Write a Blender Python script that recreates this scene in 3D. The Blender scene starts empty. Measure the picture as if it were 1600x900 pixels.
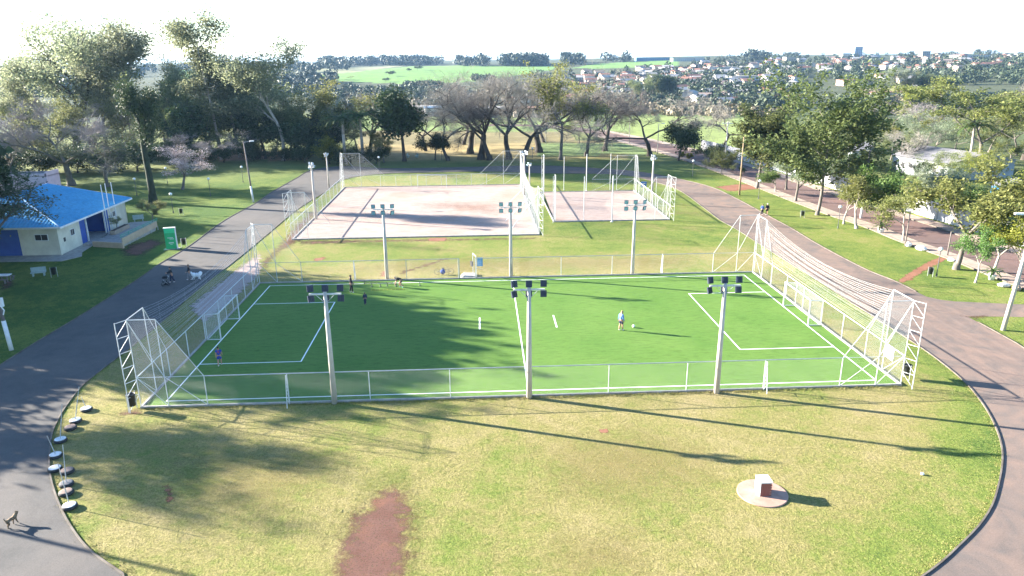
import bpy, math, random
import numpy as np
from mathutils import Matrix, Vector

SC = bpy.context.scene
COL = SC.collection
rad = math.radians
RNG = np.random.default_rng(7)

# ---------------------------------------------------------------- camera
CAM = np.array([-3.46551, -48.5547, 23.0])
FPX, PITCH, ROLL, YAW = 1149.0827, 0.302353, -0.0091443, 0.0474819
_f = np.array([math.sin(YAW) * math.cos(PITCH), math.cos(YAW) * math.cos(PITCH), -math.sin(PITCH)])
_r0 = np.array([math.cos(YAW), -math.sin(YAW), 0.0])
_u0 = np.cross(_r0, _f)
_r = _r0 * math.cos(ROLL) + _u0 * math.sin(ROLL)
_u = -_r0 * math.sin(ROLL) + _u0 * math.cos(ROLL)
cd = bpy.data.cameras.new("camera")
cam = bpy.data.objects.new("camera", cd)
COL.objects.link(cam)
cd.sensor_width = 36.0
cd.lens = FPX * 36.0 / 1600.0
cd.clip_start = 0.5
cd.clip_end = 30000.0
m = Matrix.Identity(4)
for i in range(3):
    m[i][0], m[i][1], m[i][2], m[i][3] = _r[i], _u[i], -_f[i], CAM[i]
cam.matrix_world = m
SC.camera = cam

# ---------------------------------------------------------------- light
SUN_EL, SUN_AZ = 16.8, -69.5          # degrees; azimuth clockwise from +Y
w = bpy.data.worlds.new("World")
SC.world = w
w.use_nodes = True
nt = w.node_tree
bg = nt.nodes["Background"]
sky = nt.nodes.new("ShaderNodeTexSky")
sky.sky_type = 'NISHITA'
sky.sun_disc = False
sky.sun_elevation = rad(SUN_EL)
sky.sun_rotation = rad(SUN_AZ % 360)
sky.air_density, sky.dust_density, sky.ozone_density = 1.0, 0.2, 4.0
nt.links.new(sky.outputs[0], bg.inputs[0])
bg.inputs[1].default_value = 0.066
sl = bpy.data.lights.new("sun", 'SUN')
sl.energy = 5.0
sl.angle = rad(0.55)
sl.color = (1.0, 0.92, 0.80)
sun = bpy.data.objects.new("sun", sl)
COL.objects.link(sun)
SDIR = Vector((math.sin(rad(SUN_AZ)) * math.cos(rad(SUN_EL)), math.cos(rad(SUN_AZ)) * math.cos(rad(SUN_EL)), math.sin(rad(SUN_EL))))
sun.rotation_euler = SDIR.to_track_quat('Z', 'Y').to_euler()
sun.location = (-80, 40, 60)
SC.view_settings.view_transform = 'Standard'
SC.view_settings.look = 'None'
SC.view_settings.exposure = 2.78
SC.view_settings.gamma = 1.0

# ---------------------------------------------------------------- survey helpers (photo measurements -> metres)
def ray(px, py):
    d = _f + _r * (px - 800) / FPX + _u * (450 - py) / FPX
    return d
def gp(px, py, z=0.0):
    """point of the flat park ground seen at that photo pixel"""
    d = ray(px, py)
    t = (z - CAM[2]) / d[2]
    return np.array([CAM[0] + t * d[0], CAM[1] + t * d[1], z])
def proj(P):
    d = np.asarray(P, float) - CAM
    z = d @ _f
    return 800 + FPX * (d @ _r) / z, 450 - FPX * (d @ _u) / z, z
def hgt(b, ty):
    """height of an upright thing standing at b whose top is seen at row ty"""
    lo, hi = 0.0, 90.0
    for _ in range(40):
        mid = (lo + hi) / 2
        if proj((b[0], b[1], b[2] + mid))[1] > ty: lo = mid
        else: hi = mid
    return lo

# ---------------------------------------------------------------- terrain
_PD = np.array([0, 290, 360, 440, 560, 700, 900, 1300, 2000, 3000, 9000], float)
_PZ = np.array([0, 0, -3.5, -9.5, -13.5, -10.5, -3, 8, 19.5, 20.5, 12], float)
def terr(x, y):
    x = np.asarray(x, float); y = np.asarray(y, float)
    dx, dy = x - CAM[0], y - CAM[1]
    d = np.hypot(dx, dy); az = np.degrees(np.arctan2(dx, dy))
    z = np.interp(d, _PD, _PZ)
    side = np.interp(az, [-60, -32, -12, -2, 6, 14, 30, 60], [-9, -8.5, -5.5, -4.5, -3.5, 2.5, 5, 5])
    wgt = np.clip((d - 800) / 1200, 0, 1)
    z = z + side * wgt
    far = np.clip((d - 420) / 500, 0, 1)
    z = z + far * (1.6 * np.sin(x / 97 + 0.7) * np.cos(y / 120) + 1.2 * np.sin(x / 190 - y / 260))
    return z
_TT = np.concatenate([[20.0, 100, 200], np.geomspace(260, 9000, 420)])
def tp(px, py):
    """terrain point seen at that photo pixel (marched)"""
    d = ray(px, py)
    hit = CAM[2] + d[2] * _TT <= terr(CAM[0] + d[0] * _TT, CAM[1] + d[1] * _TT)
    i = int(np.argmax(hit)) if hit.any() else len(_TT) - 1
    fine = np.linspace(_TT[max(i - 1, 0)], _TT[i], 40)
    hit = CAM[2] + d[2] * fine <= terr(CAM[0] + d[0] * fine, CAM[1] + d[1] * fine)
    p = CAM + d * (fine[int(np.argmax(hit))] if hit.any() else fine[-1])
    return np.array([p[0], p[1], float(terr(p[0], p[1]))])

# ---------------------------------------------------------------- materials
def nodes(name):
    mt = bpy.data.materials.new(name)
    mt.use_nodes = True
    t = mt.node_tree
    return mt, t, t.nodes["Principled BSDF"]
def N(t, typ, **kw):
    n = t.nodes.new(typ)
    for k, v in kw.items():
        if k.startswith('i_'):
            n.inputs[k[2:].replace('_', ' ')].default_value = v
        else: setattr(n, k, v)
    return n
def noise(t, scale, detail=4, rough=0.6, dist=0.0, src='pos', stretch=None):
    n = N(t, "ShaderNodeTexNoise")
    n.inputs['Scale'].default_value = scale
    n.inputs['Detail'].default_value = detail
    n.inputs['Roughness'].default_value = rough
    n.inputs['Distortion'].default_value = dist
    if src == 'pos':
        g = N(t, "ShaderNodeNewGeometry"); o = g.outputs['Position']
    else:
        g = N(t, "ShaderNodeTexCoord"); o = g.outputs['Object']
    if stretch:
        mp = N(t, "ShaderNodeMapping"); mp.inputs['Scale'].default_value = stretch
        t.links.new(o, mp.inputs[0]); o = mp.outputs[0]
    t.links.new(o, n.inputs['Vector'])
    return n.outputs['Fac']
def ramp(t, fac, stops):
    r = N(t, "ShaderNodeValToRGB")
    while len(r.color_ramp.elements) < len(stops): r.color_ramp.elements.new(0.5)
    for e, (p, c) in zip(r.color_ramp.elements, stops):
        e.position = p
        e.color = (c[0], c[1], c[2], 1) if not isinstance(c, (int, float)) else (c, c, c, 1)
    t.links.new(fac, r.inputs[0])
    return r.outputs[0]
def mix(t, fac, a, b, typ='MIX'):
    n = N(t, "ShaderNodeMix", data_type='RGBA', blend_type=typ)
    if isinstance(fac, (int, float)): n.inputs[0].default_value = fac
    else: t.links.new(fac, n.inputs[0])
    for s, v in ((6, a), (7, b)):
        if isinstance(v, (tuple, list)): n.inputs[s].default_value = (v[0], v[1], v[2], 1)
        else: t.links.new(v, n.inputs[s])
    return n.outputs[2]
def math_(t, op, a, b=0.0, clamp=False):
    n = N(t, "ShaderNodeMath", operation=op, use_clamp=clamp)
    for s, v in ((0, a), (1, b)):
        if isinstance(v, (int, float)): n.inputs[s].default_value = v
        else: t.links.new(v, n.inputs[s])
    return n.outputs[0]
def attr(t, name):
    a = N(t, "ShaderNodeAttribute", attribute_name=name)
    return a
def bump(t, bs, h, strength, dist):
    b = N(t, "ShaderNodeBump")
    b.inputs['Strength'].default_value = strength
    b.inputs['Distance'].default_value = dist
    t.links.new(h, b.inputs['Height'])
    t.links.new(b.outputs[0], bs.inputs['Normal'])
MATS = {}
def flat(name, a, b=None, scale=6.0, rough=0.7, metal=0.0, bmp=0.0, src='obj', contrast=(0.35, 0.65), spec=None):
    """two-tone worn surface: noise between a and b"""
    if name in MATS: return MATS[name]
    mt, t, bs = nodes(name)
    if b is None: b = tuple(c * 0.8 for c in a)
    f = noise(t, scale, 5, 0.65, src=src)
    t.links.new(ramp(t, f, [(contrast[0], a), (contrast[1], b)]), bs.inputs['Base Color'])
    bs.inputs['Roughness'].default_value = rough
    bs.inputs['Metallic'].default_value = metal
    if spec is not None: bs.inputs['Specular IOR Level'].default_value = spec
    if bmp: bump(t, bs, noise(t, scale * 6, 4, 0.6, src=src), bmp, 0.02)
    MATS[name] = mt
    return mt

# ---------------------------------------------------------------- mesh builder
def unit(v):
    v = np.asarray(v, float); return v / max(np.linalg.norm(v), 1e-9)
class MB:
    def __init__(s): s.V = []; s.F = []; s.M = []; s.n = 0
    def add(s, V, F, mi=0):
        V = np.asarray(V, float).reshape(-1, 3)
        if isinstance(F, np.ndarray): F = F + s.n
        else: F = [tuple(i + s.n for i in f) for f in F]
        s.V.append(V); s.F.append(F); s.M.append(mi); s.n += len(V)
        return s
    def box(s, c, size, rz=0.0, mi=0, rot=None):
        x, y, z = (q / 2 for q in size)
        V = np.array([(a, b, d) for a in (-x, x) for b in (-y, y) for d in (-z, z)])
        if rot is not None: V = V @ np.array(rot).T
        if rz:
            cs, sn = math.cos(rz), math.sin(rz)
            V = V @ np.array([[cs, -sn, 0], [sn, cs, 0], [0, 0, 1]]).T
        F = [(0, 1, 3, 2), (4, 6, 7, 5), (0, 4, 5, 1), (2, 3, 7, 6), (0, 2, 6, 4), (1, 5, 7, 3)]
        return s.add(V + np.asarray(c, float), F, mi)
    def tubes(s, P0, P1, r0, r1, n=3, mi=0, cap=False):
        P0 = np.asarray(P0, float).reshape(-1, 3); P1 = np.asarray(P1, float).reshape(-1, 3)
        k = len(P0)
        if not k: return s
        r0 = np.broadcast_to(np.asarray(r0, float), (k,)); r1 = np.broadcast_to(np.asarray(r1, float), (k,))
        d = P1 - P0; d = d / np.maximum(np.linalg.norm(d, axis=1, keepdims=True), 1e-9)
        ref = np.where(np.abs(d[:, 2:3]) > 0.9, np.array([[1.0, 0, 0]]), np.array([[0, 0, 1.0]]))
        a = np.cross(d, ref); a /= np.linalg.norm(a, axis=1, keepdims=True); b = np.cross(d, a)
        th = np.arange(n) * 2 * math.pi / n
        ring = a[:, None, :] * np.cos(th)[None, :, None] + b[:, None, :] * np.sin(th)[None, :, None]
        V = np.concatenate([P0[:, None] + ring * r0[:, None, None], P1[:, None] + ring * r1[:, None, None]], 1).reshape(-1, 3)
        i = np.arange(n); j = (i + 1) % n
        F = np.stack([i, j, j + n, i + n], 1)[None] + (np.arange(k) * 2 * n)[:, None, None]
        s.add(V, F.reshape(-1, 4), mi)
        if cap:
            base = s.n - len(V)
            s.F.append([tuple(base + q * 2 * n + np.arange(n)[::-1]) for q in range(k)] + [tuple(base + q * 2 * n + n + np.arange(n)) for q in range(k)])
            s.M.append(mi); s.V.append(np.zeros((0, 3)))
        return s
    def bar(s, p0, p1, r0, r1=None, n=6, mi=0):
        return s.tubes([p0], [p1], r0, r0 if r1 is None else r1, n, mi, True)
    def path(s, pts, r, n=5, mi=0, closed=False):
        pts = np.asarray(pts, float)
        q = np.roll(pts, -1, 0)
        if not closed: return s.tubes(pts[:-1], q[:-1], r, r, n, mi, True)
        return s.tubes(pts, q, r, r, n, mi)
    def lathe(s, prof, n=12, c=(0, 0, 0), mi=0):
        V = []; k = len(prof)
        for r, z in prof:
            for i in range(n):
                a = 2 * math.pi * i / n
                V.append((r * math.cos(a) + c[0], r * math.sin(a) + c[1], z + c[2]))
        F = [(q * n + i, q * n + (i + 1) % n, (q + 1) * n + (i + 1) % n, (q + 1) * n + i) for q in range(k - 1) for i in range(n)]
        F += [tuple(range(n))[::-1], tuple((k - 1) * n + i for i in range(n))]
        return s.add(V, F, mi)
    def ell(s, c, r, nu=10, nv=7, mi=0):
        prof = [(max(math.sin(math.pi * i / nv), 0.02), -math.cos(math.pi * i / nv)) for i in range(nv + 1)]
        V = []
        for a, z in prof:
            for i in range(nu):
                t = 2 * math.pi * i / nu
                V.append((a * math.cos(t) * r[0] + c[0], a * math.sin(t) * r[1] + c[1], z * r[2] + c[2]))
        F = [(q * nu + i, q * nu + (i + 1) % nu, (q + 1) * nu + (i + 1) % nu, (q + 1) * nu + i) for q in range(nv) for i in range(nu)]
        return s.add(V, F, mi)
    def poly(s, pts, mi=0): return s.add(pts, [tuple(range(len(pts)))], mi)
    def prism(s, pts, z0, z1, mi=0):
        k = len(pts)
        V = [(p[0], p[1], z0) for p in pts] + [(p[0], p[1], z1) for p in pts]
        F = [tuple(range(k))[::-1], tuple(range(k, 2 * k))] + [(i, (i + 1) % k, k + (i + 1) % k, k + i) for i in range(k)]
        return s.add(V, F, mi)
    def mesh(s, name, mats, off=(0, 0, 0), smooth=False):
        V = np.concatenate(s.V) - np.asarray(off, float)
        loops = []; tot = []; mi = []
        for F, q in zip(s.F, s.M):
            if isinstance(F, np.ndarray):
                loops.append(F.ravel()); tot.append(np.full(len(F), F.shape[1])); mi.append(np.full(len(F), q))
            else:
                for f in F: loops.append(np.array(f))
                tot.append(np.array([len(f) for f in F], int)); mi.append(np.full(len(F), q))
        loops = np.concatenate(loops).astype(np.int32); tot = np.concatenate(tot).astype(np.int32); mi = np.concatenate(mi).astype(np.int32)
        me = bpy.data.meshes.new(name)
        me.vertices.add(len(V)); me.vertices.foreach_set("co", V.astype(np.float32).ravel())
        me.loops.add(len(loops)); me.loops.foreach_set("vertex_index", loops)
        me.polygons.add(len(tot))
        me.polygons.foreach_set("loop_start", np.concatenate([[0], np.cumsum(tot)[:-1]]).astype(np.int32))
        me.polygons.foreach_set("material_index", mi)
        me.polygons.foreach_set("use_smooth", np.full(len(tot), smooth))
        for q in (mats if isinstance(mats, (list, tuple)) else [mats]): me.materials.append(q)
        me.update(calc_edges=True); me.validate()
        return me
    def build(s, name, mats, parent=None, smooth=False, world=True, loc=None):
        off = np.zeros(3)
        if parent is not None and world:
            q = parent
            while q is not None: off = off + np.array(q.location); q = q.parent
        if loc is not None: off = np.asarray(loc, float)
        o = bpy.data.objects.new(name, s.mesh(name, mats, off, smooth))
        COL.objects.link(o)
        if parent is not None: o.parent = parent
        elif loc is not None: o.location = loc
        return o
def tag(o, label=None, cat=None, group=None, kind=None):
    for k, v in (('label', label), ('category', cat), ('group', group), ('kind', kind)):
        if v: o[k] = v
    return o
def thing(name, label, cat, loc=(0, 0, 0), rz=0.0, group=None):
    o = bpy.data.objects.new(name, None)
    o.empty_display_size = 0.3
    COL.objects.link(o)
    o.location = tuple(float(q) for q in loc); o.rotation_euler = (0, 0, rz)
    return tag(o, label, cat, group)
def meshobj(name, me, parent=None):
    o = bpy.data.objects.new(name, me); COL.objects.link(o)
    if parent is not None: o.parent = parent
    return o
def copy_tree(o, parent=None):
    c = o.copy(); COL.objects.link(c)
    c.parent = parent
    for ch in list(o.children): copy_tree(ch, c)
    return c
def bar(name, parent, p0, p1, r, mat, n=6):
    return MB().bar(p0, p1, r, r, n).build(name, mat, parent)
def structure(o): o['kind'] = 'structure'; return o
def stuff(o): o['kind'] = 'stuff'; return o
def smooth_line(pts, n):
    """Catmull-Rom through pts, resampled to n points by length"""
    P = np.asarray(pts, float)
    Q = np.vstack([2 * P[0] - P[1], P, 2 * P[-1] - P[-2]])
    out = []
    for i in range(1, len(Q) - 2):
        t = np.linspace(0, 1, 12, endpoint=False)[:, None]
        a, b, c, d = Q[i - 1], Q[i], Q[i + 1], Q[i + 2]
        out.append(0.5 * (2 * b + (c - a) * t + (2 * a - 5 * b + 4 * c - d) * t ** 2 + (3 * b - a - 3 * c + d) * t ** 3))
    out = np.vstack(out + [P[-1:]])
    s = np.concatenate([[0], np.cumsum(np.linalg.norm(np.diff(out, axis=0), axis=1))])
    u = np.linspace(0, s[-1], n)
    return np.stack([np.interp(u, s, out[:, k]) for k in range(out.shape[1])], 1)
def inside(poly, X, Y):
    poly = np.asarray(poly, float)[:, :2]
    r = np.zeros(np.shape(X), bool)
    j = len(poly) - 1
    for i in range(len(poly)):
        xi, yi = poly[i]; xj, yj = poly[j]
        c = ((yi > Y) != (yj > Y)) & (X < (xj - xi) * (Y - yi) / (yj - yi + 1e-12) + xi)
        r ^= c; j = i
    return r
def segdist(poly, X, Y, closed=True):
    poly = np.asarray(poly, float)[:, :2]
    d = np.full(np.shape(X), 1e9)
    k = len(poly)
    for i in range(k if closed else k - 1):
        a = poly[i]; b = poly[(i + 1) % k]
        ab = b - a; L = ab @ ab + 1e-12
        t = np.clip(((X - a[0]) * ab[0] + (Y - a[1]) * ab[1]) / L, 0, 1)
        d = np.minimum(d, np.hypot(X - a[0] - t * ab[0], Y - a[1] - t * ab[1]))
    return d
# ================================================================ SETTING
OUTER_PX = [(-330, 900), (-200, 740), (-60, 613), (0, 571), (60, 533), (120, 497), (195, 450), (225, 430), (250, 412), (295, 385), (350, 345), (400, 317), (425, 300), (462, 279), (487, 266),
            (535, 260), (600, 263), (700, 262), (775, 260), (850, 259), (900, 261), (975, 266), (1015, 271), (1062, 280), (1110, 292), (1150, 310), (1200, 337), (1237, 357), (1275, 380), (1325, 407),
            (1362, 425), (1400, 440), (1440, 460), (1475, 477), (1512, 495), (1562, 522), (1600, 544), (1680, 600), (1760, 690), (1790, 800), (1780, 920)]
INNER_PX = [(192, 897), (140, 860), (110, 822), (92, 787), (80, 750), (77, 720), (81, 680), (88, 662), (100, 640), (125, 607), (150, 585), (180, 562), (212, 537), (262, 495), (312, 450),
            (362, 412), (405, 377), (437, 350), (457, 333), (482, 316), (505, 302), (537, 281), (595, 272), (700, 269), (770, 268), (850, 271), (950, 272), (990, 276), (1025, 285), (1062, 298),
            (1100, 325), (1125, 344), (1150, 358), (1200, 390), (1287, 445), (1360, 492), (1422, 532), (1465, 562), (1512, 602), (1547, 650), (1566, 705), (1557, 770), (1537, 812), (1500, 852), (1450, 895)]
FRONT_OUT = [(19, -33), (10, -38), (0, -40), (-12, -39), (-24, -34)]
FRONT_IN = [(12.2, -23.6), (8, -25.6), (2, -27), (-5, -27.2), (-12, -25.6), (-18, -22.4)]
outer = [gp(*p)[:2] for p in OUTER_PX] + [np.array(p, float) for p in FRONT_OUT]
inner = [gp(*p)[:2] for p in INNER_PX] + [np.array(p, float) for p in FRONT_IN]
outer_l = smooth_line(outer + [outer[0]], 420)
inner_l = smooth_line(inner + [inner[0]], 420)

# ---------- ground sheet with its land cover
def ground_sheet():
    az = np.concatenate([np.arange(-180, -60, 6), np.arange(-60, -40, 1.0), np.arange(-40, 45, 0.24), np.arange(45, 60, 1.0), np.arange(60, 180, 6)])
    az = np.radians(az)
    d = np.concatenate([[1.0, 8, 16], np.arange(22, 130, 1.8), np.geomspace(130, 9000, 170)])
    A, D = np.meshgrid(az, d)
    X = CAM[0] + D * np.sin(A); Y = CAM[1] + D * np.cos(A)
    Z = terr(X, Y)
    k, n = X.shape
    i = np.arange(k - 1)[:, None] * n; j = np.arange(n)[None]; j2 = (j + 1) % n
    F = np.stack([i + j, i + j2, i + n + j2, i + n + j], -1).reshape(-1, 4)
    mb = MB(); mb.add(np.stack([X, Y, Z], -1), F)
    V = np.concatenate(mb.V)
    # cap in the middle
    mb.add([(CAM[0], CAM[1], 0)], []); mb.F.append([(n * k, q, (q + 1) % n) for q in range(n)]); mb.M.append(0); mb.V.append(np.zeros((0, 3)))
    V = np.concatenate(mb.V)
    x, y = V[:, 0], V[:, 1]
    dd = np.hypot(x - CAM[0], y - CAM[1])
    rel = V - CAM; dep = np.maximum(rel @ _f, 1.0)
    u = 800 + FPX * (rel @ _r) / dep; v = 450 - FPX * (rel @ _u) / dep
    front = (rel @ _f) > 1
    cover = np.tile(np.array([0.075, 0.085, 0.045]), (len(V), 1))
    def paint(poly, c):
        mk = inside(poly, u, v) & front & (dd > 60)
        cover[mk] = c
    near = dd < 560
    cover[near] = (0.15, 0.17, 0.06)
    cover[near & (x > 55)] = (0.085, 0.105, 0.042)
    GREEN = (0.145, 0.255, 0.06)
    # near meadows beyond the park road
    paint([(300, 236), (480, 236), (480, 250), (300, 250)], (0.34, 0.20, 0.13))
    paint([(560, 222), (980, 220), (980, 249), (560, 253)], (0.30, 0.235, 0.11))
    paint([(560, 200), (890, 203), (900, 224), (560, 226)], (0.20, 0.17, 0.085))
    paint([(560, 180), (1180, 176), (1180, 204), (890, 206), (560, 204)], (0.19, 0.25, 0.085))
    paint([(840, 224), (1000, 222), (1010, 240), (840, 246)], (0.17, 0.23, 0.09))
    paint([(985, 180), (1240, 185), (1300, 250), (1210, 262), (1060, 232), (985, 216)], (0.22, 0.27, 0.09))
    # far fields
    paint([(500, 126), (503, 117), (560, 111), (640, 104), (720, 102.5), (870, 104), (860, 110), (800, 119), (720, 129), (640, 131), (560, 128)], GREEN)
    paint([(480, 108), (560, 104), (640, 102), (560, 112), (500, 118)], (0.24, 0.24, 0.13))
    paint([(890, 107), (930, 100), (985, 96.5), (1062, 94), (1058, 103), (980, 106)], GREEN)
    paint([(270, 110), (345, 105), (345, 126), (270, 130)], GREEN)
    paint([(0, 124), (60, 118), (60, 124), (0, 131)], (0.35, 0.33, 0.28))
    paint([(1080, 126), (1150, 124), (1150, 138), (1080, 136)], (0.26, 0.16, 0.10))
    paint([(1200, 120), (1250, 118), (1245, 132), (1200, 134)], (0.24, 0.20, 0.11))
    paint([(1125, 152), (1160, 152), (1160, 166), (1125, 165)], (0.27, 0.15, 0.10))
    paint([(1350, 118), (1400, 115), (1400, 124), (1350, 126)], (0.27, 0.24, 0.10))
    paint([(1340, 140), (1410, 138), (1410, 150), (1340, 152)], (0.26, 0.25, 0.10))
    far = np.clip((dd - 150) / 40, 0, 1)
    # dryness of the park lawn
    dry = np.full(len(V), 0.45)
    isl = inside(inner_l, x, y)
    dry[isl] = 0.63
    dry[isl & (y > 36)] = 0.48
    dry[isl & (y > 40) & (x > 5)] = 0.38
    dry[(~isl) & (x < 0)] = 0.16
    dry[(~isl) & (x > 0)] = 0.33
    edge = segdist(inner_l[::4], x, y)
    dry = np.where(isl & (x > 5) & (y < 30), dry - 0.35 * np.clip(1 - edge / 6, 0, 1), dry)
    me = mb.mesh("ground", mat_lawn())
    ca = me.attributes.new("cover", 'FLOAT_COLOR', 'POINT'); ca.data.foreach_set("color", np.concatenate([cover, np.ones((len(V), 1))], 1).astype(np.float32).ravel())
    fa = me.attributes.new("far", 'FLOAT', 'POINT'); fa.data.foreach_set("value", far.astype(np.float32))
    da = me.attributes.new("dry", 'FLOAT', 'POINT'); da.data.foreach_set("value", dry.astype(np.float32))
    return structure(meshobj("ground", me))
def mat_lawn():
    mt, t, bs = nodes("lawn")
    big = noise(t, 0.12, 5, 0.6); mid = noise(t, 0.9, 5, 0.7); fine = noise(t, 4.2, 5, 0.8); vf = noise(t, 11.0, 3, 0.8)
    d = attr(t, "dry").outputs['Fac']
    k = math_(t, 'ADD', d, math_(t, 'MULTIPLY', math_(t, 'SUBTRACT', big, 0.5), 1.1))
    k = math_(t, 'ADD', k, math_(t, 'MULTIPLY', math_(t, 'SUBTRACT', mid, 0.5), 0.8))
    k = math_(t, 'ADD', k, math_(t, 'MULTIPLY', math_(t, 'SUBTRACT', fine, 0.5), 0.5))
    lawn = ramp(t, k, [(0.05, (0.068, 0.130, 0.024)), (0.38, (0.170, 0.214, 0.044)), (0.62, (0.258, 0.234, 0.082)), (0.95, (0.34, 0.278, 0.135))])
    spk = ramp(t, vf, [(0.34, 0.55), (0.52, 1.0), (0.66, 1.22)])
    lawn = mix(t, 1.0, lawn, spk, 'MULTIPLY')
    spk2 = ramp(t, fine, [(0.32, 0.70), (0.58, 1.07)])
    lawn = mix(t, 1.0, lawn, spk2, 'MULTIPLY')
    cov = attr(t, "cover").outputs['Color']
    fn = noise(t, 0.05, 6, 0.7); fn2 = noise(t, 0.35, 5, 0.7)
    cov = mix(t, 1.0, cov, ramp(t, fn, [(0.3, 0.72), (0.7, 1.25)]), 'MULTIPLY')
    cov = mix(t, 1.0, cov, ramp(t, fn2, [(0.3, 0.75), (0.7, 1.2)]), 'MULTIPLY')
    t.links.new(mix(t, attr(t, "far").outputs['Fac'], lawn, cov), bs.inputs['Base Color'])
    bs.inputs['Roughness'].default_value = 0.95
    bs.inputs['Specular IOR Level'].default_value = 0.15
    hh = math_(t, 'ADD', fine, math_(t, 'MULTIPLY', vf, 0.5))
    bump(t, bs, hh, 0.8, 0.16)
    return mt
ground_sheet()

# ---------- park road (a loop of worn asphalt)
def mat_asphalt(name, base, dust, red, zone):
    mt, t, bs = nodes(name)
    n1 = noise(t, 0.10, 5, 0.65, 0.4); n2 = noise(t, 0.8, 6, 0.7); n3 = noise(t, 16.0, 3, 0.7); n4 = noise(t, 0.35, 4, 0.6, 1.5)
    c = ramp(t, n2, [(0.3, tuple(q * 0.85 for q in base)), (0.7, tuple(q * 1.2 for q in base))])
    c = mix(t, ramp(t, n1, [(0.42, 0.0), (0.72, 0.9)]), c, dust)
    if zone:
        g = N(t, "ShaderNodeNewGeometry"); sx = N(t, "ShaderNodeSeparateXYZ"); t.links.new(g.outputs['Position'], sx.inputs[0])
        z = math_(t, 'MULTIPLY', math_(t, 'ADD', sx.outputs[0], 12), 0.022, True)
        z = math_(t, 'MULTIPLY', z, ramp(t, n4, [(0.32, 0.25), (0.66, 1.0)]))
        c = mix(t, z, c, red)
    c = mix(t, 1.0, c, ramp(t, n3, [(0.28, 0.78), (0.72, 1.16)]), 'MULTIPLY')
    n5 = noise(t, 0.55, 3, 0.5, 4.0); n6 = noise(t, 3.0, 6, 0.8)
    c = mix(t, ramp(t, n5, [(0.485, 0.0), (0.5, 0.28), (0.515, 0.0)]), c, dust)
    c = mix(t, ramp(t, n6, [(0.60, 0.0), (0.72, 0.45)]), c, (0.07, 0.06, 0.06))
    t.links.new(c, bs.inputs['Base Color'])
    bs.inputs['Roughness'].default_value = 0.9
    bs.inputs['Specular IOR Level'].default_value = 0.2
    bump(t, bs, n3, 0.3, 0.02)
    return mt
ASPH = mat_asphalt("park_asphalt", (0.096, 0.092, 0.088), (0.150, 0.132, 0.118), (0.235, 0.165, 0.130), True)
STREET = mat_asphalt("street_asphalt", (0.135, 0.092, 0.082), (0.20, 0.12, 0.10), (0.2, 0.12, 0.1), False)
def strip(name, A, Bq, z, mat):
    k = len(A); z = np.full(k, z) if np.isscalar(z) else z
    V = np.concatenate([np.column_stack([A, z]), np.column_stack([Bq, z])])
    i = np.arange(k - 1)
    mb = MB(); mb.add(V, np.stack([i, i + 1, i + k + 1, i + k], 1))
    return structure(mb.build(name, mat))
from mathutils.geometry import tessellate_polygon
def sheet(name, pts, z, mat, holes=()):
    loops = [[Vector((p[0], p[1], 0)) for p in pts]] + [[Vector((p[0], p[1], 0)) for p in h] for h in holes]
    tris = tessellate_polygon(loops)
    V = np.array([(v.x, v.y, z) for l in loops for v in l])
    T3 = np.array(tris)
    a, b, c = V[T3[:, 0]], V[T3[:, 1]], V[T3[:, 2]]
    cr = (b[:, 0] - a[:, 0]) * (c[:, 1] - a[:, 1]) - (b[:, 1] - a[:, 1]) * (c[:, 0] - a[:, 0])
    T3[cr < 0] = T3[cr < 0][:, ::-1]
    mb = MB(); mb.add(V, T3)
    return structure(mb.build(name, mat))
sheet("park_road", outer_l[:-1], 0.012, ASPH, [inner_l[:-1]])
side = [gp(*p)[:2] for p in [(1440, 462), (1470, 468.5), (1492, 471), (1580, 475), (1640, 477), (1800, 484), (1800, 512), (1640, 497), (1580, 495), (1530, 494.5), (1512, 495), (1470, 492)]]
sheet("side_road", side, 0.008, ASPH)

KERB = flat("kerb_concrete", (0.17, 0.145, 0.12), (0.085, 0.068, 0.052), 0.9, 0.9, bmp=0.3, src='pos')
def kerb(name, line, wd=0.085, h=0.07, mat=KERB):
    L = np.asarray(line, float)
    t = np.gradient(L, axis=0); t /= np.linalg.norm(t, axis=1, keepdims=True) + 1e-9
    nrm = np.column_stack([-t[:, 1], t[:, 0]])
    a, b = L - nrm * wd / 2, L + nrm * wd / 2
    k = len(L); z = np.zeros(k)
    V = np.concatenate([np.column_stack([a, z]), np.column_stack([a, z + h]), np.column_stack([b, z + h]), np.column_stack([b, z])])
    i = np.arange(k - 1)
    F = np.concatenate([np.stack([i + q * k, i + 1 + q * k, i + 1 + (q + 1) * k, i + (q + 1) * k], 1) for q in range(3)])
    mb = MB(); mb.add(V, F)
    return structure(mb.build(name, mat))
kerb("kerb", inner_l)
# the outer kerb is open where the side road joins
so = np.array([segdist(np.array(side), np.array([p[0]]), np.array([p[1]]))[0] > 1.2 and not inside(side, np.array([p[0]]), np.array([p[1]]))[0] for p in outer_l])
run = []
for p, ok in zip(outer_l, so):
    if ok: run.append(p)
    else:
        if len(run) > 3: kerb("kerb", run)
        run = []
if len(run) > 3: kerb("kerb", run)

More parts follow.
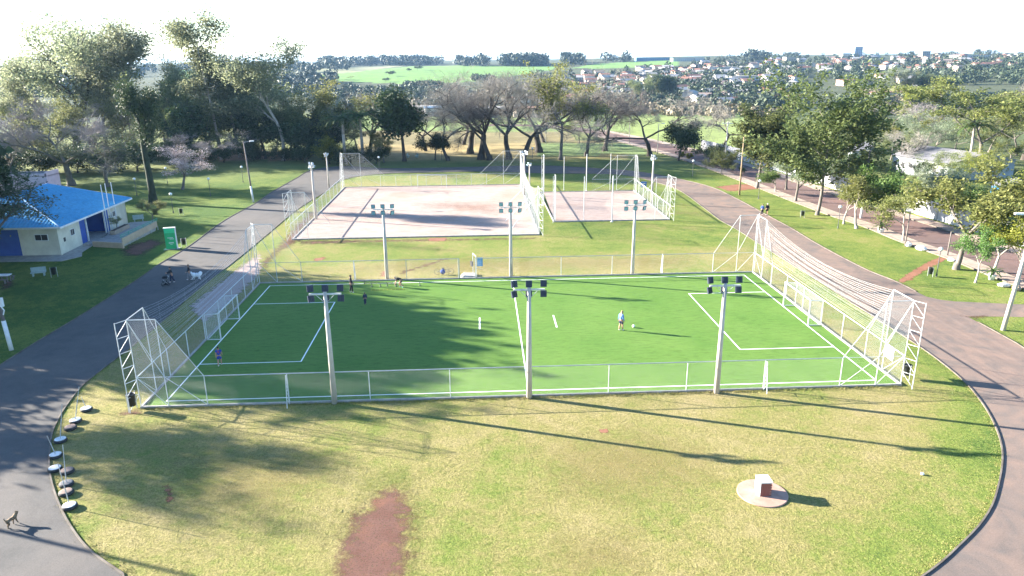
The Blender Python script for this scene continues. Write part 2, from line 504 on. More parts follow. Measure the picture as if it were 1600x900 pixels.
# ---------- soft-edged patches (bare soil, weeds) laid on the lawn
def soft(name, poly, z, mat, step=0.35, margin=1.0):
    poly = np.asarray(poly, float)[:, :2]
    x0, y0 = poly.min(0) - margin; x1, y1 = poly.max(0) + margin
    nx, ny = int((x1 - x0) / step) + 2, int((y1 - y0) / step) + 2
    X, Y = np.meshgrid(np.linspace(x0, x1, nx), np.linspace(y0, y1, ny))
    sd = segdist(poly, X, Y) * np.where(inside(poly, X, Y), 1, -1) / margin
    i = np.arange(ny - 1)[:, None] * nx + np.arange(nx - 1)[None]
    F = np.stack([i, i + 1, i + 1 + nx, i + nx], -1).reshape(-1, 4)
    keep = (sd.ravel()[F] > -1.0).any(1)
    F = F[keep]
    used, inv = np.unique(F, return_inverse=True)
    V = np.column_stack([X.ravel(), Y.ravel(), np.full(X.size, z)])[used]
    mb = MB(); mb.add(V, inv.reshape(-1, 4))
    me = mb.mesh(name, mat)
    fa = me.attributes.new("edge", 'FLOAT', 'POINT'); fa.data.foreach_set("value", sd.ravel()[used].astype(np.float32))
    return structure(meshobj(name, me))
def mat_soft(name, stops, scale, rough=0.95, esc=1.6, spots=0.0, fine=14.0, soft=False, slope=3.5):
    mt, t, bs = nodes(name)
    n = noise(t, scale, 6, 0.7); e = noise(t, esc, 6, 0.72); f = noise(t, fine, 3, 0.7)
    c = mix(t, 1.0, ramp(t, n, stops), ramp(t, f, [(0.3, 0.75), (0.7, 1.18)]), 'MULTIPLY')
    t.links.new(c, bs.inputs['Base Color'])
    a = math_(t, 'ADD', attr(t, "edge").outputs['Fac'], math_(t, 'MULTIPLY', math_(t, 'SUBTRACT', e, 0.5), 3.2 + spots))
    a = math_(t, 'MULTIPLY', math_(t, 'ADD', a, 0.05), 0.45 if soft else slope, True)
    if slope < 2: a = math_(t, 'MULTIPLY', a, ramp(t, noise(t, 9.0, 4, 0.75), [(0.30, 0.45), (0.5, 1.0)]))
    if soft: a = math_(t, 'MULTIPLY', a, ramp(t, f, [(0.35, 0.2), (0.65, 0.9)]))
    t.links.new(a, bs.inputs['Alpha'])
    bs.inputs['Roughness'].default_value = rough
    bs.inputs['Specular IOR Level'].default_value = 0.15
    bump(t, bs, f, 0.4, 0.04)
    return mt
DIRT = mat_soft("red_dirt", esc=1.3, spots=1.8, slope=0.7, stops= [(0.3, (0.12, 0.054, 0.036)), (0.5, (0.145, 0.078, 0.06)), (0.72, (0.21, 0.10, 0.065))], scale=0.5)
DIRT2 = mat_soft("bright_red_dirt", [(0.3, (0.20, 0.085, 0.05)), (0.7, (0.28, 0.14, 0.09))], 0.6)
PINK = mat_soft("pale_grit", [(0.3, (0.36, 0.27, 0.235)), (0.6, (0.40, 0.31, 0.275)), (0.75, (0.31, 0.15, 0.095))], 0.3)
WEED = mat_soft("clover", [(0.3, (0.115, 0.17, 0.035)), (0.7, (0.20, 0.225, 0.055))], 1.5, esc=2.2, soft=True)
STRAW = mat_soft("straw_grass", [(0.3, (0.25, 0.215, 0.075)), (0.7, (0.31, 0.24, 0.105))], 1.0, esc=1.3, soft=True)
P = lambda L: [gp(*p) for p in L]
soft("dirt_patch", P([(530, 838), (548, 808), (572, 785), (592, 766), (618, 754), (636, 768), (649, 785), (648, 835), (640, 905), (634, 960), (500, 960), (515, 890)]), 0.006, DIRT, 0.2, 0.7)
soft("weed_patch", P([(560, 748), (600, 728), (645, 726), (655, 752), (640, 765), (610, 752), (580, 775), (560, 790), (548, 770)]), 0.004, WEED, 0.2, 0.8)
soft("dirt_path", P([(405, 412), (432, 386), (460, 352), (485, 330), (500, 330), (475, 360), (470, 378), (440, 392), (412, 425)]), 0.006, DIRT, 0.3, 0.8)
soft("grit_strip", P([(296, 478), (345, 440), (385, 410), (407, 396), (408, 425), (396, 438), (352, 478), (318, 505)]), 0.005, PINK, 0.3, 1.0)
soft("dirt_patch", P([(462, 376), (838, 371), (838, 374), (640, 378), (560, 379), (470, 383)]), 0.006, DIRT, 0.3, 0.9)
soft("dirt_patch", P([(668, 372), (698, 371), (696, 377), (670, 377)]), 0.008, DIRT2, 0.3, 0.6)
soft("dirt_patch", P([(488, 405), (505, 401), (510, 405), (494, 409)]), 0.006, DIRT2, 0.25, 0.6)
soft("dirt_patch", P([(596, 424), (604, 422), (606, 432), (595, 432)]), 0.006, DIRT2, 0.25, 0.5)
soft("dirt_track", P([(620, 426), (660, 414), (700, 402), (702, 405), (665, 417), (625, 429)]), 0.005, DIRT, 0.25, 0.5)
soft("dirt_patch", P([(1118, 292), (1150, 288), (1205, 287), (1200, 294), (1140, 299)]), 0.006, DIRT2, 0.35, 1.0)
soft("dirt_path", P([(1403, 438), (1424, 424), (1450, 409), (1468, 402), (1485, 403), (1470, 410), (1445, 423), (1424, 437), (1409, 442)]), 0.008, DIRT2, 0.25, 0.45)
soft("dirt_patch", P([(1500, 494), (1540, 491), (1550, 494), (1520, 500)]), 0.016, DIRT, 0.3, 0.7)
soft("dirt_patch", P([(935, 671), (950, 669), (953, 675), (938, 677)]), 0.006, DIRT2, 0.12, 0.25)
soft("dirt_patch", P([(185, 393), (200, 382), (238, 372), (262, 378), (225, 400), (195, 402)]), 0.006, DIRT, 0.3, 0.9)
soft("dirt_patch", P([(185, 640), (222, 638), (226, 648), (190, 650)]), 0.005, DIRT, 0.2, 0.5)
soft("dirt_patch", P([(0, 440), (22, 436), (28, 445), (10, 452), (0, 455)]), 0.005, DIRT, 0.3, 0.6)
soft("dirt_patch", P([(255, 760), (262, 758), (275, 780), (262, 785)]), 0.005, DIRT2, 0.12, 0.35)
soft("straw_patch", P([(240, 690), (420, 700), (540, 690), (530, 760), (420, 830), (280, 800)]), 0.003, STRAW, 0.4, 2.4)
soft("straw_patch", P([(830, 690), (1000, 660), (1120, 700), (1150, 760), (1000, 800), (850, 790)]), 0.003, STRAW, 0.4, 2.4)
soft("straw_patch", P([(500, 425), (640, 400), (1100, 395), (1090, 420), (700, 430)]), 0.003, STRAW, 0.5, 2.4)
soft("straw_patch", P([(840, 840), (1000, 820), (1040, 900), (860, 930)]), 0.003, STRAW, 0.3, 1.6)
# old trench seams across the lawn
def seam(name, px, wd, mat, z=0.007):
    L = smooth_line([gp(*p)[:2] for p in px], 40)
    t = np.gradient(L, axis=0); t /= np.linalg.norm(t, axis=1, keepdims=True)
    n = np.column_stack([-t[:, 1], t[:, 0]])
    j = RNG.normal(0, 0.035, (40, 1))
    poly = np.vstack([L + n * (wd / 2 + j), (L - n * (wd / 2 + j))[::-1]])
    return soft(name, poly, z, mat, 0.10, 0.30)
GROOVE = mat_soft("dark_soil", [(0.3, (0.075, 0.08, 0.03)), (0.7, (0.12, 0.12, 0.04))], 2.0, esc=0.8, soft=True)  # seam tone, darker than the lawn on both sides
seam("soil_groove", [(551, 700), (541, 740), (528, 785), (512, 835), (498, 880)], 0.26, GROOVE)
seam("soil_groove", [(826, 690), (832, 730), (836, 780), (838, 820)], 0.10, WEED)
seam("straw_seam", [(664, 705), (658, 750), (652, 800), (648, 860), (643, 900)], 0.10, STRAW, 0.009)

# ---------- pitch turf, sand courts
def mat_turf():
    mt, t, bs = nodes("artificial_turf")
    a = noise(t, 0.18, 5, 0.6); b = noise(t, 2.2, 5, 0.75, stretch=(0.45, 1.6, 1)); f = noise(t, 22.0, 3, 0.7)
    c = ramp(t, a, [(0.3, (0.090, 0.178, 0.035)), (0.7, (0.124, 0.212, 0.047))])
    c = mix(t, 1.0, c, ramp(t, b, [(0.3, 0.66), (0.48, 1.0), (0.75, 1.15)]), 'MULTIPLY')
    c = mix(t, 1.0, c, ramp(t, f, [(0.3, 0.8), (0.7, 1.15)]), 'MULTIPLY')
    t.links.new(c, bs.inputs['Base Color'])
    bs.inputs['Roughness'].default_value = 0.75
    bs.inputs['Specular IOR Level'].default_value = 0.08
    bump(t, bs, math_(t, 'ADD', b, f), 0.35, 0.03)
    return mt
TX, TY0, TY1 = 27.0, -0.85, 28.75
sheet("turf_pitch", [(-TX, TY0), (TX, TY0), (TX, TY1), (-TX, TY1)], 0.03, mat_turf())
LINE = flat("line_paint", (0.86, 0.88, 0.84), (0.66, 0.74, 0.64), 9.0, 0.8, src='pos', contrast=(0.45, 0.8))
PL = [gp(470, 566), gp(523, 473)]; PR = [gp(1157, 546), gp(1075, 459)]
lx = (PL[0][0] + PL[1][0]) / 2; rx = (PR[0][0] + PR[1][0]) / 2
ly0, ly1 = (PL[0][1] + PR[0][1]) / 2, (PL[1][1] + PR[1][1]) / 2
FX, FW = 25.75, 27.8
mb = MB(); LW = 0.11; zz = 0.038
def seg(x0, y0, x1, y1, wd=LW):
    d = unit((x1 - x0, y1 - y0, 0)); n = np.array([-d[1], d[0], 0]) * wd / 2
    a, b = np.array([x0, y0, zz]), np.array([x1, y1, zz])
    mb.add([a - n, b - n, b + n, a + n], [(0, 1, 2, 3)])
h = LW / 2
seg(-FX - h, 0, FX + h, 0); seg(-FX - h, FW, FX + h, FW)
for sx in (-FX, FX): seg(sx, h, sx, FW - h)
c0, c1 = gp(800.5, 438), gp(826, 611)
seg(c1[0], h, c0[0], FW - h)
seg(-FX + h, ly0, lx + h, ly0); seg(-FX + h, ly1, lx + h, ly1); seg(lx, ly0 + h, lx, ly1 - h)
seg(FX - h, ly0, rx - h, ly0); seg(FX - h, ly1, rx - h, ly1); seg(rx, ly0 + h, rx, ly1 - h)
a, b = gp(749.5, 515), gp(749.5, 497); seg(a[0], a[1], b[0], b[1], 0.14)
a, b = gp(870, 512), gp(864.5, 493); seg(a[0], a[1], b[0], b[1], 0.14)
structure(mb.build("pitch_markings", LINE))

def mat_sand(name, red):
    mt, t, bs = nodes(name)
    a = noise(t, 0.10, 5, 0.6, 0.5); b = noise(t, 1.1, 6, 0.75, stretch=(0.5, 1.4, 1)); f = noise(t, 10.0, 4, 0.7)
    c = ramp(t, b, [(0.3, (0.27, 0.195, 0.16)), (0.48, (0.345, 0.262, 0.222)), (0.65, (0.39, 0.305, 0.265))])
    c = mix(t, ramp(t, a, [(0.50, 0.0), (0.68, 0.75)]), c, red)
    c = mix(t, 1.0, c, ramp(t, f, [(0.3, 0.82), (0.7, 1.1)]), 'MULTIPLY')
    t.links.new(c, bs.inputs['Base Color'])
    bs.inputs['Roughness'].default_value = 0.95
    bump(t, bs, math_(t, 'ADD', b, f), 0.5, 0.08)
    return mt
SAND = mat_sand("court_sand", (0.30, 0.185, 0.13))
sheet("sand_court", [(-28.2, 49.2), (4.8, 49.2), (4.8, 91.0), (-28.2, 91.0)], 0.06, SAND)
sheet("sand_court", [(7.9, 57.2), (24.8, 57.2), (24.8, 82.0), (8.6, 82.0)], 0.06, SAND)
CONC = flat("concrete", (0.40, 0.38, 0.35), (0.27, 0.25, 0.235), 2.0, 0.9, bmp=0.3, src='pos')
def ringwall(name, x0, y0, x1, y1, h, wd, mat):
    for (ax, ay, bx, by) in ((x0, y0, x1, y0), (x1, y0, x1, y1), (x1, y1, x0, y1), (x0, y1, x0, y0)):
        MBk = MB(); d = unit((bx - ax, by - ay, 0))
        cx, cy = (ax + bx) / 2, (ay + by) / 2
        L = math.hypot(bx - ax, by - ay) - (wd if abs(d[1]) > 0.5 else -wd)
        MBk.box((cx, cy, h / 2), (L, wd, h), math.atan2(d[1], d[0]))
        structure(MBk.build(name, mat))
ringwall("court_kerb", -28.28, 49.12, 4.88, 91.08, 0.16, 0.14, CONC)
ringwall("court_kerb", 7.8, 57.1, 24.9, 82.1, 0.16, 0.14, CONC)
ringwall("pitch_kerb", -27.1, -0.92, 27.1, 28.85, 0.14, 0.13, CONC)
SREDS = mat_soft("red_sand", [(0.3, (0.30, 0.19, 0.14)), (0.7, (0.36, 0.25, 0.20))], 0.4, esc=0.7, soft=True)
soft("red_sand_patch", P([(640, 318), (700, 314), (790, 318), (800, 336), (760, 338), (700, 330), (655, 328)]), 0.068, SREDS, 0.4, 3.0)

# ---------- street on the right, its pavement
ST_C = [(760, 196), (850, 197.5), (893, 202), (945, 212), (995, 223), (1060, 240), (1130, 262), (1200, 287), (1265, 311), (1330, 334), (1390, 353), (1450, 376), (1530, 403), (1620, 437), (1800, 500)]
stc = smooth_line([gp(*p)[:2] for p in ST_C], 160)
t_ = np.gradient(stc, axis=0); t_ /= np.linalg.norm(t_, axis=1, keepdims=True); n_ = np.column_stack([-t_[:, 1], t_[:, 0]])
n_ *= np.sign(n_[:, :1] * 1.0 + 1e-9)          # +n points to the far (right) side
strip("street", stc - n_ * 1.6, stc + n_ * 5.6, 0.010, STREET)
PAVE = flat("pavement_concrete", (0.37, 0.29, 0.235), (0.28, 0.20, 0.155), 1.2, 0.92, bmp=0.3, src='pos')
sl_ = slice(40, 160)
pav = strip("pavement", (stc - n_ * 3.9)[sl_], (stc - n_ * 1.75)[sl_], 0.10, PAVE)
kerb("kerb", (stc - n_ * 1.68)[sl_], 0.14, 0.12)
kerb("kerb", (stc - n_ * 3.97)[sl_], 0.12, 0.16)
kerb("kerb", (stc + n_ * 5.7)[30:], 0.14, 0.14)
strip("pavement", (stc + n_ * 5.8)[30:], (stc + n_ * 8.0)[30:], 0.11, PAVE)
# round concrete plinth base
pc = gp(1191, 771)
mb = MB(); mb.lathe([(1.36, 0.0), (1.36, 0.05), (1.33, 0.06)], 40, (pc[0], pc[1], 0))
structure(mb.build("plinth_pad", flat("pad_mortar", (0.42, 0.27, 0.21), (0.33, 0.19, 0.14), 1.6, 0.92, bmp=0.3, src='pos')))

# ---------- real blades: tufts over the near lawn, ragged along the kerb and the bare soil
def tufts(name, XY, h, spread, blades, mat, label, seed):
    r_ = np.random.default_rng(seed); K = len(XY)
    B = np.repeat(np.column_stack([XY, np.zeros(K)]), blades, 0); n = len(B)
    B[:, :2] += r_.normal(0, spread, (n, 2))
    a = r_.uniform(0, 6.283, n); hh = h * r_.uniform(0.5, 1.4, n); ln = r_.uniform(0.2, 0.9, n) * hh
    d = np.column_stack([np.cos(a), np.sin(a), np.zeros(n)]); sd = np.column_stack([-np.sin(a), np.cos(a), np.zeros(n)]) * (0.006 + 0.12 * hh)[:, None]
    tip = B + d * ln[:, None]; tip[:, 2] = hh
    V = np.stack([B - sd, B + sd, tip], 1).reshape(-1, 3)
    mb = MB(); mb.add(V, np.arange(n * 3).reshape(-1, 3))
    o = mb.build(name, mat); tag(o, label, None, None, 'stuff'); return o
def mat_blade():
    mt, t, bs = nodes("grass_blade")
    g = N(t, "ShaderNodeNewGeometry"); big = noise(t, 0.12, 5, 0.6)
    c1 = ramp(t, g.outputs['Random Per Island'], [(0.0, (0.14, 0.19, 0.035)), (0.6, (0.23, 0.235, 0.055)), (1.0, (0.32, 0.27, 0.10))])
    c2 = ramp(t, g.outputs['Random Per Island'], [(0.0, (0.20, 0.20, 0.045)), (0.5, (0.29, 0.25, 0.08)), (1.0, (0.38, 0.30, 0.13))])
    t.links.new(mix(t, ramp(t, big, [(0.4, 0.0), (0.6, 1.0)]), c1, c2), bs.inputs['Base Color']); bs.inputs['Roughness'].default_value = 0.8
    return mt
BLADE = mat_blade()
tr_ = np.random.default_rng(77)
xy = np.column_stack([tr_.uniform(-30, 34, 42000), tr_.uniform(-28, -1.2, 42000)])
ok = inside(inner_l, xy[:, 0], xy[:, 1]) & ~inside(np.array(P([(530, 838), (548, 808), (572, 785), (592, 766), (618, 754), (636, 768), (649, 785), (648, 835), (640, 905), (634, 960), (500, 960), (515, 890)]))[:, :2], xy[:, 0], xy[:, 1]) & (np.hypot(xy[:, 0] - pc[0], xy[:, 1] - pc[1]) > 1.5)
dens = 0.35 + 0.65 * (np.sin(xy[:, 0] * 0.9) * np.cos(xy[:, 1] * 1.1 + xy[:, 0] * 0.3) > -0.1)
ok &= tr_.random(len(xy)) < dens
tufts("lawn_tufts", xy[ok], 0.032, 0.09, 4, BLADE, "short tufts of grass over the near lawn", 1)
L = inner_l[(inner_l[:, 1] < 20)]
e = np.repeat(L, 14, 0) + tr_.normal(0, 0.16, (len(L) * 14, 2)); cen = np.array([0.0, 2.0]); dv = cen - e; e += dv / np.linalg.norm(dv, axis=1, keepdims=True) * 0.22
tufts("kerb_grass", e, 0.05, 0.08, 5, BLADE, "ragged grass along the inner kerb", 2)
dp = np.array(P([(530, 838), (548, 808), (572, 785), (592, 766), (618, 754), (636, 768), (649, 785), (648, 835), (640, 905)]))[:, :2]
dl = smooth_line(dp, 120); dl = np.repeat(dl, 9, 0) + tr_.normal(0, 0.22, (1080, 2))
tufts("soil_edge_grass", dl, 0.03, 0.16, 4, BLADE, "grass tufts creeping over the edge of the bare soil", 3)
fy = np.concatenate([np.column_stack([tr_.uniform(-27, 27, 1500), tr_.normal(-1.15, 0.10, 1500)]), np.column_stack([tr_.uniform(-27, 27, 1500), tr_.normal(29.15, 0.15, 1500)])])
tufts("fence_grass", fy, 0.10, 0.07, 5, BLADE, "taller grass along the feet of the pitch fences", 4)
# ================================================================ FENCES, CAGES, GOALS, POLES
WHITE = flat("white_steel", (0.66, 0.67, 0.66), (0.46, 0.47, 0.46), 3.0, 0.5)
GALV = flat("galvanised_steel", (0.50, 0.52, 0.53), (0.36, 0.38, 0.39), 3.0, 0.45, 0.3)
WIRE = flat("galvanised_wire", (0.46, 0.48, 0.48), (0.36, 0.38, 0.38), 4.0, 0.5)
CORD = flat("white_cord", (0.62, 0.62, 0.60), (0.5, 0.5, 0.49), 4.0, 0.7)

def clip_lines(poly, spacing):
    """the two families of 45 degree wires inside a convex polygon (s, z)"""
    poly = np.asarray(poly, float)
    area = 0.5 * np.sum(poly[:, 0] * np.roll(poly[:, 1], -1) - np.roll(poly[:, 0], -1) * poly[:, 1])
    if area < 0: poly = poly[::-1]
    out = []
    for sg in (1, -1):
        d = np.array([1.0, sg]) / math.sqrt(2); nn = np.array([-sg, 1.0]) / math.sqrt(2)
        pr = poly @ nn
        c = np.arange(pr.min() + spacing * 0.3, pr.max(), spacing)
        t0 = np.full(len(c), -1e9); t1 = np.full(len(c), 1e9)
        for i in range(len(poly)):
            a, b = poly[i], poly[(i + 1) % len(poly)]
            e = b - a; inn = np.array([-e[1], e[0]])
            den = d @ inn
            num = (a @ inn) - c * (nn @ inn)
            if abs(den) < 1e-9: continue
            t = num / den
            if den > 0: t0 = np.maximum(t0, t)
            else: t1 = np.minimum(t1, t)
        ok = t1 > t0 + 0.02
        A = c[ok, None] * nn + t0[ok, None] * d; B = c[ok, None] * nn + t1[ok, None] * d
        out.append((A, B))
    return np.vstack([o[0] for o in out]), np.vstack([o[1] for o in out])
def wire_panel(mb, origin, dirv, poly, spacing=0.09, r=0.0011):
    A, B = clip_lines(poly, spacing)
    o = np.asarray(origin, float); d = np.asarray(dirv, float)
    P0 = o + A[:, :1] * d + A[:, 1:] * np.array([0, 0, 1.0]); P1 = o + B[:, :1] * d + B[:, 1:] * np.array([0, 0, 1.0])
    mb.tubes(P0, P1, r, r, 3)
def V3(p, z): return np.array([p[0], p[1], z], float)

def corner(par, C, ix, iy, H=6.5, fh=2.3, b=1.9, c=2.6, mats=WHITE, mesh=True, br=True, spacing=0.09, out=True, wr=0.0016, long_side=True):
    """lattice corner tower with its raised wire bays along both sides"""
    C = np.array([C[0], C[1], 0.0]); ix = np.array([ix[0], ix[1], 0.0]); iy = np.array([iy[0], iy[1], 0.0])
    O = C - ix * 0.45 - iy * 0.72
    z = lambda p, h: V3(p, h)
    R1, R2 = 0.031, 0.021
    bar("post", par, z(C, 0), z(C, H), R1, mats)
    if out:
        bar("post", par, z(O, 0), z(O, H + 0.05), R1, mats)
        k = 6
        for i in range(k):
            za, zb = H * (i + 0.12) / k, H * (i + 1) / k
            bar("rung", par, z(C, zb), z(O, zb), R2, mats)
            bar("lacing", par, z(O, za), z(C, zb - 0.06), R2, mats)
    E, E2 = C + iy * c, C + iy * 2 * c
    S, S2 = C + ix * b, C + ix * 2.4 * b
    bar("post", par, z(E, 0), z(E, H), R1, mats)
    bar("rail", par, z(C, H), z(E, H), R1, mats)
    bar("brace", par, z(E, H), z(E2, fh), R2, mats)
    bar("brace", par, z(C, H - 0.05), z(E, fh), R2, mats)
    bar("brace", par, z(C, fh), z(E, 0.1), R2, mats)
    if long_side:
        bar("post", par, z(S, 0), z(S, H), R1, mats)
        bar("rail", par, z(C, H), z(S, H), R1, mats)
        bar("rail", par, z(C, fh), z(S2, fh), R2, mats)
        bar("brace", par, z(S, H), z(S2, fh), R2, mats)
        bar("brace", par, z(C, H - 0.05), z(S, fh), R2, mats)
        if br:
            bar("brace", par, z(C, fh), z(S, 0.1), R2, mats)
            bar("brace", par, z(S, fh), z(S2, 0.1), R2, mats)
    if mesh:
        mb = MB()
        wire_panel(mb, C, iy, [(0, 0.1), (2 * c, 0.1), (2 * c, fh), (c, H), (0, H)], spacing, wr)
        if long_side: wire_panel(mb, C, ix, [(0, 0.1), (2.4 * b, 0.1), (2.4 * b, fh), (b, H), (0, H)], spacing, wr)
        stuff(mb.build("wire_mesh", WIRE, par))

PX, PY0, PY1, FH = 27.1, -0.92, 28.85, 2.3
def end_cage(sx, label):
    root = thing("ball_stop_cage", label, "fence", (sx * PX, 14, 0), 0, "ball stop cages behind the pitch goals")
    x = sx * PX
    corner(root, (x, PY0), (-sx, 0), (0, 1)); corner(root, (x, PY1), (-sx, 0), (0, -1))
    y0, y1 = PY0 + 5.2, PY1 - 5.2
    bar("rail", root, (x, PY0, FH), (x, PY1, FH), 0.035, WHITE)
    k = 5
    for i in range(k + 1):
        y = y0 + (y1 - y0) * i / k
        bar("post", root, (x, y, 0), (x, y, FH - 0.04), 0.036, WHITE)
    mb = MB(); wire_panel(mb, (x, y0, 0), (0, 1, 0), [(0, 0.1), (y1 - y0, 0.1), (y1 - y0, FH), (0, FH)])
    stuff(mb.build("wire_mesh", WIRE, root))
    # slack cords of the high net between the towers
    mb = MB(); ya, yb = PY0 + 2.6, PY1 - 2.6
    t = np.linspace(0, 1, 15)
    n = 22
    for q in range(n):
        f = (q + 1) / n
        z0 = FH + 0.05 + (6.45 - FH - 0.05) * f
        sag = (1.0 * f + 0.05 * math.sin(q * 2.1)) * 4 * t * (1 - t)
        zz_ = np.maximum(z0 - sag, FH + 0.03)
        pts = np.column_stack([np.full(15, x) + 0.05 * np.sin(q * 1.7 + t * 3), ya + (yb - ya) * t, zz_])
        mb.path(pts, 0.0062, 3)
    for f in np.linspace(0.1, 0.9, 9):
        zt = 6.45 - 1.0 * 4 * f * (1 - f)
        mb.bar((x, ya + (yb - ya) * f, FH), (x, ya + (yb - ya) * f, zt), 0.003, 0.003, 3)
    stuff(mb.build("net_cord", CORD, root))
    return root
cl = end_cage(-1, "white steel cage with high slack net behind the shaded left goal")
cr = end_cage(1, "white steel cage with slack net and small white board behind the right goal")
# small white board fixed in the right cage
b0 = (PX - 0.06, 0.95, 1.85)
mb = MB(); mb.box(b0, (0.03, 1.15, 1.0)); mb.build("board", flat("white_board", (0.85, 0.85, 0.84), (0.78, 0.78, 0.78), 2, 0.5), cr)

def side_fence(y, label, gate=None, outd=-1):
    root = thing("chain_link_fence", label, "fence", (0, y, 0), 0, "chain link fences along the pitch touchlines")
    xa = -PX + 1.9 * 2.4; xb = -xa
    n = 8; xs = np.linspace(xa, xb, n + 1)
    for i, x in enumerate(xs):
        bar("post", root, (x, y, 0), (x, y, FH - 0.03), 0.034, WHITE)
        if i in (1, 7):
            bu = [(x, y + outd * 0.12), (x, y + outd * 0.75)]
            bar("buttress_post", root, V3(bu[0], 0), V3(bu[0], 2.2), 0.03, WHITE)
            bar("buttress_post", root, V3(bu[1], 0), V3((x, y + outd * 0.30), 2.3), 0.03, WHITE)
            for q in range(4):
                za, zb = 0.1 + q * 0.53, 0.1 + (q + 1) * 0.53
                f = lambda zq: V3((x, y + outd * (0.75 - 0.45 * zq / 2.3)), zq)
                bar("buttress_lacing", root, V3(bu[0], za), f(zb), 0.018, WHITE)
                bar("buttress_rung", root, V3(bu[0], zb), f(zb), 0.018, WHITE)
    segs = [(xa, xb)] if gate is None else [(xa, gate[0]), (gate[1], xb)]
    for a, b in segs:
        bar("rail", root, (a, y, FH), (b, y, FH), 0.034, GALV)
        bar("tension_wire", root, (a, y, 0.16), (b, y, 0.16), 0.01, GALV, 4)
        mb = MB(); wire_panel(mb, (a, y, 0), (1, 0, 0), [(0, 0.12), (b - a, 0.12), (b - a, FH), (0, FH)])
        stuff(mb.build("wire_mesh", WIRE, root))
    if gate:
        for x in gate: bar("post", root, (x, y, 0), (x, y, FH), 0.04, GALV)
    return root
side_fence(PY0, "long chain link fence along the near touchline beside the front floodlight poles")
ga, gb = gp(718, 437)[0], gp(743, 436)[0]
side_fence(PY1, "long chain link fence along the far touchline with a gate by the blue board", (ga, gb), 1)

# gate surround with blue board, and the concrete threshold in the gap
gt = thing("gate_frame", "white gate frame holding a light blue board on the far touchline", "gate", (gb + 0.1, PY1 + 0.25, 0))
gx, gy = gb + 0.1, PY1 + 0.25
for yy in (gy, gy + 1.3): bar("post", gt, (gx - (0 if yy == gy else 0.35), yy, 0), (gx - (0 if yy == gy else 0.35), yy, 2.45), 0.045, WHITE)
bar("rail", gt, (gx, gy, 2.47), (gx - 0.35, gy + 1.3, 2.47), 0.05, WHITE)
mb = MB(); mb.box((gx + 0.42, gy - 0.02, 1.83), (0.62, 0.03, 0.98)); mb.build("board", flat("light_blue_board", (0.17, 0.36, 0.62), (0.14, 0.31, 0.56), 2, 0.6), gt)
bar("rail", gt, (gx, gy, 1.1), (gx + 0.72, gy, 1.0), 0.018, GALV)
mb = MB(); mb.box((gx - 0.5, gy + 0.7, 1.45), (0.10, 0.42, 0.55), 0.5); mb.build("flap", flat("black_cloth", (0.02, 0.02, 0.025), (0.03, 0.03, 0.035), 4, 0.9), gt)
mb = MB(); mb.add([(ga + 0.1, gy - 0.1, 0.0), (gx - 0.1, gy - 0.1, 0.0), (gx - 0.1, gy + 1.5, 0.0), (ga + 0.1, gy + 1.5, 0.0), (ga + 0.5, gy + 0.1, 0.3), (gx - 0.1, gy - 0.0, 0.24), (gx - 0.1, gy + 1.4, 0.24), (ga + 0.5, gy + 1.3, 0.3)],
    [(3, 2, 1, 0), (4, 5, 6, 7), (0, 1, 5, 4), (1, 2, 6, 5), (2, 3, 7, 6), (3, 0, 4, 7)])
tag(mb.build("concrete_step", CONC), "small sloped concrete step in the far touchline gate", "step")

# ---------- goals
def goal(cx, y0, y1, sx, label, depth=1.15, hh=2.4, net=True, mat=WHITE, r=0.06):
    root = thing("football_goal", label, "goal", (cx, (y0 + y1) / 2, 0), 0, None)
    bx = cx + sx * depth
    for y in (y0, y1):
        bar("post", root, (cx, y, 0.0), (cx, y, hh), r, mat, 8)
        bar("base_bar", root, (cx, y, 0.06), (bx, y, 0.06), r * 0.7, mat)
        bar("back_post", root, (bx, y, 0.0), (bx, y, hh - 0.1), r * 0.6, mat)
        bar("top_bar", root, (cx, y, hh), (bx, y, hh - 0.1), r * 0.6, mat)
    bar("crossbar", root, (cx, y0 - r, hh), (cx, y1 + r, hh), r, mat, 8)
    bar("base_bar", root, (bx, y0, 0.06), (bx, y1, 0.06), r * 0.7, mat)
    if net:
        mb = MB(); g = 0.14; rr = 0.004
        ys = np.arange(y0, y1 + 0.01, g); zs = np.arange(0.1, hh - 0.05, g)
        for y in ys: mb.path([(bx, y, 0.08), (bx + sx * 0.10, y, 1.0), (bx, y, hh - 0.1), (cx, y, hh)], rr, 3)
        for zq in zs:
            sw = 0.10 * math.sin(math.pi * zq / hh)
            mb.path([(cx, y0, zq), (cx + sx * depth / 2, y0 + 0.03, zq - 0.06), (bx + sx * sw, y0, zq)], rr, 3)
            mb.path([(bx + sx * sw, y0, zq), (bx + sx * (sw + 0.06), (y0 + y1) / 2, zq - 0.10), (bx + sx * sw, y1, zq)], rr, 3)
            mb.path([(cx, y1, zq), (cx + sx * depth / 2, y1 - 0.03, zq - 0.06), (bx + sx * sw, y1, zq)], rr, 3)
        for q in np.arange(cx, cx + depth, g): mb.path([(cx + sx * (q - cx), y0, hh - 0.02), (cx + sx * (q - cx), (y0 + y1) / 2, hh - 0.12), (cx + sx * (q - cx), y1, hh - 0.02)], rr, 3)
        for q in np.arange(g, depth, g):
            for y in (y0, y1): mb.bar((cx + sx * q, y, 0.08), (cx + sx * q, y, hh - 0.05), rr, rr, 3)
        stuff(mb.build("net", CORD, root))
    return root
goal(-FX - 0.05, 12.0, 17.3, -1, "white football goal on the shaded left goal line, walking child in blue nearby")
goal(FX + 0.05, 11.7, 17.2, 1, "bright white football goal with hanging net on the sunlit right goal line")
q0, q1 = gp(653, 293), gp(698, 293)
gf = thing("sand_court_goal", "plain white goal frame at the far edge of the large sand court", "goal", (q0[0], q0[1], 0))
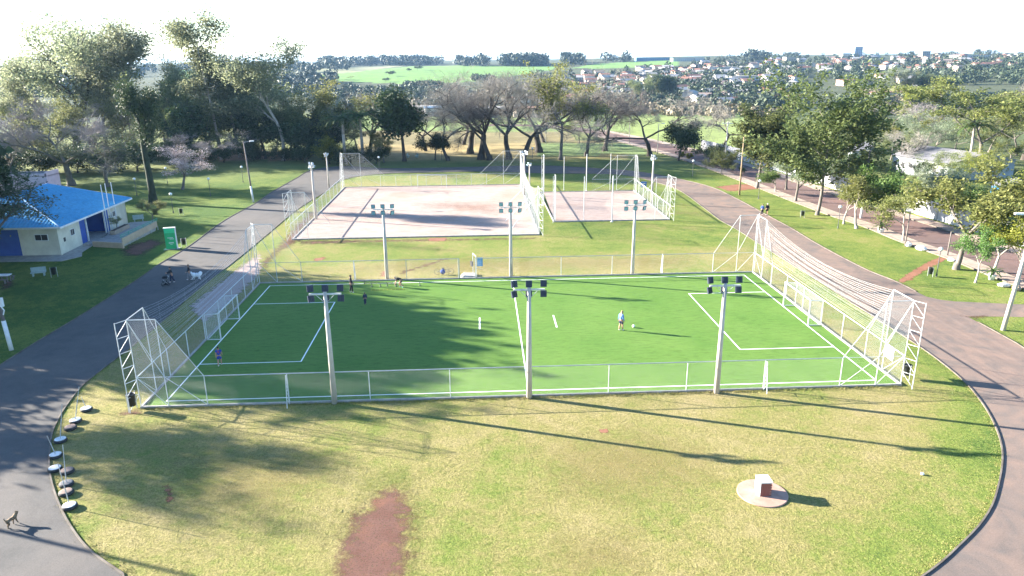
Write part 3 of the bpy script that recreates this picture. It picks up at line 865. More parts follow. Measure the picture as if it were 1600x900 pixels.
for p in (q0, q1): bar("post", gf, V3(p, 0), V3(p, 2.35), 0.06, WHITE)
bar("crossbar", gf, V3(q0, 2.35), V3(q1, 2.35), 0.06, WHITE)

# ---------- concrete floodlight poles
POLE = flat("pole_concrete", (0.52, 0.48, 0.43), (0.40, 0.36, 0.32), 0.8, 0.9, bmp=0.2, src='pos')
NAVY = flat("floodlight_housing", (0.018, 0.028, 0.06), (0.03, 0.04, 0.07), 5, 0.5)
LENS = flat("floodlight_glass", (0.30, 0.44, 0.50), (0.22, 0.36, 0.44), 5, 0.15)
def flood_proto():
    root = thing("floodlight_pole", "x", "floodlight")
    mb = MB(); mb.tubes([(0, 0, 0)], [(0, 0, 8.2)], 0.21, 0.125, 12, 0, True); mb.build("pole", POLE, root, True)
    mb = MB(); mb.box((0, -0.0, 8.05), (2.15, 0.10, 0.10)); mb.build("crossarm", WHITE, root)
    for s in (-1, 1): bar("brace", root, (s * 0.06, 0, 7.45), (s * 0.62, 0, 8.0), 0.018, GALV)
    mb = MB(); mb.bar((0.17, 0, 0.6), (0.13, 0, 6.6), 0.025, 0.025, 5); mb.build("cable_pipe", GALV, root)
    k = 0
    for s, yw in ((-1, 0.35), (0, 0.0), (1, -0.08)):
        for dz in (0.36, -0.36):
            f = thing("floodlight", None, None, (s * 1.0, 0.16, 8.05 + dz)); f.parent = root
            f.rotation_euler = (rad(-14), 0, yw + (0.25 if (s, dz) == (-1, -0.36) else 0))
            mb = MB(); mb.box((0, 0, 0), (0.43, 0.10, 0.46)); mb.box((0, -0.06, 0), (0.36, 0.06, 0.38))
            for q in (-0.12, 0, 0.12): mb.box((q, -0.105, 0), (0.02, 0.05, 0.34))
            mb.build("housing", NAVY, f, world=False)
            mb = MB(); mb.box((0, 0.058, 0), (0.38, 0.02, 0.40)); mb.build("lens", LENS, f, world=False)
    return root
# a floodlight is a part whose housing and lens are sub-parts
FPROTO = flood_proto()
fl = [((523, 630), 0, "left of the three near floodlight poles, before the shaded half pitch"),
      ((827, 621.5), 0, "middle of the three near floodlight poles, standing at the halfway line"),
      ((1119.5, 614), 0, "right of the three near floodlight poles, in front of the right penalty area"),
      ((605, 436), math.pi, "concrete floodlight pole on the far touchline nearest the bending man in black"),
      ((798.5, 432), math.pi, "concrete floodlight pole behind the far touchline at the halfway line"),
      ((988, 428), math.pi, "concrete floodlight pole behind the far touchline, in front of the small sand court")]
for i, (p, rz, lab) in enumerate(fl):
    o = FPROTO if i == 0 else copy_tree(FPROTO)
    g = gp(*p); o.location = (g[0], g[1], 0); o.rotation_euler = (0, 0, rz)
    o.scale = (1, 1, 1.0 if rz == 0 else 0.965)
    tag(o, lab, "floodlight", "concrete floodlight poles around the pitch")
def court_light():
    root = thing("court_light_pole", "x", "floodlight")
    mb = MB(); mb.tubes([(0, 0, 0)], [(0, 0, 7.7)], 0.20, 0.12, 10, 0, True); mb.build("pole", POLE, root, True)
    mb = MB(); mb.box((0, 0, 7.75), (0.9, 0.08, 0.08)); mb.box((0, 0, 7.45), (0.08, 0.9, 0.08)); mb.build("crossarm", WHITE, root)
    for x, y, z, a in ((-0.42, 0.05, 7.95, 0.5), (0.42, 0.05, 7.95, -0.5), (0, 0.3, 8.05, 0), (0.0, -0.42, 7.6, 2.8), (0.3, 0.42, 7.6, -0.3), (-0.35, 0.2, 7.4, 0.8)):
        f = thing("floodlight", None, None, (x, y, z)); f.parent = root; f.rotation_euler = (rad(-25), 0, a)
        MB().box((0, 0, 0), (0.32, 0.10, 0.34)).build("housing", WHITE, f, world=False)
        MB().box((0, 0.055, 0), (0.28, 0.02, 0.30)).build("lens", LENS, f, world=False)
    return root
CPROTO = court_light()
for i, (p, top, lab) in enumerate([((494, 343), 254, "court light pole standing outside the left fence of the large sand court, near side"),
        ((514, 293), 239, "court light pole by the left road, far end of the large sand court"),
        ((819.5, 306), 236, "court light pole behind the tall net between the two sand courts"),
        ((827.5, 310), 254, "short court light pole just right of the tall net between the sand courts"),
        ((1018, 318), 242, "court light pole right of the small sand court, by the blue sign")]):
    o = CPROTO if i == 0 else copy_tree(CPROTO)
    g = gp(*p); o.location = tuple(g); s = hgt(g, top) / 8.15; o.scale = (1, 1, s) if s > 0.9 else (0.8, 0.8, s)
    o.rotation_euler = (0, 0, [1.2, 0.4, -0.5, 2.4, 0.9][i])
    tag(o, lab, "floodlight", "court light poles")

# ---------- sand court cages
big = "lattice cages of the sand courts"
def court_end(x, y0, y1, sx, label, net_tall=False, H=6.4, fh=2.2):
    root = thing("court_cage", label, "fence", (x, (y0 + y1) / 2, 0), 0, big)
    corner(root, (x, y0), (-sx, 0), (0, 1), H, fh, 2.2, 2.0, WHITE, True, False, 0.12, True, 0.0028, long_side=not net_tall)
    corner(root, (x, y1), (-sx, 0), (0, -1), H, fh, 3.2, 2.0, WHITE, True, True, 0.14, True, 0.0028)
    a, b = y0 + 4, y1 - 4
    bar("rail", root, (x, y0, fh), (x, y1, fh), 0.045, WHITE)
    n = max(4, int((b - a) / 3.4))
    for i in range(n + 1):
        y = a + (b - a) * i / n
        bar("post", root, (x, y, 0), (x, y, fh), 0.04, WHITE)
    mb = MB(); wire_panel(mb, (x, a, 0), (0, 1, 0), [(0, 0.12), (b - a, 0.12), (b - a, fh), (0, fh)], 0.11, 0.003)
    stuff(mb.build("wire_mesh", WIRE, root))
    if net_tall:
        mb = MB(); t = np.linspace(0, 1, 13)
        for q in range(26):
            f = q / 25
            zz_ = fh + (H - fh - 0.1) * f - 2.6 * f * 4 * t * (1 - t) * 0.9
            pts = np.column_stack([np.full(13, x), y0 + 2 + (y1 - y0 - 4) * t, np.maximum(zz_, fh + 0.05 * f)])
            mb.path(pts, 0.009, 3)
        for f in np.linspace(0.02, 0.98, 60):
            mb.bar((x, y0 + 2 + (y1 - y0 - 4) * f, fh), (x, y0 + 2 + (y1 - y0 - 4) * f, fh + (H - fh - 0.1) - 2.34 * 4 * f * (1 - f)), 0.008, 0.008, 3)
        stuff(mb.build("net_cord", CORD, root))
    return root
court_end(-28.35, 49.0, 91.2, -1, "white fence with lattice towers along the left side of the large sand court")
cb = court_end(4.95, 49.0, 91.2, 1, "white lattice towers with tall sagging net right of the large sand court", True)
for ya, yb in ((50.9, 49.6), (70.5, 67.5), (61.5, 58)):
    bar("brace", cb, (4.9, ya, 5.4 if ya < 60 else 3.4), (4.9 - 4.2, yb, 0.1), 0.045, WHITE)
ff = thing("court_back_fence", "low white rail fence along the far edge of the large sand court", "fence", (-11, 91.25, 0))
for x in np.linspace(-21.5, -1.5, 8): bar("post", ff, (x, 91.25, 0), (x, 91.25, 2.2), 0.035, WHITE)
bar("rail", ff, (-21, 91.25, 2.2), (-2, 91.25, 2.2), 0.035, WHITE)
mb = MB(); wire_panel(mb, (-21, 91.25, 0), (1, 0, 0), [(0, 0.12), (19, 0.12), (19, 2.2), (0, 2.2)], 0.16, 0.004); stuff(mb.build("wire_mesh", WIRE, ff))
cs = court_end(24.95, 57.0, 82.2, 1, "white lattice towers and low fence on the right side of the small sand court")
def lone_tower(p, top, ix, iy, label, ls=True):
    g = gp(*p); H = hgt(g, top)
    root = thing("lattice_tower", label, "tower", (g[0], g[1], 0), 0, big)
    corner(root, g, ix, iy, H, 2.2, 1.0, 1.3, WHITE, True, False, 0.10, True, 0.004, ls)
lone_tower((868, 347), 275, (1, 0), (0, 1), "white lattice tower at the near left corner of the small sand court", False)
lone_tower((850, 323), 243, (1, 0), (0, 1), "tall white lattice tower with mesh on the grass strip between the two sand courts", False)
for p, top, r_, lab in (((912, 344), 276, 0.05, "thin white post on the front edge of the small sand court"),
        ((956, 347), 275, 0.085, "thick white post on the front edge of the small sand court"),
        ((881, 297), 245, 0.05, "left of the three white posts behind the small sand court"),
        ((916, 299), 241, 0.08, "thick middle one of the three white posts behind the small sand court"),
        ((953, 296), 240, 0.05, "right of the three white posts behind the small sand court")):
    g = gp(*p); hh = hgt(g, top)
    mb = MB(); mb.bar((g[0], g[1], 0), (g[0], g[1], hh), r_, r_, 8); mb.box((g[0], g[1], 0.06), (r_ * 4, r_ * 4, 0.12)); mb.bar((g[0], g[1], hh), (g[0], g[1], hh + 0.08), r_ * 0.5, r_ * 0.5, 6)
    tag(mb.build("net_post", WHITE, None, loc=(g[0], g[1], 0)), lab, "post", "white net posts of the small sand court")
g = gp(1005, 306)
sg = thing("court_sign", "small blue sign on a post beside the small sand court", "sign", tuple(g))
bar("post", sg, V3(g, 0), V3(g, 2.5), 0.04, GALV)
mb = MB(); mb.box((g[0], g[1] - 0.06, 2.0), (0.95, 0.04, 0.95)); pn = mb.build("panel", flat("sign_blue", (0.05, 0.16, 0.42), (0.06, 0.19, 0.48), 2, 0.5), sg)
mb = MB(); mb.box((g[0], g[1] - 0.085, 2.15), (0.5, 0.012, 0.2)); mb.box((g[0], g[1] - 0.085, 1.8), (0.6, 0.012, 0.06)); mb.build("print", WHITE, sg)
# ================================================================ PEOPLE, ANIMALS, BALL
def skin_mesh(V, E, R, mat, sub=1, root=0):
    me = bpy.data.meshes.new("skin"); me.from_pydata([tuple(map(float, v)) for v in V], E, [])
    o = bpy.data.objects.new("skin", me); COL.objects.link(o)
    sk = o.modifiers.new("s", 'SKIN'); sk.use_smooth_shade = True
    for i, r in enumerate(R):
        sv = me.skin_vertices[0].data[i]
        r = r if isinstance(r, tuple) else (r, r)
        sv.radius = (r[0] * 1.28, r[1] * 1.28) if r[0] > 0.015 else r
        sv.use_root = (i == root)
    if sub:
        sb = o.modifiers.new("b", 'SUBSURF'); sb.levels = sub; sb.render_levels = sub
    dg = bpy.context.evaluated_depsgraph_get()
    ev = o.evaluated_get(dg)
    out = bpy.data.meshes.new_from_object(ev)
    out.materials.clear(); out.materials.append(mat)
    bpy.data.objects.remove(o); bpy.data.meshes.remove(me)
    return out
SKIN = flat("skin_tone", (0.42, 0.24, 0.16), (0.36, 0.20, 0.13), 12, 0.6)
HAIRB = flat("dark_hair", (0.02, 0.014, 0.01), (0.03, 0.02, 0.015), 20, 0.6)
HAIRY = flat("blond_hair", (0.42, 0.27, 0.11), (0.34, 0.2, 0.08), 20, 0.6)
CLOTH = {}
def cloth(n, c):
    if n not in CLOTH: CLOTH[n] = flat("cloth_" + n, c, tuple(q * 0.75 for q in c), 10, 0.85)
    return CLOTH[n]
BLK = cloth("black", (0.018, 0.018, 0.022)); BLUE = cloth("blue", (0.13, 0.25, 0.55)); ROY = cloth("royal", (0.03, 0.06, 0.36)); NVY = cloth("navy", (0.02, 0.025, 0.07))
WHT = cloth("white", (0.78, 0.78, 0.78)); GRY = cloth("grey", (0.28, 0.28, 0.30)); MAR = cloth("crimson", (0.30, 0.05, 0.14)); CYAN = cloth("turquoise", (0.05, 0.5, 0.6))
def person(label, at, face, h=1.72, lean=0.0, stride=0.25, knee=0.0, arms=((0.1, 0.15), (-0.1, 0.15)), top=BLK, bottom=BLK, shoes=WHT, hair=HAIRB, long_legs=True, long_arms=True, headtilt=0.0, back=None, group=None, wide=1.0):
    """arms: per side (swing forward of the upper arm, extra bend of the elbow), radians"""
    s = h / 1.75
    root = thing("person", label, "person", (at[0], at[1], at[2] if len(at) > 2 else 0), face, group)
    def up(p, a):                                   # lean the upper body forward (+y) about the hip joint
        y, z = p[1], p[2] - 0.95
        return np.array([p[0], y * math.cos(a) + z * math.sin(a), 0.95 - y * math.sin(a) + z * math.cos(a)])
    L = lean
    V, E, R = [], [], []
    def v(p, r, par=None):
        V.append(np.asarray(p, float)); R.append(r)
        if par is not None: E.append((par, len(V) - 1))
        return len(V) - 1
    drop = knee * 0.18
    pelvis = v((0, 0, 0.97 - drop), (0.125, 0.10))
    wv = v(up((0, 0.01, 1.12), L) - (0, 0, drop), (0.115, 0.085), pelvis)
    ch = v(up((0, 0.015, 1.33), L * 1.05) - (0, 0, drop), (0.145, 0.105), wv)
    nb = v(up((0, 0.0, 1.47), L * 1.08) - (0, 0, drop), 0.058, ch)
    nk = v(up((0, 0.015, 1.54), L * 1.08) - (0, 0, drop), 0.050, nb)
    ht = L + headtilt
    hd = lambda p: V[nk] + np.array([p[0], (p[1]) * math.cos(ht) + p[2] * math.sin(ht), -p[1] * math.sin(ht) + p[2] * math.cos(ht)])
    h1 = v(hd((0, 0.02, 0.07)), (0.068, 0.085), nk); h2 = v(hd((0, 0.015, 0.145)), (0.076, 0.095), h1); v(hd((0, 0.005, 0.20)), (0.05, 0.06), h2)
    v(hd((0, 0.125, 0.075)), 0.014, h1)
    for q in (-1, 1): v(hd((q * 0.088, 0.0, 0.09)), (0.012, 0.02), h1)
    joints = {}
    for k, sd in enumerate((-1, 1)):
        sw, el = arms[k]
        sh = up((sd * 0.185 * wide, 0, 1.42), L * 1.07) - (0, 0, drop)
        a = v(sh, 0.058, ch)
        d1 = np.array([sd * 0.16, math.sin(sw), -math.cos(sw)]); d1 /= np.linalg.norm(d1)
        e = sh + d1 * 0.29
        d2 = np.array([sd * 0.04, math.sin(sw + el), -math.cos(sw + el)]); d2 /= np.linalg.norm(d2)
        wr = e + d2 * 0.25
        ie = v(e, 0.042, a); im = v(e + d2 * 0.1, 0.042, ie); iw = v(wr, 0.028, im); ip = v(wr + d2 * 0.07, (0.036, 0.02), iw)
        fwd = np.array([0, math.cos(sw + el), math.sin(sw + el)])
        for q, (off, ln) in enumerate(((-0.03, 0.07), (-0.01, 0.085), (0.011, 0.08), (0.031, 0.06))):
            k1 = v(wr + d2 * 0.105 + fwd * off, 0.010, ip); v(wr + d2 * (0.105 + ln * 0.55) + fwd * off - np.array([sd * 0.012, 0, 0]), 0.009, k1)
        tb = v(wr + d2 * 0.05 + fwd * 0.045, 0.011, ip); v(wr + d2 * 0.09 + fwd * 0.062, 0.009, tb)
        joints[sd] = [sh, e, wr]
        st = stride * sd
        hip = np.array([sd * 0.095, 0, 0.93 - drop]); fo = np.array([sd * 0.105, st * 0.9, 0.085])
        if st < 0: fo[2] += 0.05 * min(1, abs(st) * 2)
        kn = (hip + fo) / 2 + np.array([0, 0.03 + knee * 0.22 + abs(st) * 0.12, 0.03]); kn[2] = 0.50 - drop * 0.5
        ih = v(hip, 0.088, pelvis); it = v(hip * 0.5 + kn * 0.5, 0.080, ih); ik = v(kn, 0.056, it)
        ic = v(kn * 0.62 + fo * 0.38 - np.array([0, 0.02, 0]), 0.056, ik); ia = v(fo, 0.036, ic)
        v(fo + (0, 0.10, -0.045), (0.04, 0.03), ia)
        joints[sd] += [hip, kn, fo]
    Vs = [p * s for p in V]; Rs = [tuple(q * s for q in r) if isinstance(r, tuple) else r * s for r in R]
    body = meshobj("body", skin_mesh(Vs, E, Rs, SKIN), root)
    def gar(name, pts, edges, rr, mat, rt=0):
        return meshobj(name, skin_mesh([np.asarray(p) * s for p in pts], edges, [tuple(q * s for q in r) if isinstance(r, tuple) else r * s for r in rr], mat), root)
    # shirt or jacket: torso with both sleeves
    pts = [V[pelvis] - (0, 0, 0.03), V[wv], V[ch], V[nb] - (V[nb] - V[ch]) * 0.15]; ed = [(0, 1), (1, 2), (2, 3)]; rr = [(0.148, 0.122), (0.136, 0.106), (0.165, 0.124), 0.074]
    for sd in (-1, 1):
        sh, e, wr = joints[sd][:3]
        i = len(pts); pts += [sh, e if long_arms else sh * 0.35 + e * 0.65]; ed += [(2, i), (i, i + 1)]; rr += [0.076, 0.060]
        if long_arms: pts.append(wr); ed.append((i + 1, i + 2)); rr.append(0.042)
    gar("jacket" if long_arms else "shirt", pts, ed, rr, top)
    if back is not None:
        q = V[ch]; MB().ell((q[0] * s, (q[1] - 0.105) * s, (q[2] - 0.04) * s), (0.11 * s, 0.03 * s, 0.14 * s), 8, 6).build("back_print", back, root, True, world=False)
    pts = [V[pelvis] + (0, 0, 0.07), V[pelvis] - (0, 0, 0.02)]; ed = [(0, 1)]; rr = [(0.135, 0.112), (0.145, 0.118)]
    for sd in (-1, 1):
        hip, kn, fo = joints[sd][3:]
        i = len(pts); pts += [hip - (0, 0, 0.04), kn if long_legs else hip * 0.15 + kn * 0.85]; ed += [(1, i), (i, i + 1)]; rr += [0.104, 0.078]
        if long_legs: pts.append(fo + (0, 0, 0.03)); ed.append((i + 1, i + 2)); rr.append(0.060)
    gar("trousers" if long_legs else "shorts", pts, ed, rr, bottom)
    for sd in (-1, 1):
        fo = joints[sd][5]
        gar("shoe", [fo - (0, 0.03, 0.035), fo + (0, 0.06, -0.045), fo + (0, 0.16, -0.055)], [(0, 1), (1, 2)], [(0.048, 0.05), (0.050, 0.038), (0.042, 0.028)], shoes)
    hc = hd((0, -0.012, 0.150)) * s
    mb = MB(); mb.ell(hc, (0.088 * s, 0.104 * s, 0.098 * s), 12, 8)
    hv = mb.V[0]; lowf = (hv[:, 2] < hc[2] - 0.01 * s) & (hv[:, 1] > hc[1] + 0.02 * s)
    hv[lowf] = hc + (hv[lowf] - hc) * 0.78
    mb.build("hair", hair, root, True, world=False)
    mb = MB()
    for q in (-1, 1): mb.ell(hd((q * 0.032, 0.098, 0.10)) * s, (0.010 * s, 0.008 * s, 0.008 * s), 6, 4)
    mb.ell(hd((0, 0.098, 0.035)) * s, (0.025 * s, 0.008 * s, 0.006 * s), 6, 4)
    mb.build("face_features", HAIRB, root, True, world=False)
    return root
E3 = lambda px, py: tuple(gp(px, py))
Z = 0.03
def on(px, py, z=Z): g = gp(px, py, z); return (g[0], g[1], z)
person("person in black tracksuit and white shoes standing at the far left of the pitch", on(549, 457), rad(-75), 1.86, stride=0.12, arms=((0.15, 0.5), (0.1, 0.6)), top=BLK, bottom=BLK)
person("small child in dark navy clothes on the turf in front of the far touchline", on(571, 476), rad(20), 1.25, stride=0.22, top=NVY, bottom=NVY, shoes=NVY)
person("man in black shorts and turquoise shoes bending forward over the row of cones", on(628, 449), rad(78), 1.80, lean=1.25, stride=0.22, knee=0.7, arms=((0.15, 0.3), (0.35, 0.4)), top=BLK, bottom=BLK, shoes=CYAN, long_legs=False, long_arms=False, headtilt=-0.25)
person("fair haired person in light blue top looking down at the ball in midfield", on(970, 516), rad(-60), 1.80, stride=0.12, arms=((-0.2, 0.15), (0.1, 0.25)), top=BLUE, bottom=NVY, shoes=WHT, hair=HAIRY, long_legs=False, headtilt=0.5)
person("child in royal blue and crimson football kit walking by the left goal", on(344, 571), rad(10), 1.58, stride=0.22, arms=((-0.2, 0.2), (0.35, 0.3)), top=ROY, bottom=ROY, shoes=WHT, long_legs=False, long_arms=False, back=MAR)
person("person in dark jacket and pale trousers walking with the big white dog", on(297, 437, 0.012), rad(115), 1.72, stride=0.22, arms=((0.25, 0.7), (-0.15, 0.6)), top=BLK, bottom=GRY, shoes=WHT)
person("person in black with white shoes pushing a black pushchair on the left road", on(270, 441, 0.012), rad(120), 1.72, stride=0.22, lean=0.12, arms=((0.7, 0.7), (0.6, 0.7)), top=BLK, bottom=NVY, shoes=WHT)
person("person in blue top walking on the right road, left one of the couple", on(1190.5, 336, 0.012), rad(-20), 1.66, stride=0.2, top=cloth("midblue", (0.06, 0.13, 0.36)), bottom=BLK, shoes=WHT)
person("person in black with pale hair on the right road, right of the couple", on(1198, 336, 0.012), rad(-15), 1.78, stride=0.2, top=BLK, bottom=BLK, shoes=WHT, hair=flat("grey_hair", (0.6, 0.58, 0.54), (0.5, 0.48, 0.45), 20, 0.6), long_legs=False)

def quadruped(label, at, face, mat, h=0.5, fluffy=0.0, dark=None, tail_up=1.0):
    s = h / 0.5
    root = thing("dog", label, "dog", at, face)
    V, E, R = [], [], []
    def v(p, r, par=None):
        V.append(np.array(p, float) * s); R.append(r * s if not isinstance(r, tuple) else tuple(q * s for q in r))
        if par is not None: E.append((par, len(V) - 1))
        return len(V) - 1
    f = fluffy
    hipc = v((0, -0.26, 0.44), 0.075 + f); b1 = v((0, -0.05, 0.455), 0.078 + f * 1.2, hipc); b2 = v((0, 0.14, 0.44), 0.105 + f * 1.2, b1); shc = v((0, 0.25, 0.46), 0.085 + f, b2)
    n = v((0, 0.34, 0.56), 0.062 + f, shc); hd = v((0, 0.40, 0.645), 0.064 + f * 0.6, n); v((0, 0.50, 0.62), 0.034, hd)
    for q in (-1, 1): v((q * 0.05, 0.375, 0.735), 0.015, hd)
    t1 = v((0, -0.37, 0.52 + 0.06 * tail_up), 0.026 + f * 0.8, hipc); t2 = v((0, -0.42, 0.62 + 0.1 * tail_up), 0.022 + f * 0.7, t1); v((0, -0.36, 0.74), 0.014 + f * 0.5, t2)
    for q in (-1, 1):
        st = 0.05 * q
        a = v((q * 0.075, 0.21, 0.36), 0.048 + f * 0.6, shc); b = v((q * 0.075, 0.20 + st, 0.20), 0.028 + f * 0.3, a); c = v((q * 0.075, 0.22 + st * 1.6, 0.05), 0.022, b); v((q * 0.075, 0.26 + st * 1.6, 0.022), 0.022, c)
        a = v((q * 0.075, -0.22, 0.33), 0.058 + f * 0.6, hipc); b = v((q * 0.075, -0.20 - st, 0.24), 0.038 + f * 0.3, a); c = v((q * 0.075, -0.31 - st, 0.16), 0.022, b); d = v((q * 0.075, -0.28 - st, 0.05), 0.020, c); v((q * 0.075, -0.23 - st, 0.022), 0.022, d)
    meshobj("body", skin_mesh(V, E, R, mat), root)
    mb = MB()
    for q in (-1, 1): mb.ell(np.array((q * 0.03, 0.455, 0.665)) * s, (0.009 * s,) * 3, 6, 4)
    mb.ell(np.array((0, 0.532, 0.628)) * s, (0.016 * s,) * 3, 6, 4)
    mb.build("face_features", HAIRB, root, True, world=False)
    return root
DOGB = flat("tan_fur", (0.27, 0.18, 0.10), (0.07, 0.05, 0.035), 5, 0.9, contrast=(0.42, 0.58))
g = gp(20, 822); quadruped("brown and black dog standing with raised tail on the road at the lower left", (g[0], g[1], 0.012), rad(-15), DOGB, 0.46)
g = gp(308, 437); quadruped("big fluffy white dog standing on the left road beside the walker", (g[0], g[1], 0.012), rad(-80), flat("white_fur", (0.80, 0.80, 0.80), (0.66, 0.68, 0.70), 6, 0.95), 0.62, 0.075)

# ball, pushchair, bicycle, cones
g = gp(990, 510, 0.14)
mb = MB(); mb.ell((0, 0, 0), (0.135,) * 3, 14, 10)
bl = mb.build("football", flat("ball_leather", (0.82, 0.82, 0.80), (0.55, 0.55, 0.55), 14, 0.4, contrast=(0.55, 0.66)), None, True)
bl.location = (g[0], g[1], 0.03 + 0.135); tag(bl, "white football lying on the turf in front of the person in light blue", "ball")
g = gp(259.5, 446)
ps = thing("pushchair", "black pushchair pushed along the left road", "pushchair", (g[0], g[1], 0.012), rad(120))
RUB = flat("rubber", (0.02, 0.02, 0.022), (0.035, 0.034, 0.034), 6, 0.8)
def wheel(par, c, r, w_, axis='x', n=12, name="wheel"):
    mb = MB(); th = np.arange(n) * 2 * math.pi / n
    if axis == 'x': pts = np.column_stack([np.full(n, c[0]), c[1] + r * np.cos(th), c[2] + r * np.sin(th)])
    else: pts = np.column_stack([c[0] + r * np.cos(th), np.full(n, c[1]), c[2] + r * np.sin(th)])
    mb.path(pts, w_, 5, closed=True)
    for q in range(0, n, 2): mb.bar(c, pts[q], 0.006, 0.006, 3)
    return mb.build(name, RUB, par, world=False)
for sx_ in (-0.24, 0.24):
    wheel(ps, (sx_, 0.33, 0.11), 0.10, 0.02); wheel(ps, (sx_, -0.22, 0.14), 0.13, 0.02)
mb = MB()
for sx_ in (-0.22, 0.22):
    mb.bar((sx_, 0.33, 0.11), (sx_, -0.35, 1.0), 0.015, 0.015, 5); mb.bar((sx_, -0.22, 0.14), (sx_, 0.2, 0.62), 0.015, 0.015, 5)
mb.bar((-0.22, -0.35, 1.0), (0.22, -0.35, 1.0), 0.02, 0.02, 5); mb.build("frame", GALV, ps, world=False)
mb = MB(); mb.box((0, 0.1, 0.45), (0.42, 0.42, 0.10)); mb.box((0, -0.13, 0.68), (0.42, 0.10, 0.5), rot=Matrix.Rotation(0.35, 3, 'X')); mb.box((0, 0.02, 0.2), (0.36, 0.4, 0.16)); mb.build("seat", BLK, ps, world=False)
mb = MB(); mb.ell((0, 0.0, 0.86), (0.25, 0.3, 0.22), 12, 8); mb.V[0][:, 2] = np.maximum(mb.V[0][:, 2], 0.82); mb.build("canopy", BLK, ps, True, world=False)

g0, g1 = gp(681, 431), gp(712, 432)
bk = thing("bicycle", "bicycle with a blue bag lying on the dry grass beyond the far touchline", "bicycle", ((g0[0] + g1[0]) / 2, g0[1] + 0.5, 0.0), 0.05)
BIKE = flat("bike_paint", (0.10, 0.10, 0.12), (0.16, 0.16, 0.18), 6, 0.4)
for c in ((-0.95, 0.1, 0.36), (0.55, 0.0, 0.30)):
    mb = MB(); n = 20; th = np.arange(n) * 2 * math.pi / n
    pts = np.column_stack([c[0] + 0.34 * np.cos(th), c[1] + 0.34 * 0.62 * np.sin(th), 0.05 + 0.34 * (0.78 * np.sin(th) + 0.8)])
    wl = mb.path(pts, 0.022, 5, closed=True).build("wheel", RUB, bk, world=False)
    mb = MB(); cc = pts.mean(0)
    for q in range(0, n, 2): mb.bar(cc, pts[q], 0.004, 0.004, 3)
    mb.build("spoke", GALV, wl, world=False)
mb = MB()
A_, B_, C_, D_, H_ = np.array((-0.95, 0.1, 0.32)), np.array((0.55, 0, 0.32)), np.array((-0.35, 0.05, 0.26)), np.array((0.15, 0.22, 0.52)), np.array((-0.2, 0.30, 0.55))
for p, q in ((A_, C_), (C_, B_), (C_, D_), (D_, B_), (A_, H_), (H_, D_), (H_, C_)): mb.bar(p, q, 0.02, 0.02, 6)
mb.build("frame", BIKE, bk, world=False)
MB().bar((0.2, 0.1, 0.55), (0.3, 0.42, 0.72), 0.014, 0.014, 5).bar((0.18, 0.35, 0.85), (0.36, 0.5, 0.5), 0.013, 0.013, 5).build("handlebar", BIKE, bk, world=False)
MB().ell((-0.28, 0.36, 0.62), (0.13, 0.08, 0.06), 8, 5).build("saddle", BLK, bk, True, world=False)
g = gp(692, 430)
mb = MB(); mb.ell((0, 0, 0.3), (0.28, 0.2, 0.3), 10, 7); mb.V[0][:] += RNG.normal(0, 0.02, mb.V[0].shape); mb.path([(-0.1, 0, 0.55), (-0.12, 0.05, 0.72), (0.1, 0.05, 0.72), (0.1, 0, 0.55)], 0.015, 4)
tb = mb.build("bag", cloth("bagblue", (0.05, 0.09, 0.28)), None, True); tb.location = (g[0], g[1] + 0.2, 0.05); tag(tb, "blue sports bag standing against the lying bicycle", "bag")
# training hurdles: two rows of low dark markers linked by a bar
mh = flat("marker_rubber", (0.03, 0.06, 0.04), (0.05, 0.09, 0.05), 6, 0.7)
for i, (x, y) in enumerate([(569.5, 443), (581, 448), (594.5, 448), (605, 447), (618, 445.5), (619, 447.5), (656, 446)]):
    g = gp(x, y, Z)
    mb = MB(); mb.lathe([(0.13, 0), (0.12, 0.02), (0.05, 0.05), (0.035, 0.36), (0.02, 0.4)], 8)
    o = mb.build("training_marker", mh, None, True); o.location = (g[0], g[1], Z + 0.001)
    tag(o, ["leftmost upright dark training marker, closest to the far touchline", "training marker first in the lower row from the left", "training marker second in the lower row from the left", "training marker third in the lower row from the left", "training marker at the upper row beside the bending man", "training marker directly in front of the bending man's hands", "training marker alone to the right behind the bending man"][i], "training marker", "dark training markers on the turf")
for i, (x0, y0, x1, y1) in enumerate([(571, 443.5, 617, 442.8), (580, 454.5, 630, 453)]):
    a, b = gp(x0, y0, Z), gp(x1, y1, Z)
    mb = MB(); n = 9
    mb.bar((a[0], a[1], Z + 0.02), (b[0], b[1], Z + 0.02), 0.012, 0.012, 4); mb.bar((a[0], a[1] + 0.4, Z + 0.02), (b[0], b[1] + 0.4, Z + 0.02), 0.012, 0.012, 4)
    for q in range(n):
        f = q / (n - 1); p = a * (1 - f) + b * f
        mb.box((p[0], p[1] + 0.2, Z + 0.02), (0.04, 0.42, 0.012))
    o = mb.build("agility_ladder", flat("ladder_yellow", (0.45, 0.38, 0.05), (0.35, 0.3, 0.05), 4, 0.7), None, loc=tuple(a)); tag(o, ["agility ladder lying along the far touchline", "agility ladder lying on the turf below the bending man"][i], "agility ladder")
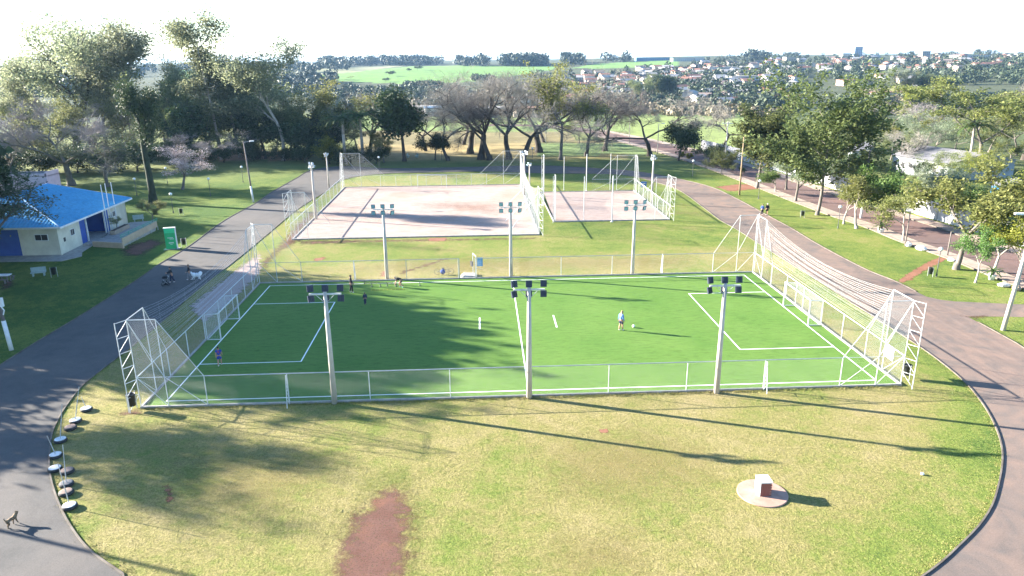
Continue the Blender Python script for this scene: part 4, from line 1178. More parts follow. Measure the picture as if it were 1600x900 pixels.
# ================================================================ BUILDINGS AND SMALL THINGS
CREAM = flat("cream_wall", (0.66, 0.62, 0.50), (0.54, 0.50, 0.40), 0.8, 0.85, bmp=0.15, src='pos')
BWALL = flat("blue_wall", (0.02, 0.065, 0.30), (0.03, 0.09, 0.36), 1.0, 0.6, src='pos')
DARK = flat("dark_opening", (0.02, 0.02, 0.025), (0.03, 0.03, 0.035), 2, 0.4)
WTRIM = flat("white_trim", (0.78, 0.78, 0.78), (0.62, 0.62, 0.62), 2, 0.7)
def mat_roof(name, a, b):
    mt, t, bs = nodes(name)
    n1 = noise(t, 0.35, 5, 0.65); n2 = noise(t, 2.5, 5, 0.75)
    c = mix(t, 1.0, ramp(t, n1, [(0.3, a), (0.7, b)]), ramp(t, n2, [(0.3, 0.72), (0.6, 1.05)]), 'MULTIPLY')
    t.links.new(c, bs.inputs['Base Color']); bs.inputs['Roughness'].default_value = 0.65
    return mt
BROOF = mat_roof("blue_roof", (0.045, 0.30, 0.54), (0.08, 0.37, 0.60))
X0, X1, Y0, Y1, WH = -72.8, -55.5, 43.2, 61.6, 3.55
bd = thing("blue_roofed_building", "cream building with blue tiled hip roof and blue entrance porch behind three white poles", "building", (-64, 52.4, 0))
def wall(par, x0, y0, x1, y1, z0, z1, mat, th=0.2, name="wall"):
    d = unit((x1 - x0, y1 - y0, 0)); L = math.hypot(x1 - x0, y1 - y0)
    mb = MB(); mb.box(((x0 + x1) / 2, (y0 + y1) / 2, (z0 + z1) / 2), (L, th, z1 - z0), math.atan2(d[1], d[0]))
    return mb.build(name, mat, par)
wall(bd, X1, Y0 + 0.1, X1, 48.4, 0.0, WH, CREAM); wall(bd, X1, 56.2, X1, Y1, 0.0, WH, CREAM)
wall(bd, X1 + 0.1, Y0, X1 - 4.6, Y0, 0.0, WH, CREAM)
wall(bd, X1 - 4.6, Y0 + 0.03, X0, Y0 + 0.03, 0.0, WH - 0.01, BWALL); wall(bd, X1 + 0.1, Y1, X0, Y1, 0.0, WH, CREAM); wall(bd, X0, Y0 + 0.15, X0, Y1 - 0.15, 0.0, WH, CREAM)
wall(bd, X1 - 3.6, 48.5, X1 - 3.6, 56.1, 0.0, WH, BWALL); wall(bd, X1 - 0.12, 48.5, X1 - 3.5, 48.5, 0, WH, BWALL); wall(bd, X1 - 0.12, 56.1, X1 - 3.5, 56.1, 0, WH, BWALL)
wall(bd, X1 + 0.02, 48.42, X1 + 0.02, 49.7, 0.0, WH - 0.02, BWALL, 0.16); wall(bd, X1 + 0.02, 55.2, X1 + 0.02, 56.18, 0.0, WH - 0.02, BWALL, 0.16)
wall(bd, X1 - 3.47, 53.0, X1 - 3.47, 54.7, 0.0, 2.6, DARK, 0.06, "door")
for y in (50.0, 54.9): MB().box((X1 + 0.12, y, WH / 2), (0.16, 0.16, WH)).build("porch_post", WTRIM, bd)
MB().box((X1 - 1.5, 52.3, 0.10), (4.2, 7.6, 0.2)).build("porch_floor", CONC, bd)
MB().box((X1 + 0.9, 49.4, 0.16), (0.9, 3.4, 0.32)).build("entrance_step", CONC, bd)
MB().box((X1 - 3.2, 53.9, 0.32), (0.5, 1.9, 0.24)).build("entrance_step", WTRIM, bd)
def window(par, c, sz, axis, depth=0.10):
    f = MB(); a, b = sz; x, y, z = c
    ex = (lambda p, q: (depth, p, q)) if axis == 'x' else (lambda p, q: (p, depth, q))
    o = 0.06
    sh = (lambda p: (x, y + p, z)) if axis == 'x' else (lambda p: (x + p, y, z))
    for s in (-1, 1): f.box(sh(s * (a / 2 + o / 2)), ex(o, b + 2 * o))
    f.box((x, y, z + b / 2 + o / 2), ex(a, o)); f.box((x, y, z - b / 2 - o / 2), ex(a, o)); f.box((x, y, z), ex(o * 0.6, b))
    fr = f.build("window", WTRIM, par)
    g = MB(); g.box((x, y, z), tuple(0.55 * depth if q == depth else q for q in ex(a, b))); g.build("pane", DARK, fr)
window(bd, (X1 + 0.12, 46.4, 2.25), (0.85, 0.75), 'x'); window(bd, (X1 + 0.12, 57.8, 2.3), (0.7, 0.7), 'x'); window(bd, (X1 + 0.12, 56.9, 2.3), (0.35, 0.7), 'x')
window(bd, (X1 - 1.9, Y0 - 0.12, 2.35), (1.5, 0.7), 'y')
MB().box((X1 + 0.12, 44.4, 1.75), (0.05, 0.4, 0.5)).build("notice_plate", DARK, bd)
MB().box((X1 + 0.6, 46.0, 0.05), (1.2, 5.0, 0.1)).box(((X0 + X1) / 2, Y0 - 0.7, 0.05), (17.3, 1.2, 0.1)).build("apron", CONC, bd)
# hip roof: four planes with raised corrugations
ex0, ex1, ey0, ey1, ez = X0 - 0.8, -54.65, 42.55, 62.5, 3.72
RX, RY0, RY1, RZ = -64.05, 50.5, 58.2, 6.7
R0, R1 = np.array((RX, RY0, RZ)), np.array((RX, RY1, RZ))
c00, c10, c11, c01 = [np.array(q, float) for q in ((ex0, ey0, ez), (ex1, ey0, ez), (ex1, ey1, ez), (ex0, ey1, ez))]
rf = MB()
for pl in ([c10, c11, R1, R0], [c00, c10, R0], [c01, c00, R0, R1], [c11, c01, R1]): rf.poly(pl)
rf.poly([c01 - (0, 0, .12), c11 - (0, 0, .12), c10 - (0, 0, .12), c00 - (0, 0, .12)])
for a, b in ((c00, c10), (c10, c11), (c11, c01), (c01, c00)): rf.poly([a - (0, 0, .12), b - (0, 0, .12), b, a])
roof = rf.build("roof", BROOF, bd)
# rows of tiles down each plane, joined
tl = MB()
def ribs(e0, e1, r0, r1, step=0.45):
    L = np.linalg.norm(e1 - e0); n = int(L / step); d = (e1 - e0) / L
    nn = unit(np.cross(e1 - e0, (r0 - e0)))
    if nn[2] < 0: nn = -nn
    hh = unit(np.cross(nn, d))
    if hh[2] < 0: hh = -hh
    top = (r0 - e0) @ hh
    sa, sb = (r0 - e0) @ d, (r1 - e0) @ d
    for i in range(n):
        s = (i + 0.5) * step
        lim = top * min(1.0, s / max(sa, 1e-6), (L - s) / max(L - sb, 1e-6))
        if lim < 0.3: continue
        tl.tubes([e0 + d * s + nn * 0.005], [e0 + d * s + hh * lim + nn * 0.005], 0.045, 0.045, 4)
        
ribs(c10, c11, R0, R1); ribs(c00, c10, R0, R0); ribs(c11, c01, R1, R1); ribs(c01, c00, R1, R0)
stuff(tl.build("roof_corrugation", BROOF, bd))
mb = MB()
for a, b in ((c10, R0), (c11, R1), (c00, R0), (c01, R1), (R0, R1)): mb.bar(a, b, 0.09, 0.09, 5)
mb.build("ridge_cap", flat("pale_blue_ridge", (0.22, 0.42, 0.66), (0.16, 0.34, 0.58), 1, 0.6, src='pos'), bd)
fa = MB()
for a, b in ((c10, c11), (c00, c10), (c11, c01)):
    d = unit(b - a); m_ = (a + b) / 2; fa.box(m_ - (0, 0, 0.1) + np.array((d[1], -d[0], 0)) * 0.025, (np.linalg.norm(b - a), 0.05, 0.22), math.atan2(d[1], d[0]))
fa.build("fascia", WTRIM, bd)
pk = thing("pink_building", "pink rendered block rising behind the blue roof", "building", (-72.5, 67.5, 0))
PINK_W = flat("pink_wall", (0.62, 0.44, 0.47), (0.52, 0.36, 0.39), 0.7, 0.85, src='pos')
MB().box((-72.9, 67.5, 3.35), (9.4, 3.6, 6.7)).build("wall", PINK_W, pk)
MB().box((-72.9, 67.5, 6.86), (9.0, 3.2, 0.3)).build("roof", flat("dark_roof", (0.10, 0.08, 0.09), (0.14, 0.12, 0.12), 1, 0.9), pk)
MB().box((-72.9, 65.8, 6.85), (9.6, 0.2, 0.45)).box((-68.3, 67.5, 6.95), (0.2, 3.6, 0.7)).build("parapet", PINK_W, pk)
structure(MB().prism([(-53.9, 40.2), (-52.6, 42.4), (-53.6, 44.5), (-54.2, 50), (-55.3, 50), (-55.3, 43.0), (-62, 43.0), (-74, 43.0), (-74, 40.9)], 0.0, 0.06).build("paved_apron", CONC))
# flagpoles
for i, (x, y) in enumerate(((-54.6, 54.0), (-54.8, 55.6), (-54.8, 57.3))):
    hh = hgt(np.array((x, y, 0.0)), (290, 288, 286)[i])
    mb = MB(); mb.bar((x, y, 0), (x, y, hh), 0.075, 0.06, 8); mb.box((x, y, 0.1), (0.35, 0.35, 0.2)); mb.ell((x, y, hh + 0.05), (0.07, 0.07, 0.07), 8, 5)
    tag(mb.build("flagpole", WTRIM, None, loc=(x, y, 0)), ["nearest of the three bare white flagpoles by the blue porch", "middle of the three bare white flagpoles by the blue porch", "farthest of the three bare white flagpoles by the blue porch"][i], "flagpole", "bare white flagpoles")
# entrance ramp: deck, beige parapet, green handrail
ORN = flat("ramp_render", (0.50, 0.38, 0.27), (0.42, 0.31, 0.22), 1.0, 0.85, src='pos')
rp = thing("entrance_ramp", "concrete ramp with beige parapet and green handrail in front of the blue-roofed building", "ramp", (-51, 54, 0))
MB().prism([(-53.9, 48.2), (-49.6, 46.9), (-49.3, 56.5), (-51.5, 62.0), (-54.8, 61.0), (-54.3, 54)], 0.0, 0.35).build("deck", CONC, rp)
MB().box((-51.4, 46.9, 0.36), (4.6, 0.25, 0.72), -0.28).build("side_wall", ORN, rp)
pa, pb = np.array((-49.5, 46.4)), np.array((-49.15, 57.2))
MB().box(((pa[0] + pb[0]) / 2, (pa[1] + pb[1]) / 2, 0.85), (0.14, 10.8, 0.85)).build("parapet", ORN, rp)
GREEN = flat("green_paint", (0.03, 0.34, 0.20), (0.04, 0.28, 0.17), 2, 0.5)
for z in (1.42, 1.66): bar("handrail", rp, V3(pa, z), V3(pb, z), 0.04, GREEN)
for f in np.linspace(0.02, 0.98, 6):
    q = pa * (1 - f) + pb * f
    bar("rail_post", rp, V3(q, 1.2), V3(q, 1.66), 0.025, GREEN); bar("support", rp, V3(q, 0), V3(q, 0.5), 0.05, GALV)
pl = thing("brick_planter", "low beige planter beside the flagpoles with a young shrub", "planter", (-53.4, 55.2, 0))
MB().box((-53.5, 55.0, 0.62), (0.7, 4.4, 0.55)).build("wall", ORN, pl); MB().box((-53.5, 55.0, 0.9), (0.55, 4.2, 0.03)).build("soil", flat("soil", (0.10, 0.06, 0.04), (0.07, 0.045, 0.03), 5, 1.0), pl)
# green totem sign (white plate edge, lettering blocks as short bars of the same size as the print)
g = gp(269, 389)
ts = thing("totem_sign", "upright bright green sign panel with white print beside the left road", "sign", (g[0], g[1], 0), rad(12))
SG = flat("sign_green", (0.02, 0.42, 0.16), (0.02, 0.36, 0.13), 1.5, 0.5)
SG2 = flat("sign_light_green", (0.05, 0.62, 0.27), (0.04, 0.55, 0.24), 1.5, 0.5)
MB().box((0, 0, 1.40), (1.28, 0.45, 2.7)).build("body", SG, ts, world=False)
MB().box((0, -0.228, 2.42), (1.22, 0.012, 0.56)).build("header", SG2, ts, world=False)
MB().box((0, 0.02, 2.78), (1.42, 0.50, 0.07)).box((0.67, 0.0, 1.38), (0.07, 0.50, 2.74)).build("trim", WTRIM, ts, world=False)
MB().box((0, 0, 0.03), (1.9, 0.8, 0.06)).build("base", CONC, ts, world=False)
pr = MB()
for z, x0, x1, hh in ((1.52, -0.34, 0.30, 0.10), (1.36, -0.10, 0.42, 0.09), (0.86, -0.24, 0.36, 0.15), (0.66, -0.10, 0.22, 0.05)):
    x = x0; k = 0
    while x < x1:
        wdt = 0.05 + 0.02 * ((k * 7) % 3); pr.box((x + wdt / 2, -0.229, z), (wdt, 0.012, hh * (1 if k % 2 else 0.85))); x += wdt + 0.02; k += 1
pr.build("print", WTRIM, ts, world=False)
# bins
BIN = flat("black_plastic", (0.018, 0.02, 0.02), (0.035, 0.04, 0.04), 6, 0.5)
def bin_proto():
    r = thing("litter_bin", "x", "bin")
    mb = MB(); mb.lathe([(0.20, 0.30), (0.24, 0.95), (0.25, 0.95), (0.25, 1.0), (0.22, 1.0), (0.20, 0.55)], 12); mb.build("bucket", BIN, r, True)
    mb = MB()
    for s in (-1, 1): mb.bar((s * 0.29, 0, 0), (s * 0.29, 0, 1.05), 0.025, 0.025, 6); mb.bar((s * 0.29, 0, 0.7), (s * 0.2, 0, 0.7), 0.02, 0.02, 5)
    mb.build("stand", GALV, r)
    return r
BP = bin_proto()
for i, (x, y, s, lab) in enumerate([(283.5, 336, 1, "dark litter bin on the left lawn beside a globe lamp"), (85.5, 433, 1.1, "black litter bin on the shaded lawn below the blue-roofed building"),
        (288, 386, 1.15, "dark litter bin just right of the green sign panel"), (208, 641, 1.25, "black litter bin under the outer tower of the left cage"),
        (1416, 592, 1.15, "black litter bin behind the near right corner of the pitch cage"), (1453, 432, 1.0, "dark green litter bin next to the globe lamp by the red dirt path"),
        (1253.5, 340, 1.0, "dark litter bin on the bright lawn right of the walking couple"), (560, 247, 1.0, "litter bin far behind the large sand court")]):
    o = BP if i == 0 else copy_tree(BP)
    g = gp(x, y); o.location = tuple(g); o.scale = (s, s, s); o.rotation_euler = (0, 0, 0.4 * i)
    tag(o, lab, "bin", "litter bins in the park")
# globe lamps
GLOBE = flat("opal_globe", (0.82, 0.84, 0.84), (0.74, 0.76, 0.76), 3, 0.25)
LPOST = flat("dark_post", (0.05, 0.055, 0.06), (0.09, 0.09, 0.095), 3, 0.6)
def lamp_proto():
    r = thing("globe_lamp", "x", "lamp")
    MB().tubes([(0, 0, 0), (0, 0, 0.0)], [(0, 0, 2.85), (0, 0, 0.35)], [0.05, 0.09], [0.04, 0.08], 8, 0, True).build("post", LPOST, r)
    MB().lathe([(0.10, 2.82), (0.14, 2.88), (0.05, 2.9)], 10).build("collar", LPOST, r)
    MB().ell((0, 0, 3.06), (0.24, 0.24, 0.22), 14, 10).build("globe", GLOBE, r, True)
    return r
LP = lamp_proto()
for i, (x, y, lab) in enumerate([(271, 333, "globe lamp on the left lawn nearest the green sign, beside a bin"), (329, 306, "globe lamp on the left lawn right of the pale blossoming tree"), (380, 285, "globe lamp on the left lawn beside the leaning utility pole"),
        (214, 306, "globe lamp in the shade left of the ivy-clad tall trunk"), (262, 287, "globe lamp in deep shade behind the ivy-clad tall trunk"), (593, 268, "globe lamp beyond the back road behind the large sand court"), (1082, 275, "globe lamp on the lawn right of the back road, under dark round trees"),
        (1185, 311, "globe lamp on the lawn in front of the slim pine trunk"), (1309, 357, "globe lamp on the bright lawn by the pavement below the big pine"), (1463, 432, "globe lamp beside the red dirt path on the right lawn"), (690, 250, "globe lamp under the bare trees far behind the sand court"), (832, 252, "globe lamp among the bare trees behind the lattice tower")]):
    o = LP if i == 0 else copy_tree(LP)
    g = gp(x, y); o.location = tuple(g); tag(o, lab, "lamp", "globe lamps in the park")
# utility poles
def upole(p, top, label, lean=(0, 0), wht=False, arm=None, lampkind=None, r=0.15, mat=POLE, arm_rz=0.0):
    g = gp(*p) if len(p) == 2 else np.array(p, float)
    hh = hgt(g, top) if top is not None else 11.0
    o = thing("utility_pole", label, "utility pole", tuple(g))
    tp_ = g + np.array([lean[0], lean[1], hh])
    mb = MB(); mb.tubes([g], [tp_], r, r * 0.62, 10, 0, True); mb.build("pole", mat, o, True)
    if wht: MB().tubes([g], [g + (tp_ - g) * 0.27], r * 1.06, r * 1.0, 10, 0, True).build("white_band", WTRIM, o, True)
    if arm:
        d = np.array([math.cos(arm_rz), math.sin(arm_rz), 0]); z = tp_ - np.array([0, 0, 0.4])
        mb = MB(); mb.box(z, (arm, 0.1, 0.12), arm_rz); mb.build("crossarm", GALV, o)
        ins = MB()
        for q in (-0.45, -0.15, 0.15, 0.45): ins.bar(z + d * arm * q, z + d * arm * q + np.array([0, 0, 0.3]), 0.05, 0.04, 6)
        ins.build("insulators", WTRIM, o)
    if lampkind:
        f = MB(); d = np.array([math.cos(arm_rz), math.sin(arm_rz), 0]); q = tp_ - np.array([0, 0, 0.15])
        f.bar(q, q + d * 1.1 + np.array([0, 0, 0.15]), 0.035, 0.03, 6); f.build("lamp_arm", GALV, o)
        q = q + d * 1.1 + np.array([0, 0, 0.15]); f = MB(); f.box(q + d * 0.2, (0.7, 0.28, 0.16), arm_rz); f.build("lamp_head", WTRIM, o)
    return o
WOOD = flat("weathered_pole", (0.13, 0.11, 0.105), (0.20, 0.17, 0.155), 1.5, 0.9, src='pos')
u1 = upole((18, 547), 370, "dark utility pole with white foot and meter box at the left edge", lean=(-0.45, 0), wht=True, r=0.17, mat=WOOD)
g = gp(18, 547); MB().box((g[0] + 0.12, g[1] - 0.2, 4.3), (0.4, 0.2, 0.75)).build("meter_box", WTRIM, u1); MB().path([(g[0] + 0.1, g[1] - 0.2, 3.9), (g[0] + 0.3, g[1] - 0.25, 3.6), (g[0] + 0.12, g[1] - 0.2, 3.2)], 0.05, 5).build("cable", WTRIM, u1)
upole((396, 316), 221, "leaning utility pole with white foot and small lamps on the left lawn", lean=(-0.5, 0), wht=True, r=0.15, mat=WOOD, lampkind=1, arm_rz=0.4)
upole((1155, 305), 214, "brown utility pole standing alone on the lawn right of the road bend", r=0.16, mat=flat("brown_pole", (0.30, 0.22, 0.13), (0.22, 0.16, 0.10), 1.5, 0.9, src='pos'))
upole((1567, 516), 335, "tall concrete pole with lamp head leaning at the right edge", lean=(0.9, 0.0), r=0.2, lampkind=1, arm_rz=2.9)
upole((1345, 341), 229, "dark utility pole with white foot beside the right street", r=0.17, wht=True, mat=WOOD, arm=1.6, arm_rz=0.6)
upole((1132, 262), 190, "utility pole with crossarm beyond the far street bend", r=0.16, arm=2.6, arm_rz=0.2)
upole((1027, 241), 193, "pale street lamp pole left of the dark round tree", r=0.12, lampkind=1, arm_rz=0.3)
upole((983, 224), 180, "thin pale pole by the far street, left of the flat-topped bare tree", r=0.12, lampkind=1, arm_rz=0.1)
upole((742, 228), 178, "white pole in the far meadow between the bare trees", r=0.13)
upole((853, 225), 180, "white pole in the far meadow right of the biggest bare tree", r=0.13)
upole((1414, 385), 330, "short dark pole by the pavement near the two white rocks", r=0.10, mat=WOOD)
upole((1480, 400), 362, "dark stub pole on the pavement edge left of the multi-stemmed tree", r=0.10, mat=WOOD)
upole((-49.0, -7.1, 0), None, "utility pole beside the left road just outside the view", r=0.18, mat=WOOD)
# picnic table, block bench on the left lawn
tb = thing("picnic_table", "small white topped picnic table at the left edge of the shaded lawn", "table", tuple(gp(6, 440)))
g = gp(6, 440); MB().box((g[0], g[1], 0.76), (1.6, 0.8, 0.08)).build("tabletop", WTRIM, tb)
for s in (-1, 1):
    for q in (-1, 1): MB().box((g[0] + s * 0.6, g[1] + q * 0.28, 0.36), (0.1, 0.1, 0.72)).build("leg", WOOD, tb)
    MB().box((g[0], g[1] + s * 0.75, 0.42), (1.6, 0.3, 0.06)).box((g[0] - 0.6, g[1] + s * 0.75, 0.2), (0.1, 0.2, 0.4)).box((g[0] + 0.6, g[1] + s * 0.75, 0.2), (0.1, 0.2, 0.4)).build("bench", WOOD, tb)
def block_bench(p, rz, label):
    g = gp(*p); o = thing("concrete_bench", label, "bench", tuple(g), rz, "pale concrete benches")
    BM = flat("pale_green_concrete", (0.36, 0.44, 0.42), (0.28, 0.36, 0.34), 3, 0.9)
    MB().box((0, 0, 0.42), (1.5, 0.5, 0.10)).build("seat", BM, o, world=False)
    MB().box((0, 0.24, 0.72), (1.5, 0.1, 0.5)).build("backrest", BM, o, world=False)
    for s in (-1, 1): MB().box((s * 0.55, 0, 0.185), (0.12, 0.45, 0.37)).build("leg", BM, o, world=False)
block_bench((61, 431), 0.3, "pale green concrete bench left of the black bin on the shaded lawn")
block_bench((217, 346), 0.5, "pale green concrete bench on the lawn right of the cream wall")
block_bench((638, 246), 1.4, "left of two small benches under the bare trees behind the sand court")
block_bench((651, 246), -1.2, "right of two small benches under the bare trees behind the sand court")
# white boulders and concrete benches by the pavement
def rock(p, s, label, mat, seed):
    g = gp(*p); r_ = np.random.default_rng(seed)
    s = tuple(q * 0.78 for q in s); mb = MB(); mb.ell((0, 0, s[2] * 0.8), s, 12, 8); V = mb.V[0]
    k = np.round(r_.normal(0, 0.07, V.shape), 2); V += k * np.array(s); V[:, 2] = np.maximum(V[:, 2], 0)
    o = mb.build("boulder", mat); o.location = tuple(g); o.rotation_euler = (0, 0, seed); tag(o, label, "boulder", "white painted boulders")
WR = flat("whitewashed_rock", (0.74, 0.72, 0.67), (0.38, 0.34, 0.30), 2.5, 0.95, bmp=0.5, contrast=(0.5, 0.7))
rock((1419, 385), (0.75, 0.5, 0.42), "pointed white boulder on the lawn by the pavement, left of the wider one", WR, 1)
rock((1439, 391), (0.9, 0.6, 0.42), "wide white boulder with dark side on the lawn by the pavement", WR, 2)
rock((1568, 448), (0.8, 0.5, 0.3), "low white boulder beside the foot of the tall leaning pole", WR, 3)
rock((1588, 453), (0.9, 0.55, 0.3), "flat brownish boulder right of the tall leaning pole", flat("brown_rock", (0.36, 0.27, 0.18), (0.25, 0.18, 0.12), 3, 0.95, bmp=0.5), 4)
rock((1486, 408), (0.6, 0.4, 0.25), "low white stone at the left foot of the multi-stemmed tree", WR, 5)
# brick plinth
g = gp(1192, 771)
pt = thing("brick_plinth", "whitewashed block plinth with one bare brick face on a round mortar pad", "plinth", (g[0], g[1], 0.06), 0)
BRK = flat("plinth_brick", (0.30, 0.105, 0.075), (0.22, 0.085, 0.065), 3, 0.9, bmp=0.3)
WP = flat("whitewash", (0.88, 0.86, 0.82), (0.76, 0.72, 0.66), 2, 0.85)
pt.scale = (0.78, 0.78, 0.80)
a = 0.60; hh = 0.98
MB().box((0, 0.02, hh / 2), (a * 2 * 0.5 + 0.14, 0.92, hh)).build("core", flat("mortar", (0.40, 0.22, 0.17), (0.33, 0.18, 0.14), 4, 0.95), pt, world=False)
MB().box((0, 0.03, hh + 0.05), (0.88, 1.0, 0.10)).build("cap", WP, pt, world=False)
MB().box((-0.40, 0.02, hh / 2), (0.05, 0.96, hh - 0.004)).build("side_render", WP, pt, world=False)
me = MB().box((0, 0, 0), (0.185, 0.05, 0.085)).mesh("brick", BRK); meh = MB().box((0, 0, 0), (0.09, 0.05, 0.085)).mesh("brick", BRK)
for r_ in range(10):
    z = 0.05 + r_ * 0.097; off = 0.5 * (r_ % 2)
    for c in range(4):
        x = -0.28 + (c + off * 0) * 0.197 + (0.05 if r_ % 2 else -0.0)
        if x > 0.36: continue
        o = meshobj("brick", me, pt); o.location = (x, -0.452 - 0.004 * ((r_ * 3 + c * 5) % 3), z)
# drain, stones on the road and lawn
g = gp(1441, 742); mb = MB(); mb.ell((0, 0, 0.07), (0.11, 0.10, 0.08), 10, 7); o = mb.build("white_ball", flat("ball_leather", (0.8, 0.8, 0.8)), None, True); o.location = tuple(g); tag(o, "small white ball lying on the lawn near the right curve", "ball")
# concrete filled tyres with poles
def tyre_proto(name, topmat):
    r = thing("tyre", "x", "tyre")
    MB().lathe([(0.24, 0.0), (0.34, 0.005), (0.385, 0.05), (0.395, 0.10), (0.385, 0.16), (0.34, 0.205), (0.27, 0.205), (0.24, 0.18)], 22).build("rubber", RUB, r, True)
    MB().lathe([(0.30, 0.17), (0.335, 0.212), (0.30, 0.222), (0.10, 0.226), (0.02, 0.226)], 20).build("filling", topmat, r, True)
    return r
TW = flat("tyre_white", (0.72, 0.72, 0.70), (0.42, 0.42, 0.42), 5, 0.8, contrast=(0.45, 0.7)); TB = flat("tyre_brown", (0.30, 0.21, 0.17), (0.22, 0.16, 0.13), 5, 0.9); TD = flat("tyre_grey", (0.13, 0.13, 0.14), (0.2, 0.19, 0.19), 5, 0.9)
tprot = {}
TY = [(135.5, 640, TW, "white topped tyre farthest up the row, nearest the pitch cage", (127, 620.5)), (118.5, 658, TW, "white topped tyre second from the far end of the row, holding a pole", (123.5, 604)), (110.5, 669, TB, "brown topped tyre just below the second white one in the row", None),
      (95, 688.5, TW, "white topped tyre with a pole, just above the close pair at the bend", (97, 631)), (87.5, 712.5, TW, "white spotted tyre at the kerb bend, upper of the close pair", (73.5, 681)), (86.5, 733.5, TW, "white spotted tyre at the kerb bend, lower of the close pair", None),
      (105.5, 737, TB, "brown topped tyre right of the lower white tyre at the bend", None), (104.5, 757, TD, "dark grey topped tyre with a pole near the front of the row", (98, 695)), (104, 770.5, TB, "brown topped tyre second from the front of the row", None), (109.5, 792, TW, "sunlit white topped tyre with tall pole at the front end of the row", (90.5, 724.5))]
for i, (x, y, mt_, lab, tpx) in enumerate(TY):
    if mt_.name not in tprot: o = tprot[mt_.name] = tyre_proto("t", mt_)
    else: o = copy_tree(tprot[mt_.name])
    if tpx is not None and len(o.children) > 2: pass
    g = gp(x, y + 1.5); o.location = (g[0], g[1], 0); o.rotation_euler = (0, 0, i * 1.3)
    o.scale = (1, 1, 1); tag(o, lab, "tyre", "concrete filled tyres along the kerb")
for i, (x, y, mt_, lab, tpx) in enumerate(TY):
    if tpx is None: continue
    g = gp(x, y + 1.5); ztop = 1.7 if i not in (0,) else 1.0
    # pole top: the point on the sight line at its height above the tyre
    d = ray(*tpx); best = None
    for hh in np.linspace(0.5, 3.2, 40):
        t = (hh - CAM[2]) / d[2]; q = CAM + d * t; e = math.hypot(q[0] - g[0], q[1] - g[1]) + 0.1 * abs(hh - 2.2)
        if best is None or e < best[0]: best = (e, q)
    q = best[1]
    mb = MB(); mid = np.array([g[0], g[1], 0.2]) * 0.45 + q * 0.55
    mb.bar((g[0], g[1], 0.2), mid, 0.028, 0.028, 6); mb.bar(mid, q, 0.02, 0.02, 6); mb.ell(mid, (0.04, 0.04, 0.06), 6, 4)
    o = mb.build("pole", flat("galvanised_steel", (0.5, 0.52, 0.53)), None, loc=(g[0], g[1], 0.2))
    tag(o, ["thin pole standing in the farthest tyre of the row", "", "", "", "", "", "", "", "", ""][i] or {1: "thin pole in the second tyre from the far end", 3: "thin pole in the white tyre just above the kerb bend", 4: "short leaning pole in the upper white tyre at the kerb bend", 7: "tall pole in the dark grey topped tyre", 9: "tall pole in the sunlit front tyre of the row"}[i], "pole", "poles set in the tyres")
# right side: white buildings and boundary wall beyond the street
WB = flat("white_wall", (0.38, 0.39, 0.41), (0.26, 0.28, 0.30), 0.6, 0.85, src='pos')
GROOF = mat_roof("grey_sheet_roof", (0.17, 0.165, 0.175), (0.24, 0.23, 0.235))
def shed(name, label, a, b, depth, h, roof_h, wmat, rmat, win=0, winmat=None, parts=True, z0=0.0, group=None):
    """gabled block whose long front runs a->b, body behind it (away from the camera)"""
    a = np.array(a[:2], float); b = np.array(b[:2], float); d = unit(np.append(b - a, 0))[:2]; n = np.array([-d[1], d[0]])
    if n @ (CAM[:2] - a) > 0: n = -n
    o = thing(name, label, "building", (a[0], a[1], z0), 0, group)
    P = [a, b, b + n * depth, a + n * depth]
    MB().prism(P if np.cross(b - a, n) > 0 else P[::-1], z0 - 1.0, z0 + h).build("wall", wmat, o)
    ov = 0.5; A, Bq, C, D = a - d * ov - n * ov, b + d * ov - n * ov, b + d * ov + n * (depth + ov), a - d * ov + n * (depth + ov)
    r0, r1 = (A + D) / 2, (Bq + C) / 2
    mb = MB(); zt = z0 + h + 0.02
    V = [(A[0], A[1], zt), (Bq[0], Bq[1], zt), (r1[0], r1[1], zt + roof_h), (r0[0], r0[1], zt + roof_h), (C[0], C[1], zt), (D[0], D[1], zt)]
    mb.add(V, [(0, 1, 2, 3), (3, 2, 4, 5), (0, 3, 5), (1, 4, 2), (0, 5, 4, 1)]); mb.build("roof", rmat, o)
    L = np.linalg.norm(b - a)
    for i in range(win):
        c = a + d * L * (i + 0.5) / win - n * 0.03
        f = MB(); f.box((c[0], c[1], z0 + h * 0.55), (min(1.4, L / win * 0.55), 0.12, h * 0.34), math.atan2(d[1], d[0])); fr = f.build("window", WTRIM, o)
        c2 = c - n * 0.04; f = MB(); f.box((c2[0], c2[1], z0 + h * 0.55), (min(1.2, L / win * 0.46), 0.10, h * 0.28), math.atan2(d[1], d[0])); f.build("pane", winmat or DARK, fr)
    return o
shed("white_hall", "long white building with grey sheet roof beyond the right street", gp(1392, 268), gp(1478, 284), 16, 3.4, 1.6, WB, GROOF, 7)
shed("blue_kiosk", "white and blue small house left of the long white hall", gp(1329, 267), gp(1357, 268), 9, 4.2, 1.4, WB, GROOF, 1, BWALL)
shed("blue_shed", "bright blue walled house half hidden by trees at the right", gp(1544, 318), gp(1572, 330), 7, 3.2, 1.0, flat("bright_blue_wall", (0.07, 0.34, 0.66), (0.06, 0.29, 0.6), 0.8, 0.7, src='pos'), GROOF, 2)
MB_ = thing("boundary_wall", "long white and grey boundary wall along the far side of the right street", "wall", tuple(gp(1480, 345)))
wl = smooth_line([tuple((stc + n_ * 9.2)[i]) for i in (70, 85, 100, 115, 130, 145, 159)], 26)
GREYW = flat("stained_white_wall", (0.60, 0.60, 0.63), (0.42, 0.42, 0.46), 0.5, 0.9, src='pos')
